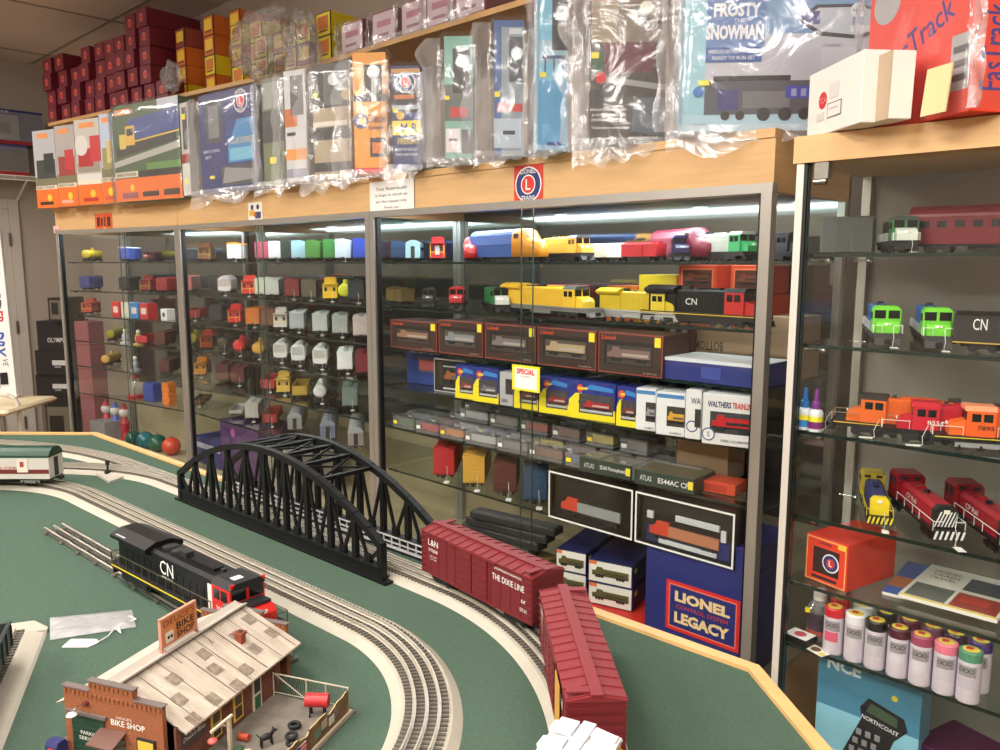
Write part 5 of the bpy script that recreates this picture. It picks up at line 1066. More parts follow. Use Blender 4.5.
# leftmost cabinet: things stand on lines parallel to its front
def on1(px, si, back=.14):
    n_ = Vector((-DD1[1], DD1[0])); P0 = (C1.x + n_.x * back, C1.y + n_.y * back); p = pxl(px, SH[si] if si < 6 else -1.05, P0, DD1); p.z += .0006; return p
def car1(kind, si, px, col, desc, a=-40, sc=.85, back=.17, **kw):
    p = on1(px, si, back); A = R(a); lb = '%s on the %s of the leftmost cabinet' % (desc, ROW[si] if si < 6 else 'floor'); G = 'toys in the leftmost cabinet'; c = (p.x, p.y, p.z)
    if kind == 'box': return boxcar('toy_boxcar', lb, 'toy train car', c, A, col, L=.24, W=.064, H=.078, group=G, sc=sc, detail=False, door='single', **kw)
    if kind == 'tank': return tankcar('toy_tank_car', lb, 'toy train car', c, A, col, G, sc)
    if kind == 'cab': return caboose('toy_caboose', lb, 'toy train car', c, A, col, G, sc)
    if kind == 'gon': return gondola('toy_gondola', lb, 'toy train car', c, A, col, L=.24, group=G, sc=sc)
car1('tank', 0, 93, (190, 166, 36), 'yellow tank car'); car1('box', 0, 131, (62, 84, 170), 'blue and white boxcar', roof=(190, 196, 206)); 
car1('box', 1, 92, (54, 64, 120), 'dark blue boxcar'); car1('box', 1, 131, (34, 34, 38), 'black boxcar with white tag'); car1('cab', 1, 150, (140, 36, 46), 'dark red caboose'); car1('box', 1, 168, (150, 40, 44), 'red boxcar at the right end')
car1('cab', 2, 92, (190, 70, 56), 'small red caboose'); car1('gon', 3, 148, (196, 50, 60), 'small red gondola'); car1('tank', 3, 117, (150, 140, 40), 'olive yellow tank car'); car1('box', 3, 166, (96, 50, 40), 'brown boxcar')
car1('tank', 4, 112, (196, 158, 70), 'tan yellow tank car'); car1('box', 4, 170, (90, 50, 50), 'dull maroon boxcar')
dl = diesel('dark toy locomotive with a white tag, top shelf of the leftmost cabinet', on1(153, 0, .17), R(-40), hood=(70, 40, 50), cab=(120, 40, 50), sc=.62, lod=1, wing=False)
for i, (px, c_, nm) in enumerate(((116, (200, 44, 46), 'red'), (125.5, (206, 214, 200), 'pale green'), (134.5, (60, 130, 200), 'blue'), (144, (190, 50, 52), 'dark red'))):
    p = on1(px, 2, .08); carton('small_box', '%s small square box in the row of four, third shelf of the leftmost cabinet' % nm, 'box', p, math.atan2(DD1[1], DD1[0]), .078, .06, .085, c_, [('r', .2, .3, .8, .7, (220, 210, 200))], 'four small square boxes')
p = on1(164, 2, .08); carton('small_box', 'small white box with a black mark, third shelf of the leftmost cabinet', 'box', p, w1 if 'w1' in globals() else 0, .055, .05, .06, (222, 222, 220), [('c', .5, .5, .2, (40, 40, 44))])
# gumball style dome, figures, balls
def lathe_thing(name, label, cat, p, prof, m, parts=()):
    o = thing(name, label, cat, p); w = MB(); w.lathe(prof, m, 20); part('body', w, o)
    for nme, f in parts: w = MB(); f(w); part(nme, w, o)
    return o
gd_ = lathe_thing('glass_dome', 'clear glass dome on a red base on the sixth shelf of the leftmost cabinet', 'glass dome', on1(136, 5, .12), [(0, 0), (.045, 0), (.047, .014), (.038, .022), (0, .022)], M((170, 36, 44), .4),
    [('dome', lambda w: w.lathe([(.036, .022), (.037, .075), (.030, .098), (.015, .110), (0, .113)], CLEAR, 20)), ('knob', lambda w: w.lathe([(0, .118), (.012, .116), (.02, .124), (.012, .134), (0, .136)], M((190, 40, 46), .4), 16))])
solo('display_box', MB().bev(-.048, .048, -.03, .03, 0, .105, M((46, 70, 150), .4), .006), 'blue upright box with an oval on the sixth shelf of the leftmost cabinet', 'box', on1(153, 5, .12), w1)
for k in range(5):
    p = on1(170, 5, .10); solo('small_orange_box', MB().bev(-.03, .03, -.025, .025, 0, .024, M((214, 120, 40), .5), .003), 'small orange box, %s of the orange pile by the cabinet post' % ['bottom', 'second', 'third', 'fourth', 'top'][k], 'box', (p.x, p.y, p.z + k * .025), w1 + (.08 if k % 2 else -.05), 'pile of small orange boxes')
for px, c_, nm, r_ in ((134, (30, 84, 70), 'dark green', .045), (146, (40, 110, 120), 'teal', .05), (158, (36, 92, 76), 'green', .05), (172, (206, 74, 50), 'orange red', .05)):
    p = on1(px, 6, .13); w = MB(); w.ball((0, 0, r_), r_, M(c_, .25), 20); w.cyl((0, 0, r_ * 1.95), (0, 0, r_ * 2.12), .008, CHROME, 10); solo('ornament_ball', w, '%s round ornament on the floor of the leftmost cabinet' % nm, 'ornament', p, 0, 'round ornaments')
for px, c_, nm in ((108, (190, 40, 60), 'red'), (117, (80, 100, 190), 'blue'), (126, (170, 40, 56), 'crimson')):
    p = on1(px, 6, .2); p.z += .0; w = MB(); w.lathe([(0, 0), (.03, 0), (.022, .05), (.028, .10), (.012, .14), (0, .142)], M(c_, .4), 14); w.ball((0, 0, .165), .03, M((214, 206, 206), .5), 12); w.cyl((0, 0, .185), (0, 0, .22), .022, M(c_, .4), 12, r2=.004); solo('toy_figure', w, 'small %s and white toy figure on the floor of the leftmost cabinet' % nm, 'figurine', p, 0, 'small toy figures')
for px, si, c_, nm in ((139, 3, (204, 170, 100), 'tan'), (126, 3, (190, 190, 194), 'silver'), (136, 4, (150, 150, 156), 'pewter')):
    p = on1(px, si, .10); w = MB(); w.lathe([(0, 0), (.030, 0), (.030, .008), (.014, .014), (.020, .035), (.016, .055), (.006, .062)], M(c_, .4), 16); w.ball((0, 0, .072), .012, M((226, 220, 210), .4), 12); solo('figurine', w, '%s bell shaped figurine on the %s of the leftmost cabinet' % (nm, ROW[si]), 'figurine', p, 0)
# pink stack stands in for boxes reflected in the glass; grey box inside
for k in range(8):
    p = on1(98, 6, .24); solo('reflection_box', MB().bev(-.08, .08, -.05, .05, 0, .148, M((150, 84, 92), .6), .004), 'pink box standing in for a reflection, %s in the stack beside the leftmost cabinet' % ['bottom', 'second', 'third', 'fourth', 'fifth', 'sixth', 'seventh', 'topmost'][k], 'box', (p.x - .004 * k, p.y, .0005 + k * .1485), w1)
carton('grey_box', 'pale grey box on the floor of the leftmost cabinet', 'box', on1(98, 6, .1), w1, .16, .12, .11, (130, 130, 134))

# ---------------- right-hand main cabinet
def loco2(px, si, Y, a, L, **k):
    """nose (+x) at column px"""
    p = on(px, si, Y); p.x = min(p.x, -.885); A = R(a); return (p.x - math.cos(A) * L / 2, p.y - math.sin(A) * L / 2, p.z), A
C3 = 'of the right-hand main cabinet'
for kind, px, col, desc, kw in (('box', 384, (44, 52, 90), 'dark blue boxcar', {}), ('box', 394, (90, 44, 46), 'maroon boxcar', {}), ('pass', 413, (150, 190, 200), 'pale blue passenger car', dict(rf=(150, 180, 190))), ('cab', 437, (170, 30, 36), 'red caboose', {}), ('box', 398, (70, 100, 150), 'mid blue boxcar', {})):
    p = on(px, 0, 1.88); A = R(-44); L = .2; c = (p.x - math.cos(A) * L / 2, p.y - math.sin(A) * L / 2, p.z); lb = desc + ' at the left end of the top shelf, sale sign cabinet'
    if kind == 'box': boxcar('toy_boxcar', lb, 'toy train car', c, A, col, L=.24, W=.064, H=.078, sc=.8, detail=False, door='single')
    elif kind == 'pass': passenger('toy_passenger_car', lb, 'toy train car', c, A, col, kw['rf'], sc=.8, L=.26)
    else: o = caboose('toy_caboose', lb, 'toy train car', c, A, col, sc=.85); t = MB(); t.box(.079, .081, -.009, .009, .03, .068, M((190, 200, 200), .4)); part('end_door', t, o)
def funit(label, c, A, body, nose, L=.30, sc=1, roof=None, group=None, lower=None, num='', side2=None):
    """streamlined cab unit with a rounded nose at +x"""
    o = thing('toy_locomotive', label, 'toy locomotive', c, A, group, sc); b = M(body, .35); nm = M(nose, .35); hl = L / 2; rf = M(roof or body, .4)
    sec = lambda s_, zt: [(-.032 * s_, .014), (-.033 * s_, zt * .72), (-.026 * s_, zt * .92), (-.012 * s_, zt), (.012 * s_, zt), (.026 * s_, zt * .92), (.033 * s_, zt * .72), (.032 * s_, .014)]
    t = MB(); t.prism(sec(1, .094), -hl, hl * .35, b); part('body', t, o)
    t = MB(); st = [(hl * .35, 1, .094), (hl * .60, 1, .094), (hl * .68, .98, .080), (hl * .74, .95, .066), (hl * .88, .86, .062), (hl * .96, .66, .056), (hl, .40, .046)]; vs_ = []
    for x, s_, zt in st: vs_ += [(x, y, z) for y, z in sec(s_, zt)]
    t.add(vs_, [(i * 8 + j, i * 8 + (j + 1) % 8, i * 8 + 8 + (j + 1) % 8, i * 8 + 8 + j) for i in range(len(st) - 1) for j in range(8)] + [tuple(range((len(st) - 1) * 8, len(st) * 8))], nm, True); part('nose', t, o)
    t = MB()
    for s_ in (-1, 1): t.add([(hl * .62, s_ * .004, .089), (hl * .725, s_ * .004, .070), (hl * .72, s_ * .022, .070), (hl * .62, s_ * .022, .086)], [(0, 1, 2, 3)], BLK); t.box(hl * .42, hl * .55, s_ * .033 - .0006, s_ * .033 + .0006, .066, .080, BLK)
    part('windshield', t, o)
    t = MB(); t.cyl((hl * .93, 0, .055), (hl * .985, 0, .055), .006, M((240, 236, 220), .2), 12); part('headlight', t, o)
    if side2:
        t = MB()
        for s_ in (-1, 1): t.box(-hl, hl * .35, s_ * .0335 - .0006, s_ * .0335 + .0006, .05, .078, M(side2, .4))
        part('side_stripe', t, o)
    t = MB(); t.box(-hl + .03, hl - .04, -.02, .02, .004, .016, BLK); part('fuel_tank', t, o)
    truck(o, -hl + .05, .064); truck(o, hl - .06, .064)
    if num: text(num, o, (hl * 1.0, 0, .035), .02, .008, WHT, rz=math.pi / 2)
    return o
c, A = loco2(471, 0, 1.86, -48, .26); funit('blue and white striped toy locomotive with a red round nose', c, A, (50, 80, 130), (186, 34, 34), .26, .9, side2=(210, 216, 220), num='CN')
c, A = loco2(541, 0, 1.84, -14, .36); funit('large blue and yellow streamlined locomotive with a bulging orange nose, top shelf', c, A, (40, 76, 140), (214, 140, 36), .36, 1.08, side2=(70, 100, 170), roof=(214, 140, 36))
def D(label, px, si, Y, a, L=.34, sc=1.0, **k):
    c, A = loco2(px, si, Y, a, L * sc); return diesel(label, c, A, L=L, sc=sc, lod=1, xc=L * .31, **k)
UPY = (222, 176, 50)
D('yellow diesel with grey roof just right of the orange nosed one, top shelf', 588, 0, 1.90, -18, .30, .85, hood=(206, 160, 60), roof=(70, 70, 70), wing=False)
boxcar('toy_boxcar', 'white boxcar behind the small red car on the top shelf', 'toy train car', on(610, 0, 1.98), R(-10), (222, 214, 196), L=.2, W=.06, H=.05, sc=.8, detail=False, door='single')
boxcar('toy_boxcar', 'small red and white car in the middle of the top shelf', 'toy train car', on(643, 0, 1.88), R(-8), (190, 40, 48), L=.15, W=.05, H=.045, sc=.85, detail=False, door='single')
D('dark purple diesel on the top shelf left of the maroon one', 682, 0, 1.86, -50, .26, .75, hood=(50, 44, 90), cab=(44, 40, 80), wing=False)
c, A = loco2(712, 0, 1.87, -30, .3); funit('maroon streamlined locomotive on the top shelf near the green one', c, A, (120, 30, 56), (120, 30, 56), .3, .95)
D('small green and white diesel near the right end of the top shelf', 752, 0, 1.84, -22, .24, .8, hood=(190, 196, 190), cab=(50, 170, 100), nose=(60, 180, 110), wing=False)
D('black diesel at the right end of the top shelf beside the post', 800, 0, 2.02, -20, .26, .8, hood=(26, 28, 34), wing=False)
# shelf two
boxcar('toy_boxcar', 'brown and yellow boxcar at the left of the second shelf above brown boxes', 'toy train car', on(400, 1, 1.95), R(-20), (120, 96, 50), L=.22, W=.06, H=.06, sc=.85, detail=False, door='single')
D('black diesel with a brass headlamp at the left of the second shelf', 428, 1, 1.86, -46, .24, .75, hood=(44, 40, 34), wing=False)
D('small red diesel switcher on the second shelf with a white tag', 456, 1, 1.84, -48, .24, .85, hood=(170, 30, 36), cab=(180, 34, 40), wing=False)
o = D('green diesel with black and white striped nose on the second shelf', 503, 1, 1.84, -34, .28, .88, hood=(44, 110, 60), cab=(40, 110, 60), nose=(220, 224, 220), wing=False, roof=(34, 40, 36))
D('long yellow diesel with dark roof in the centre of the second shelf', 596, 1, 1.83, -10, .44, 1.0, hood=UPY, cab=(230, 186, 50), nose=(236, 196, 60), roof=(80, 80, 80), frame=(120, 120, 116))
passenger('toy_passenger_car', 'long dark red passenger car at the back of the second shelf', 'toy train car', on(545, 1, 2.06), 0, (140, 36, 40), (150, 60, 56), L=.42, sc=.9)
D('olive yellow diesel right of the long yellow one, second shelf', 682, 1, 1.86, -8, .34, .92, hood=(196, 170, 40), cab=(214, 190, 50), roof=(60, 60, 56), frame=(170, 170, 166), trk=(150, 152, 154))
o = D('black and red diesel with a white logo at the right of the second shelf', 778, 1, 1.84, -6, .36, 1.05, cab=(190, 34, 34), nose=(190, 34, 34), stripe=(220, 190, 50), letters=[('CN', -.02, .058, .034, .016, WHT)])
solidbox('train_box', 'yellow box at the back of the second shelf above the olive diesel', 'boxed train car', 638, 676, 1, 2.02, .125, .12, (224, 196, 40), 0, [('r', .1, .1, .9, .45, (214, 120, 40))])
solidbox('train_box', 'orange box at the back of the second shelf left of the yellow box', 'boxed train car', 606, 637, 1, 2.02, .09, .12, (216, 106, 40), 0, [('r', .1, .2, .6, .8, (200, 80, 40))])
for (x0, x1, z, nm) in ((678, 716, 0, 'lower orange window box'), (678, 716, .078, 'upper orange window box'), (730, 768, .0, 'lower orange red window box'), (730, 768, .078, 'upper orange red window box')):
    solidbox('window_box', '%s %s on the second shelf' % (nm, 'behind the black and red diesel' if x0 > 700 else 'in the centre'), 'boxed train car', x0, x1, 1, 1.99, .076, .12, (222, 74, 40), 0, [('r', .08, .12, .92, .88, (240, 120, 70)), ('r', .12, .18, .88, .82, (90, 40, 30)), ('train', .2, .3, .8, .7, (130, 60, 40), (60, 40, 40))], dz=z)
# shelf three: brown window boxes with orange script
BRW = (58, 40, 36)
for i, (x0, x1) in enumerate(((391, 437), (439, 483), (485, 535.5), (537.5, 596), (598, 662))):
    o = solidbox('window_box', ['first', 'second', 'third', 'fourth', 'fifth'][i] + ' dark brown window box from the left with orange script, third shelf', 'boxed train car', x0, x1, 2, 1.79, .112 if i else .10, .13, (70, 44, 40), 0,
        [('r', .0, .0, 1, 1, (150, 66, 56)), ('r', .015, .03, .985, .97, BRW), ('r', .1, .22, .86, .80, (28, 24, 24)), ('r', .14, .25, .84, .70, (84, 74, 66) if i % 2 else (70, 60, 56)), ('train', .16, .30, .82, .66, [(150, 110, 90), (130, 134, 140), (120, 112, 110), (170, 150, 116), (126, 100, 96)][i], (170, 160, 150)), ('t', 'Lionel', .17, .88, .22, .10, (226, 84, 40)), ('r', .88, .72, .97, .95, (244, 226, 50)), ('t', '6-25713', .82, .08, .2, .035, (190, 170, 160))], 'brown window boxes on the third shelf')
    t = MB(); c_w = (o.children[0].data.vertices[0].co.x); 
solidbox('shipping_carton', 'long tan cardboard carton printed BOTTOM upside down on the third shelf', 'cardboard box', 664, 800, 2, 1.99, .165, .14, (186, 152, 118), 0, [('t', 'BOTTOM', .36, .45, .22, .16, (90, 74, 60), math.pi)], dz=.0)
solidbox('long_flat_box', 'long dark blue box with a white top edge on the third shelf', 'boxed train car', 664, 790, 2, 1.80, .058, .16, (40, 50, 120), 0, [('r', 0, .86, 1, 1, (214, 218, 224)), ('r', .4, .2, .6, .7, (60, 76, 150))], topc=(226, 228, 232))
solidbox('narrow_box', 'small brown and grey box between the brown window boxes and the carton', 'boxed train car', 664, 690, 2, 1.96, .13, .1, (96, 60, 50), 0, [('r', .2, .1, .4, .9, (170, 170, 170)), ('r', .65, .1, .85, .9, (170, 170, 170))])
# shelf four
solidbox('train_box', 'dark blue box with white lettering at the left of the fourth shelf', 'boxed train car', 407, 440, 3, 1.90, .155, .14, (38, 66, 140), .15, [('t', 'WALTHERS', .55, .80, .9, .11, (226, 230, 240)), ('r', .35, .3, .98, .66, (90, 90, 130)), ('r', .4, .35, .9, .6, (190, 90, 90))])
solidbox('window_box', 'black window box with silver border on the fourth shelf', 'boxed train car', 434, 466, 3, 1.84, .118, .1, (190, 192, 194), .12, [('r', .03, .04, .97, .96, (32, 30, 30)), ('r', .3, .76, .8, .80, (170, 170, 170)), ('r', .3, .1, .8, .15, (200, 200, 200)), ('train', .35, .3, .9, .66, (150, 90, 50), (90, 90, 100))])
yb = [(455.5, 474), (473, 498.5), (514, 538), (539, 568.5), (568, 615), (616, 636)]
for i, (x0, x1) in enumerate(yb):
    solidbox('window_box', ['first', 'second', 'third', 'fourth', 'fifth', 'sixth'][i] + ' yellow and blue window box from the left on the fourth shelf', 'boxed train car', x0, x1, 3, 1.80 - .004 * (i % 2), .112, .08, (40, 50, 130), .10,
        [('r', 0, .0, 1, .30, (240, 222, 40)), ('p', [(0, .1), (.16, .04), (.30, .1), (.22, .45), (.30, .68), (.16, .66), (.02, .48)], (240, 222, 40)), ('p', [(.3, .80), (.95, .76), (.95, .86), (.5, .92)], (60, 130, 200)), ('r', .24, .16, .96, .66, (70, 66, 70)), ('r', .27, .20, .94, .26, (190, 190, 190)), ('train', .34, .26, .9, .50, [(150, 60, 50), (110, 110, 116), (120, 60, 50), (150, 50, 50), (170, 44, 50), (120, 60, 56)][i], (190, 180, 176)), ('c', .26, .80, .10, (214, 80, 60)), ('r', .22, .77, .42, .83, (236, 200, 60))], 'yellow and blue window boxes on the fourth shelf')
solidbox('window_box', 'silver grey box with a dark window between the yellow and blue boxes', 'boxed train car', 499.5, 513, 3, 1.80, .108, .08, (176, 178, 180), .1, [('r', .45, .35, 1, .80, (60, 50, 50)), ('r', .15, .1, .6, .2, (120, 120, 124))])
for i, (x0, x1) in enumerate(((635.5, 655), (655.5, 684))):
    solidbox('window_box', ['first', 'second'][i] + ' white window box with a blue top band right of the yellow and blue boxes', 'boxed train car', x0, x1, 3, 1.79 - .012 * i, .115, .09, (226, 228, 230), .16, [('r', .03, .86, .97, .95, (70, 130, 186)), ('r', .5 if i == 0 else .38, .22, 1, .68, (60, 56, 54)), ('train', .55 if i == 0 else .42, .28, .98, .56, (150, 150, 150) if i == 0 else (214, 160, 50), (90, 90, 90)), ('t', 'BLOMBERG', .7, .07, .4, .05, (110, 110, 116))], 'white and blue window boxes')
for i, (x0, x1, Y_) in enumerate(((684.5, 700, 1.785), (701.5, 784, 1.765))):
    solidbox('window_box', ['narrow showing white box behind the larger one', 'large white window box with dark and red lettering and a red engine picture'][i], 'boxed train car', x0, x1, 3, Y_, .128, .08, (224, 222, 222), .22 if i else .2,
        [('t', 'WA', .65, .78, .6, .13, (40, 50, 90)), ('c', .45, .26, .12, (60, 90, 130)), ('c', .45, .26, .095, (226, 226, 226)), ('r', .62, .25, 1, .62, (50, 50, 54))] if i == 0 else
        [('t', 'WALTHERS', .30, .80, .42, .12, (40, 50, 100), 0, .03), ('t', 'TRAINLINE', .72, .80, .38, .12, (206, 60, 50), 0, .03), ('r', .14, .24, .97, .66, (60, 60, 62)), ('train', .18, .28, .92, .60, (186, 36, 40), (36, 36, 40)), ('t', 'CP RAIL', .66, .46, .16, .05, (220, 220, 220)), ('c', .12, .20, .13, (60, 90, 130)), ('c', .12, .20, .105, (230, 230, 230)), ('t', 'S', .12, .20, None, .1, (60, 90, 130)), ('t', 'DIESEL LOCOMOTIVE', .6, .10, .5, .05, (90, 90, 96))])
# shelf five: clear plastic cases, laid in rows
random.seed(11)
cs = None; names_ = ['grey', 'orange', 'brown', 'blue', 'red', 'green', 'silver', 'yellow']
ccol = [(110, 112, 116), (190, 120, 60), (110, 70, 56), (70, 84, 120), (170, 50, 50), (60, 90, 70), (170, 172, 176), (200, 180, 70)]
def case(px0, px1, si, Y, h, k, rowname, idx, dz=0, Dp=.06):
    c, w_, a, b = fit(px0, px1, .05, SH[si] + dz, (0, Y), X1); c.z += .0008 + (.0 if dz == 0 else 0)
    o = thing('clear_case', 'clear case with %s train car, %s in the %s' % (names_[k], idx, rowname), 'boxed train car', c, .05, 'clear plastic train cases')
    t = MB(); t.box(-w_ / 2, w_ / 2, 0, Dp, 0, .004, M((60, 62, 66), .5)); part('tray', t, o)
    t = MB(); t.box(-w_ / 2, w_ / 2, 0, Dp, .0042, h, CLEAR); part('cover', t, o)
    t = MB(); m = M(ccol[k], .5); t.box(-w_ / 2 + .012, w_ / 2 - .012, Dp * .3, Dp * .8, .010, h * .78, m); t.prism([(Dp * .28, h * .76), (Dp * .55, h * .9), (Dp * .82, h * .76)], -w_ / 2 + .011, w_ / 2 - .011, DK)
    for s_ in (-1, 1): t.cyl((s_ * (w_ / 2 - .025), Dp * .25, .008), (s_ * (w_ / 2 - .025), Dp * .85, .008), .004, DK, 8)
    part('model_car', t, o)
    t = MB(); t.box(-w_ / 2 + .004, -w_ / 2 + .022, -.0006, 0, h * .35, h * .62, YEL if k % 2 else WHT); part('price_sticker', t, o)
    return o
front = [(393, 414), (416, 438), (440, 463), (465, 495), (497, 527), (529, 562), (565, 600), (603, 640)]
ords = ['first', 'second', 'third', 'fourth', 'fifth', 'sixth', 'seventh', 'eighth', 'ninth', 'tenth']
for i, (x0, x1) in enumerate(front): case(x0, x1, 4, 1.79, .045, [5, 4, 1, 6, 0, 2, 3, 0][i], 'front row of the fifth shelf', ords[i])
for i, x in enumerate((408, 431, 454, 478, 505, 534, 566, 600, 636, 668)): case(x, x + 22 + i * 1.3, 4, 1.88, .048, [0, 2, 6, 3, 0, 7, 2, 6, 0, 1][i], 'second row of the fifth shelf', ords[i])
for i, x in enumerate((460, 490, 520, 552, 586, 620)): case(x, x + 27, 4, 1.88, .044, [6, 0, 4, 2, 7, 0][i], 'second row upper layer, fifth shelf', ords[i], dz=.0495)
for i, x in enumerate((450, 478, 508, 540, 574, 608, 644)): case(x, x + 26, 4, 1.98, .05, [6, 0, 6, 6, 1, 6, 0][i], 'back row of the fifth shelf', ords[i])
for i, x in enumerate((465, 495, 560, 600)): case(x, x + 26, 4, 1.98, .05, [0, 6, 6, 0][i], 'back row upper layer, fifth shelf', ords[i], dz=.0515)
for x0, x1, s_, t_ in ((579, 631, 'SD60 Pennsylvania', 'left'), (634, 694, 'ES44AC CP', 'right')):
    solidbox('flat_box', 'low dark green box with white lettering, %s one of two on the fifth shelf' % t_, 'boxed train car', x0, x1, 4, 1.78, .042, .12, (44, 58, 50), .06, [('t', s_, .66, .5, .5, .34, (226, 228, 224)), ('t', 'ATLAS', .2, .5, .2, .34, (200, 205, 200)), ('r', .90, .3, .98, .8, (236, 216, 60))], topc=(96, 90, 70))
solidbox('shipping_carton', 'upright tan cardboard carton at the right end of the fifth shelf', 'cardboard box', 676, 727, 4, 1.93, .135, .12, (150, 120, 90), .1)
solidbox('red_accessory', 'low orange red box at the right end of the fifth shelf', 'boxed train car', 690, 735, 4, 1.84, .03, .08, (206, 70, 40), .1, [('r', .2, .2, .8, .8, (180, 50, 36))])
# shelf six: boxcars at an angle
def car3(px, col, desc, kind='box', a=-50, Y=1.83, sc=1.15, s_=None):
    p = on(px, 5, Y); A = R(a); L = .22; c = (p.x - math.cos(A) * L / 2 * sc, p.y - math.sin(A) * L / 2 * sc, p.z); lb = desc + ' on the sixth shelf behind the first red boxcar roof'
    o = boxcar('toy_boxcar', lb, 'toy train car', c, A, col, L=.23, W=.064, H=.085, sc=sc, detail=False, door='single', letters=[(s_, .06, .062, .03, .018)] if s_ else ()); price(o, .115); return o
car3(444, (176, 34, 44), 'bright red boxcar'); car3(474, (206, 160, 60), 'yellow sided boxcar with pale end', ); car3(505, (88, 40, 32), 'brown boxcar with white emblem', s_='BN'); car3(535, (36, 70, 104), 'dark blue boxcar', s_='CN')
for i, (x0, x1, y0, hh) in enumerate(((548.5, 632, 0, .143), (634.5, 733, 0, .143))):
    c, w_, a, b = fit(x0, x1, .0, SH[5], (0, 1.775), X1); c.z += .001; h = hh
    o = thing('window_box', ['large black window box with a white frame and an orange and grey locomotive', 'large black window box with white frame, red and white locomotive and foam'][i], 'boxed locomotive', c, 0, 'white framed window boxes')
    t = MB(); t.box(-w_ / 2, w_ / 2, .012, .11, 0, h, BLK); t.box(-w_ / 2, w_ / 2, 0, .012, 0, .012, BLK); t.box(-w_ / 2, w_ / 2, 0, .012, h - .012, h, BLK); t.box(-w_ / 2, -w_ / 2 + .012, 0, .012, .012, h - .012, BLK); t.box(w_ / 2 - .012, w_ / 2, 0, .012, .012, h - .012, BLK); part('carton', t, o)
    t = MB(); f_ = .005
    for q in ((-w_ / 2, w_ / 2, 0, f_), (-w_ / 2, w_ / 2, h - f_, h), (-w_ / 2, -w_ / 2 + f_, f_, h - f_), (w_ / 2 - f_, w_ / 2, f_, h - f_)): t.box(q[0], q[1], -.001, 0, q[2], q[3], WHT)
    part('white_frame', t, o)
    t = MB(); t.box(-w_ / 2 + .012, w_ / 2 - .012, .001, .0018, .012, h - .012, GLASS); part('clear_window', t, o)
    ih = h - .03; iw = w_ - .05
    t = MB(); col1 = (206, 66, 44); 
    t.box(-iw * .44, iw * .44, .004, .0115, .030, .034, DK)
    t.box(-iw * .18, iw * .42, .004, .0115, .036, .064, M((150, 150, 150) if i == 0 else (190, 120, 90), .5)); t.prism([(-iw * .42, .036), (-iw * .42, .055), (-iw * .36, .060), (-iw * .33, .074), (-iw * .18, .074), (-iw * .18, .036)], .004, .0115, M(col1, .45), 'y')
    for q in (-.36, -.3, -.24, .24, .3, .36): t.cyl((iw * q, .004, .026), (iw * q, .0115, .026), .006, DK, 10)
    part('model_locomotive', t, o)
    if i: t = MB(); fm_ = M((206, 206, 210), .8); t.bev(-iw * .30, iw * .40, .003, .0105, .014, .026, fm_, .001); t.bev(-iw * .10, iw * .42, .004, .0115, .084, .100, fm_, .001); t.bev(-iw * .46, -iw * .38, .004, .0115, .076, .096, fm_, .001); t.bev(iw * .44, iw * .5, .004, .0115, .06, .09, fm_, .001); part('foam', t, o)
# cabinet floor
for x0, x1, z, nm in ((556, 586, 0, 'lower left'), (556, 586, .068, 'upper left'), (588, 632, 0, 'lower right'), (588, 632, .068, 'upper right')):
    solidbox('window_box', '%s navy box with white picture end beside the large navy box' % nm, 'boxed locomotive', x0, x1, 6, 1.80, .0665, .30, (28, 34, 80), .25, [('r', .02, .04, .98, .96, (224, 222, 214)), ('train', .1, .25, .92, .72, (90, 84, 50), (60, 60, 40)), ('r', .02, .8, .2, .96, (226, 120, 60))], dz=z, z=-1.0, group='navy boxes with white ends', side=[('r', .06, .6, .12, .8, (214, 206, 60))])
solidbox('flat_red_box', 'flat red box lying on the cabinet floor left of the large navy box', 'box', 575, 646, 6, 1.775, .048, .3, (206, 50, 40), 0)
o = solidbox('control_system_box', 'large navy blue box with gold lettering in a red frame behind the table edge', 'boxed train controller', 644, 760, 6, 1.785, .345, .22, (36, 44, 112), .0,
    [('r', .22, .20, .93, .60, (214, 44, 40)), ('r', .25, .225, .90, .575, (230, 120, 100)), ('r', .26, .235, .89, .565, (36, 44, 112)), ('t', 'LIONEL', .575, .485, .53, .085, (236, 206, 150), 0, .05), ('t', 'CONTROL SYSTEM', .575, .405, .50, .032, (190, 60, 70)), ('t', 'LEGACY', .575, .315, .53, .09, (236, 206, 150), 0, .05)], z=-1.05)
solidbox('flat_red_box', 'flat red box lying in front at the foot of the large navy box', 'box', 738, 775, 6, 1.76, .06, .02, (206, 40, 40), 0, [('t', 'LIONEL', .4, .7, .5, .25, (230, 190, 180))])
for k in range(4):
    p = on(497 + k * 6, 6, 1.86); p.z += .0; w = MB(); w.bev(-.17, .17, -.028, .028, 0, .026, M((40, 42, 42), .4), .004); w.box(-.16, .16, -.02, .02, .026, .029, M((90, 92, 92), .3)); solo('flat_black_case', w, 'flat black case, %s of the pile on the cabinet floor behind the boxcar' % ['bottom', 'second', 'third', 'top'][k], 'case', (p.x, p.y, p.z + .10 + k * .0295), .05 * k, 'pile of flat black cases')
w = MB(); w.bev(-.2, .2, -.07, .07, 0, .10, M((120, 100, 60), .6), .004); p = on(500, 6, 1.86); solo('tan_box', w, 'tan box under the pile of flat black cases on the cabinet floor', 'box', p)
for k in range(3):
    p = on(560 - k * 14, 6, 1.83); w = MB(); w.box(-.15, .15, -.02, .02, 0, .012, M((36, 110, 70), .5))
    for i in range(14): w.box(-.145 + i * .022, -.137 + i * .022, -.022, .022, .012, .017, M((40, 120, 76), .5))
    solo('green_track_strip', w, 'green ribbed track strip, %s on the cabinet floor' % ['right one', 'middle one', 'left one'][k], 'track strip', (p.x, p.y + .05 * k, p.z + .0), .1, 'green ribbed strips')
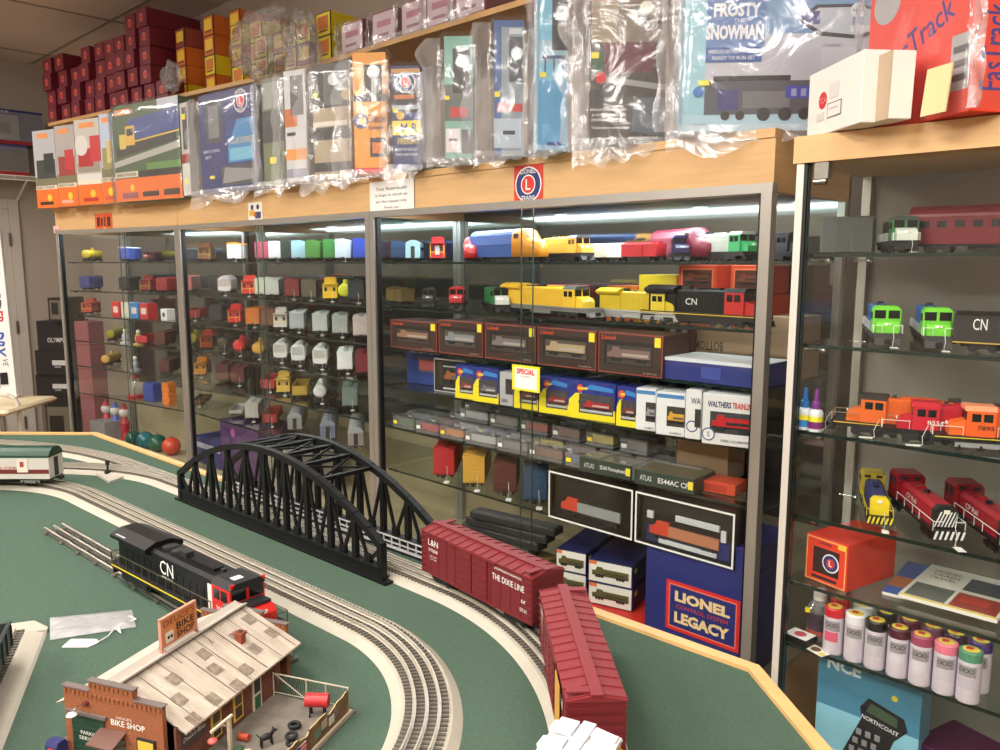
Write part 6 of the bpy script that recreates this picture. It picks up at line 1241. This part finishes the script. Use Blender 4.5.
# ================================================================ contents of the right cabinet
def two(f_, r_, z):     # nose and tail pixels of a vehicle's base on a shelf
    a = aZ(*f_, EYE + z); b = aZ(*r_, EYE + z); return a, b
def Dr(label, f_, ang, si, L, sc, tagged=True, **k):
    a = aZ(*f_, EYE + RS[si]); A = R(ang); c = (a.x - math.cos(A) * L * sc / 2, a.y - math.sin(A) * L * sc / 2, EYE + RS[si] + .0005)
    o = diesel(label, c, A, L=L, sc=sc, xc=L * .31, **k)
    if tagged: price(o, L / 2, 1)
    return o
LIME = (120, 214, 60)
def place_Y(px, Y, si): p = XZ(px, Y, RS[si]); p.z += .0005; return p
def Dy(label, px, Y, si, ang, L, sc, tagged=True, **k):
    p = place_Y(px, Y, si); A = R(ang); o = diesel(label, (p.x - math.cos(A) * L * sc / 2, p.y - math.sin(A) * L * sc / 2, p.z), A, L=L, sc=sc, xc=L * .31, **k)
    if tagged: price(o, L / 2, 1)
    return o
Dy('green and black diesel with white front on the top shelf of the right cabinet', 906, 1.57, 0, -62, .26, .72, hood=(36, 60, 40), cab=(50, 120, 60), nose=(214, 220, 210), roof=(60, 70, 66), rails=(230, 230, 230), wing=False)
passenger('toy_passenger_car', 'long dark red passenger car on the top shelf of the right cabinet', 'toy train car', place_Y(1026, 1.66, 0), R(4), (110, 28, 40), (120, 36, 46), L=.42, sc=.88)
for i, px in enumerate((832, 846, 862)):
    p = place_Y(px, 1.70, 0); w = MB(); w.bev(-.022, .022, -.03, .03, 0, .075, M((96, 100, 98), .6), .004); solo('grey_wrapped_box', w, 'grey wrapped box, %s from the left on the top shelf of the right cabinet' % ['first', 'second', 'third'][i], 'box', p, .3, 'grey wrapped boxes')
Dy('lime green diesel with blue tail, left one of the pair on the second shelf', 887, 1.56, 1, -66, .34, .80, hood=(30, 100, 170), cab=LIME, nose=LIME, roof=LIME, rails=(235, 235, 235), frame=(60, 60, 60), wing=False)
Dy('lime green diesel with blue tail, right one of the pair on the second shelf', 938, 1.56, 1, -68, .34, .80, hood=(30, 100, 170), cab=LIME, nose=LIME, roof=LIME, rails=(235, 235, 235), frame=(60, 60, 60), wing=False)
p = place_Y(1014, 1.60, 1); o = boxcar('toy_tender', 'black tender with a white logo at the right edge of the second shelf', 'toy train car', p, R(4), (34, 30, 28), L=.20, W=.062, H=.06, sc=.9, door=None, detail=False, ribs=False, letters=[('CN', -.055, .055, .024, .022)])
w = MB(); w.box(-.1, .1, -.0335, -.0325, .018, .0205, M((190, 160, 60), .5)); part('side_stripe', w, o)
BNO = (222, 100, 36)
Dy('dark roofed orange diesel with a yellow tag, left on the third shelf', 830, 1.56, 2, 194, .46, .84, hood=(206, 92, 36), cab=BNO, nose=(226, 106, 40), roof=(50, 42, 38), rails=(150, 130, 110), stripe=(220, 180, 60))
Dy('red diesel numbered 8551 in the middle of the third shelf', 878, 1.55, 2, 200, .46, .82, hood=(170, 26, 44), cab=(196, 24, 50), nose=(196, 24, 50), roof=(190, 30, 50), rails=(232, 232, 232), letters=[('8551', .12, .05, .03, .009, WHT)])
Dy('bright orange diesel numbered 7895 with yellow front, right on the third shelf', 926, 1.545, 2, 204, .46, .86, hood=(222, 92, 34), cab=(236, 96, 34), nose=(240, 110, 40), roof=(240, 150, 110), rails=(232, 220, 200), stripe=(226, 196, 50), trk=(150, 150, 152), letters=[('7895', .13, .05, .03, .009, (BLK))])
# shelf four
def switcher(label, px, Y, si, ang, sc, body, cab, nose, L=.26, striped=None, s_=None, yellow=None):
    p = place_Y(px, Y, si); A = R(ang); o = thing('toy_switcher', label, 'toy locomotive', (p.x - math.cos(A) * L * sc / 2, p.y - math.sin(A) * L * sc / 2, p.z), A, None, sc)
    b = M(body, .4); c = M(cab, .4); n_ = M(nose, .4); hl = L / 2
    t = MB(); t.box(-hl, hl, -.032, .032, .024, .030, BLK); part('frame', t, o)
    t = MB(); t.prism([(-.022, .03), (-.022, .068), (-.015, .076), (.015, .076), (.022, .068), (.022, .03)], -hl + .08, hl - .035, b); t.cyl((.02, 0, .076), (.02, 0, .082), .007, BLK, 12); t.box(-.03, -.01, -.01, .01, .076, .081, b); part('hood', t, o)
    t = MB(); t.prism([(-.0225, .03), (-.0225, .068), (-.015, .077), (.015, .077), (.0225, .068), (.0225, .03)], hl - .036, hl - .018, n_); t.box(hl - .018, hl - .0165, -.006, .006, .062, .070, M((240, 236, 220), .3))
    part('nose', t, o)
    t = MB(); t.prism([(-.031, .03), (-.031, .084), (-.024, .092), (.024, .092), (.031, .084), (.031, .03)], -hl + .02, -hl + .075, c); part('cab', t, o)
    t = MB()
    for s in (-1, 1):
        t.box(-hl + .0745, -hl + .0757, s * .015 - .008, s * .015 + .008, .078, .086, DK)
        for x in (-hl + .035, -hl + .058): t.box(x - .008, x + .008, s * .031 - .0006, s * .031 + .0006, .062, .080, DK)
    part('cab_windows', t, o)
    t = MB(); rm = M(yellow or (225, 225, 225), .4); t.box(hl - .004, hl, -.031, .031, .010, .032, M((30, 30, 32), .5))
    for k in range(6): t.add([(hl + .0004, -.030 + k * .0105, .012), (hl + .0004, -.025 + k * .0105, .012), (hl + .0004, -.020 + k * .0105, .030), (hl + .0004, -.025 + k * .0105, .030)], [(0, 1, 2, 3)], rm)
    part('pilot', t, o)
    t = MB()
    for s in (-1, 1): t.bar((-hl + .08, s * .031, .05), (hl - .002, s * .031, .05), .0014, .0014, rm); 
    for s in (-1, 1):
        for x in (-hl + .08, -.02, .03, .07, hl - .002): t.bar((x, s * .031, .030), (x, s * .031, .05), .0012, .0012, rm)
        t.bar((hl - .001, s * .010, .05), (hl - .001, s * .031, .05), .0014, .0014, rm)
    part('handrails', t, o)
    if striped:
        t = MB()
        for k in range(7):
            y0 = -.021 + k * .0068
            t.add([(hl - .0172, y0 - .003, .034), (hl - .0172, y0, .034), (hl - .0172, min(.022, y0 + .012), .066), (hl - .0172, min(.022, y0 + .009), .066)], [(0, 1, 2, 3)], WHT)
        part('nose_stripes', t, o, label='white diagonal nose stripes')
    if s_: 
        for sd in (-1, 1): text(s_, o, (-.005, sd * .0226, .055), .06, .012, WHT, 0 if sd < 0 else math.pi)
    truck(o, -hl + .055, .066); truck(o, hl - .055, .066); price(o, hl, 1); return o
switcher('blue and yellow toy switcher with striped front on the fourth shelf', 879, 1.545, 3, -66, .74, (40, 48, 104), (196, 170, 50), (232, 204, 40), L=.29, striped=None, yellow=(230, 206, 50))
switcher('red toy switcher with black and white striped nose, middle of the fourth shelf', 948, 1.535, 3, -54, .86, (166, 24, 40), (150, 22, 36), (30, 30, 32), L=.30, striped=1, s_='CP Rail')
switcher('second red toy switcher at the right edge of the fourth shelf', 1016, 1.535, 3, -54, .86, (150, 22, 36), (140, 22, 36), (30, 30, 32), L=.30, striped=1, s_='CP Rail')
# shelf three left: glue bottles
def glue(label, px, Y, c1, c2):
    o = thing('glue_bottle', label, 'glue bottle', place_Y(px, Y, 2), 0, 'small glue bottles')
    w = MB(); w.lathe([(0, 0), (.013, 0), (.0135, .003), (.0135, .036), (.012, .041), (.0085, .044), (0, .044)], M((226, 228, 232), .4), 16); part('bottle', w, o)
    w = MB(); w.lathe([(.0137, .006), (.0137, .030)], M(c2, .4), 16); w.lathe([(.0139, .020), (.0139, .030)], M((240, 226, 60), .4), 16); part('label_band', w, o)
    w = MB(); w.lathe([(0, .058), (.0085, .044), (.0085, .056), (.005, .060), (.0035, .082), (0, .084)], M(c1, .4), 14); part('cap', w, o)
glue('small white glue bottle with a blue tip on the third shelf of the right cabinet', 804, 1.535, (40, 110, 190), (60, 140, 200)); glue('small white glue bottle with a purple tip beside the blue tipped one', 815, 1.53, (120, 50, 130), (120, 40, 110))
# shelf five: orange box, magazines
p = aZ(845, 580, EYE + RS[4]); 
corner = pxl(845.5, RS[4], (0, 1.535), X1)
o = thing('train_box', 'orange red window box with a round emblem at the left on the fifth shelf', 'boxed locomotive', (corner.x, corner.y, corner.z + .0006), R(-14))
t = MB(); t.bev(-.095, 0, 0, .16, 0, .095, M((214, 52, 34), .45), .0015); part('carton', t, o)
part('front_print', decomesh(.095, .095, [('r', .03, .03, .97, .97, (240, 190, 110)), ('r', .05, .05, .95, .95, (220, 60, 38)), ('r', .2, .22, .82, .78, (44, 22, 24)), ('c', .62, .5, .20, (226, 226, 230)), ('c', .62, .5, .17, (40, 50, 110)), ('c', .62, .5, .10, (200, 50, 50)), ('t', 'L', .62, .5, None, .12, (240, 240, 240)), ('r', .18, .10, .78, .16, (40, 30, 40)), ('r', .78, .86, .97, .96, (240, 190, 60)), ('t', 'LIONEL', .5, .89, .3, .06, (60, 30, 60))]), o, (-.0475, -.0002, 0))
def mag(label, pts, z0, th, col, deco):
    P = [aZ(*q, EYE + RS[4] + z0) for q in pts]; c = sum(P, Vector()) / 4; e = (P[1] - P[0] + P[2] - P[3]) / 2; f = (P[3] - P[0] + P[2] - P[1]) / 2
    rz = math.atan2(e.y, e.x); w_ = e.length; h_ = f.length
    o = thing('magazine', label, 'magazine', (c.x, c.y, EYE + RS[4] + z0), rz)
    t = MB(); t.box(-w_ / 2, w_ / 2, -h_ / 2, h_ / 2, 0, th - .0008, M((226, 224, 216), .6)); t.box(-w_ / 2 - .0005, w_ / 2 + .0005, -h_ / 2 - .0005, h_ / 2 + .0005, th - .0008, th, M(col, .3)); part('pages', t, o)
    t = MB(); k = 0
    for d in deco:
        k += 1
        if d[0] == 'r': t.box(-w_ / 2 + d[1] * w_, -w_ / 2 + d[3] * w_, -h_ / 2 + d[2] * h_, -h_ / 2 + d[4] * h_, th, th + .0002 + .0001 * k, M(d[5], .35))
        else:
            me = tmesh(d[1], d[4] * w_, d[5] * h_, M(d[6], .5)); t.add([(-w_ / 2 + d[2] * w_ + v.co.x, -h_ / 2 + d[3] * h_ + v.co.z, th + .0004 + .0001 * k) for v in me.vertices], [tuple(q.vertices) for q in me.polygons], M(d[6], .5))
    part('cover', t, o)
mag('blue covered magazine under the white one on the fifth shelf', [(878, 592), (972, 617), (1020, 588), (912, 566)], .0006, .007, (50, 90, 160), [('r', .0, .2, .3, .5, (170, 100, 60)), ('r', .3, .7, .95, .9, (30, 50, 100))])
mag('white magazine with four train photographs on top of the blue one', [(892, 594), (984, 621), (1036, 592), (938, 570)], .0085, .007, (226, 222, 210), [('r', .04, .05, .46, .42, (100, 104, 100)), ('r', .5, .05, .97, .42, (150, 60, 50)), ('r', .55, .2, .85, .35, (190, 60, 50)), ('r', .5, .5, .97, .85, (70, 80, 90)), ('t', 'MODEL', .25, .84, .3, .06, (110, 96, 84)), ('t', 'TRAIN', .25, .74, .3, .06, (110, 96, 84)), ('t', 'TRAVEL', .25, .64, .3, .06, (110, 96, 84)), ('r', 0, .0, 1, .03, (220, 200, 90))])
# shelf six: spray cans
CANB = M((214, 204, 216), .3, .2)
def can(label, px, Y, cap, lab=(210, 200, 210), txt=None):
    o = thing('spray_can', label, 'spray paint can', place_Y(px, Y, 5), random.uniform(-.3, .6) * .3, 'small spray paint cans')
    r = .0192; w = MB(); w.lathe([(0, 0), (r - .001, 0), (r, .002), (r, .074), (r - .001, .077), (0, .077)], CANB, 24); part('can', w, o)
    w = MB(); w.lathe([(0, .095), (r * .93, .095), (r * 1.0, .093), (r * 1.0, .077), (r * .9, .077)], M(cap, .3), 24); part('cap', w, o)
    w = MB(); w.cyl((0, 0, .0951), (0, 0, .0955), r * .72, M((226, 206, 90), .4), 16); w.box(-.008, .003, -.004, .008, .0955, .0958, M((200, 60, 60), .4)); part('cap_sticker', w, o)
    t = MB(); n = 8
    for j, (a0, a1, z0, z1, c_) in enumerate(((-130, -40, .050, .070, (150, 146, 150)), (-130, -50, .028, .048, lab))):
        vs_ = []
        for i in range(n + 1): a = R(a0 + (a1 - a0) * i / n); vs_ += [(math.cos(a) * (r + .0004), math.sin(a) * (r + .0004), z0), (math.cos(a) * (r + .0004), math.sin(a) * (r + .0004), z1)]
        t.add(vs_, [(2 * i, 2 * i + 2, 2 * i + 3, 2 * i + 1) for i in range(n)], M(c_, .35))
    part('can_label', t, o)
    for k in (-1, 0, 1):
        a = R(-88 + k * 24); rg = MB(); torus(rg, (0, 0, 0), .0036, .0005, BLK, 12, 4); q_ = part('warning_mark', rg, o, (math.cos(a) * (r + .0008), math.sin(a) * (r + .0008), .062), (math.pi / 2, 0, a + math.pi / 2))
random.seed(5)
for px, Y, cp, nm, lb in ((832.5, 1.545, (196, 34, 44), 'red capped', (214, 90, 120)), (853.5, 1.543, (226, 226, 228), 'white capped', (206, 196, 206)), (874, 1.541, (28, 26, 26), 'black capped', (196, 190, 196)), (896.5, 1.539, (74, 26, 44), 'dark plum capped', (210, 204, 214)), (919, 1.537, (156, 70, 96), 'mauve capped', (210, 204, 214)), (943, 1.535, (226, 118, 142), 'pink capped', (200, 190, 200)), (967, 1.533, (80, 140, 112), 'green capped', (190, 180, 196))):
    can('%s spray can in the front row on the sixth shelf' % nm, px, Y, cp, lb)
for px, Y, cp, nm in ((838, 1.597, (190, 36, 40), 'red'), (861, 1.595, (206, 214, 206), 'pale green'), (884, 1.593, (30, 30, 34), 'black'), (907, 1.591, (96, 30, 56), 'wine'), (930, 1.589, (106, 66, 86), 'brown purple'), (952, 1.587, (70, 50, 60), 'dark'), (977, 1.585, (70, 50, 110), 'violet')):
    can('%s capped spray can in the back row on the sixth shelf' % nm, px, Y, cp)
o = thing('solvent_bottle', 'clear bottle with a dark label and white cap left of the spray cans', 'bottle', place_Y(818, 1.585, 5))
w = MB(); w.lathe([(0, 0), (.022, 0), (.0235, .003), (.0235, .066), (.014, .082), (.011, .084)], CLEAR, 20); part('bottle', w, o)
w = MB(); w.lathe([(.0238, .012), (.0238, .058)], M((60, 44, 60), .4), 20); w.lathe([(.024, .012), (.024, .022)], M((170, 70, 60), .4), 20); w.box(-.020, -.010, -.0245, -.022, .058, .068, YEL); part('label_band', w, o)
w = MB(); w.lathe([(.011, .082), (.013, .084), (.013, .102), (.011, .104), (0, .104)], WHT, 16); part('cap', w, o)
p = place_Y(800, 1.54, 5); o = thing('small_black_box', 'small black box with a picture card on top beside the shelf edge', 'box', p, R(-8)); w = MB(); w.bev(-.026, .026, -.02, .02, 0, .016, BLK, .001); part('box', w, o); w = MB(); w.box(-.024, .024, -.019, .019, .016, .0168, M((232, 228, 224), .5)); w.cyl((0, 0, .0168), (0, 0, .0172), .012, M((190, 80, 90), .5), 16); part('picture_card', w, o)
p = place_Y(817, 1.527, 5); o = thing('picture_card', 'small picture card with a brown coin shape lying left of the cans', 'card', p, R(-20)); w = MB(); w.box(-.024, .024, -.014, .014, 0, .0012, M((232, 228, 220), .5)); part('card', w, o); w = MB(); w.cyl((-.003, 0, .0012), (-.003, 0, .0016), .010, M((110, 80, 50), .5), 16); w.box(.012, .023, -.012, .0, .0012, .0015, M((220, 200, 80), .5)); part('printing', w, o)
# floor of the right cabinet
c, w_, a, b = fit(812, 912, .0, -1.10, (0, 1.60), X1)
h_ = .30; pz = EYE - 1.0995
o = carton('command_station_box', 'light blue box picturing a handheld controller, at the cabinet bottom', 'boxed train controller', (c.x, c.y, pz), .0, w_ * 1.0, .07, h_, (116, 164, 190),
    [('r', 0, .55, 1, 1, (78, 138, 168)), ('r', 0, .30, 1, .60, (140, 200, 222)), ('r', 0, 0, 1, .30, (196, 220, 230)), ('t', 'NCE', .26, .92, .34, .09, (214, 232, 240), 0, .04), ('p', [(.44, .68), (.52, .76), (.86, .70), (.90, .62), (.78, .52), (.60, .12), (.22, .18), (.46, .60)], (40, 40, 44)), ('p', [(.50, .66), (.55, .73), (.80, .685), (.80, .62)], (70, 90, 70)), ('t', 'NORTHCOAST', .64, .60, .36, .03, (226, 226, 226), -.18), ('c', .76, .82, .02, (226, 210, 60))] +
    [('r', .30 + .09 * i + .03 * j, .20 + .07 * j, .35 + .09 * i + .03 * j, .24 + .07 * j, (150, 150, 156)) for j in range(5) for i in range(3)])
c2, w2_, a2, b2 = fit(905, 985, -.3, -1.10, (0, 1.63), X1)
carton('purple_box', 'dark purple box with gold script in the bottom right corner of the picture', 'box', (c2.x, c2.y, pz), -.3, w2_, .14, .16, (78, 28, 62), [('t', 'Liquitex', .4, .8, .5, .12, (200, 170, 60))], topc=(84, 32, 66))

# ================================================================ far left corner of the shop
def aX(x, y, X): r = ray(x, y); r = r * (X / r.x); return Vector((r.x, r.y, r.z + EYE))
XS_ = XL + .34
z0 = EYE + .62
o = thing('wire_shelf', 'white wire shelf on the left wall carrying blue and red blister boxes', 'shelf', (XL, .7, z0), 0)
w = MB()
for i in range(16): w.cyl((.0 + i * .022, 0, 0), (.0 + i * .022, 1.3, 0), .003, WHT, 5)
part('wire_deck', w, o)
w = MB()
for z in (0, -.03): w.cyl((.345, 0, z), (.345, 1.3, z), .004, WHT, 6)
for i in range(9): w.cyl((.345, .02 + i * .155, 0), (.345, .02 + i * .155, -.03), .0025, WHT, 5)
part('front_lip', w, o)
for y in (.1, 1.2): w = MB(); w.bar((.0, y, -.16), (.32, y, -.004), .008, .012, WHT); part('bracket', w, o)
for i, (ya, yb_, zb, h, lb) in enumerate(((1.0, 1.90, .004, .215, 'lower blister box with red band and black vehicle shape at the upper left'), (.95, 2.02, .222, .24, 'upper blister box with dark blue band above the wire shelf'))):
    o = thing('blister_box', lb, 'boxed toy', (XS_, yb_, z0 + zb), math.pi / 2)     # local -x runs to smaller y
    L_ = yb_ - ya; t = MB(); t.bev(-L_, 0, 0.0, .2, 0, h, M((40, 46, 90) if i else (60, 56, 56), .4), .002); part('carton', t, o)
    dc = [('r', 0, .0, 1, .10, (160, 40, 52)), ('r', 0, .86, 1, 1, (44, 50, 100)), ('r', .0, .12, .85, .84, (150, 146, 140)), ('r', .0, .3, .8, .6, (96, 94, 92)), ('t', 'READY POWERED TOUR CAR', .5, .93, .6, .06, (200, 200, 214))] if i else [('r', 0, 0, 1, .14, (170, 40, 46)), ('r', .0, .14, .95, .82, (40, 38, 38)), ('p', [(.1, .2), (.3, .42), (.7, .46), (.9, .3), (.95, .3), (.72, .52), (.28, .48), (.05, .22)], (210, 210, 206)), ('r', 0, .84, 1, 1, (60, 60, 110)), ('r', .1, .60, .5, .64, (190, 190, 186))]
    part('front_print', decomesh(L_, h, dc), o, (-L_ / 2, -.0004, 0))
    t = MB(); t.box(-L_, 0, -.02, -.0190, .02, h - .02, CLEAR); part('blister', t, o)
# black boxes stacked between wall and cabinet
p0 = Vector((-5.62, 1.86, 0)); zc = 0
for k, (h, w_, nm, dx) in enumerate(((.62, .26, 'tall dark patterned box at the bottom of the stack left of the cabinets', 0), (.16, .30, 'black box, second up in the stack left of the cabinets', -.02), (.17, .30, 'black box, third up in the stack left of the cabinets', .01), (.20, .24, 'black box with white lettering near the top of the left stack', .0), (.16, .12, 'tan and black figure box on top of the stack left of the cabinets', .05))):
    c = (-5.98 + dx + (.05 if k == 4 else 0), 1.78, zc); carton('dark_box', nm, 'box', c, R(40), w_, .22, h, (34, 32, 34), [('r', .1, .1, .9, .9, (110, 104, 90)), ('r', .2, .3, .6, .8, (40, 36, 34))] if k in (0, 4) else ([('t', 'OLYMPUS', .6, .35, .6, .16, (214, 214, 216))] if k == 3 else [('r', .4, .4, .75, .6, (206, 206, 208)), ('r', .45, .3, .6, .36, (150, 150, 152))])); zc += h + .0006
# beige side table with banner and chair
q1 = aZ(42, 403, EYE - .80); tx, ty = q1.x - .30, q1.y - .28
o = thing('side_table', 'cream folding table beyond the far left end of the layout', 'table', (tx, ty, 0), R(44)); CRM = M((224, 206, 170), .5)
zt = EYE - .80; w = MB(); w.bev(-.36, .36, -.25, .25, zt - .03, zt, CRM, .012); part('table_top', w, o)
for x in (-.3, .3):
    for y in (-.2, .2): w = MB(); w.cyl((x, y, 0), (x, y, zt - .03), .014, STEEL, 10); part('leg', w, o)
bq = aZ(17, 398, zt + .001)
o = thing('banner_box', 'tall leaning white banner with black and red lettering at the far left', 'banner', (bq.x - .06, bq.y - .04, zt + .001), R(44)); 
BT = M((232, 230, 228), .5); t = MB(); t.box(-.07, .07, -.012, .012, 0, .98, BT); part('panel', t, o)
t = MB(); k = decomesh(.14, .98, [('r', 0, .44, 1, .445, (180, 180, 180)), ('t', 'BLIZZARD', .5, .74, .42, .70 / .98 * .45, (30, 30, 34), 0)])
text('BLIZZACD', o, (.012, -.0125, .72), .40, .05, M((30, 30, 34), .5), rot=(0, math.pi / 2, 0), bold=.02); text('FR', o, (.012, -.0125, .475), .075, .055, M((200, 40, 44), .5), rot=(0, math.pi / 2, 0), bold=.03)
text('DRX', o, (-.005, -.0125, .32), .16, .075, M((40, 84, 170), .5), rot=(0, math.pi / 2, 0), shear=.3, bold=.03); text('VE', o, (.025, -.0125, .205), .045, .03, BLK, rot=(0, math.pi / 2, 0), shear=.3)
w = MB(); w.bev(-.015, .03, -.02, -.012, .08, .15, BLK, .003); w.bev(-.05, -.02, -.02, -.012, .06, .10, M((60, 120, 200), .5), .003); part('picture', w, o)
o.rotation_euler = (R(-4), R(-3.5), R(44))
cq = aZ(8, 432, EYE - .95); o = thing('tube_chair', 'chair frame of bent white tube at the far left edge', 'chair', (cq.x - .02, cq.y - .02, 0), R(44)); w = MB(); TB = M((206, 200, 186), .35)
zt2 = EYE - .74
pts = [(.10, 0, EYE - 1.1), (.10, 0, zt2 - .06), (.085, 0, zt2 - .02), (.05, 0, zt2), (-.30, 0, zt2), (-.34, 0, zt2 - .02), (-.36, 0, zt2 - .06), (-.36, 0, EYE - 1.1)]
w.tube(pts, .012, TB, 8); part('back_tube', w, o)
w = MB(); w.bev(-.36, .10, -.36, .0, EYE - 1.13, EYE - 1.09, M((60, 56, 54), .7), .01); part('seat', w, o)
for x in (.09, -.35):
    for y in (-.34, -.01): w = MB(); w.cyl((x, y, 0), (x, y, EYE - 1.13), .011, TB, 8); part('leg', w, o)
# ================================================================ lights

for i, (x, y, p) in enumerate(TROFFERS):
    area('ceiling_lamp', (x, y, CEIL - .08), (0, 0, 0), 1.15, .3, p)
wd = bpy.data.worlds.new('world'); S.world = wd; wd.use_nodes = True
wd.node_tree.nodes['Background'].inputs[0].default_value = (1, .95, .9, 1); wd.node_tree.nodes['Background'].inputs[1].default_value = .3
vs = S.view_settings; vs.view_transform = 'Standard'; vs.look = 'None'; vs.gamma = 1; vs.exposure = EXPO; vs.use_curve_mapping = False
S.cycles.transparent_max_bounces = 32; S.cycles.max_bounces = 8; S.cycles.caustics_reflective = False; S.cycles.caustics_refractive = False
S.cycles.sample_clamp_indirect = 4
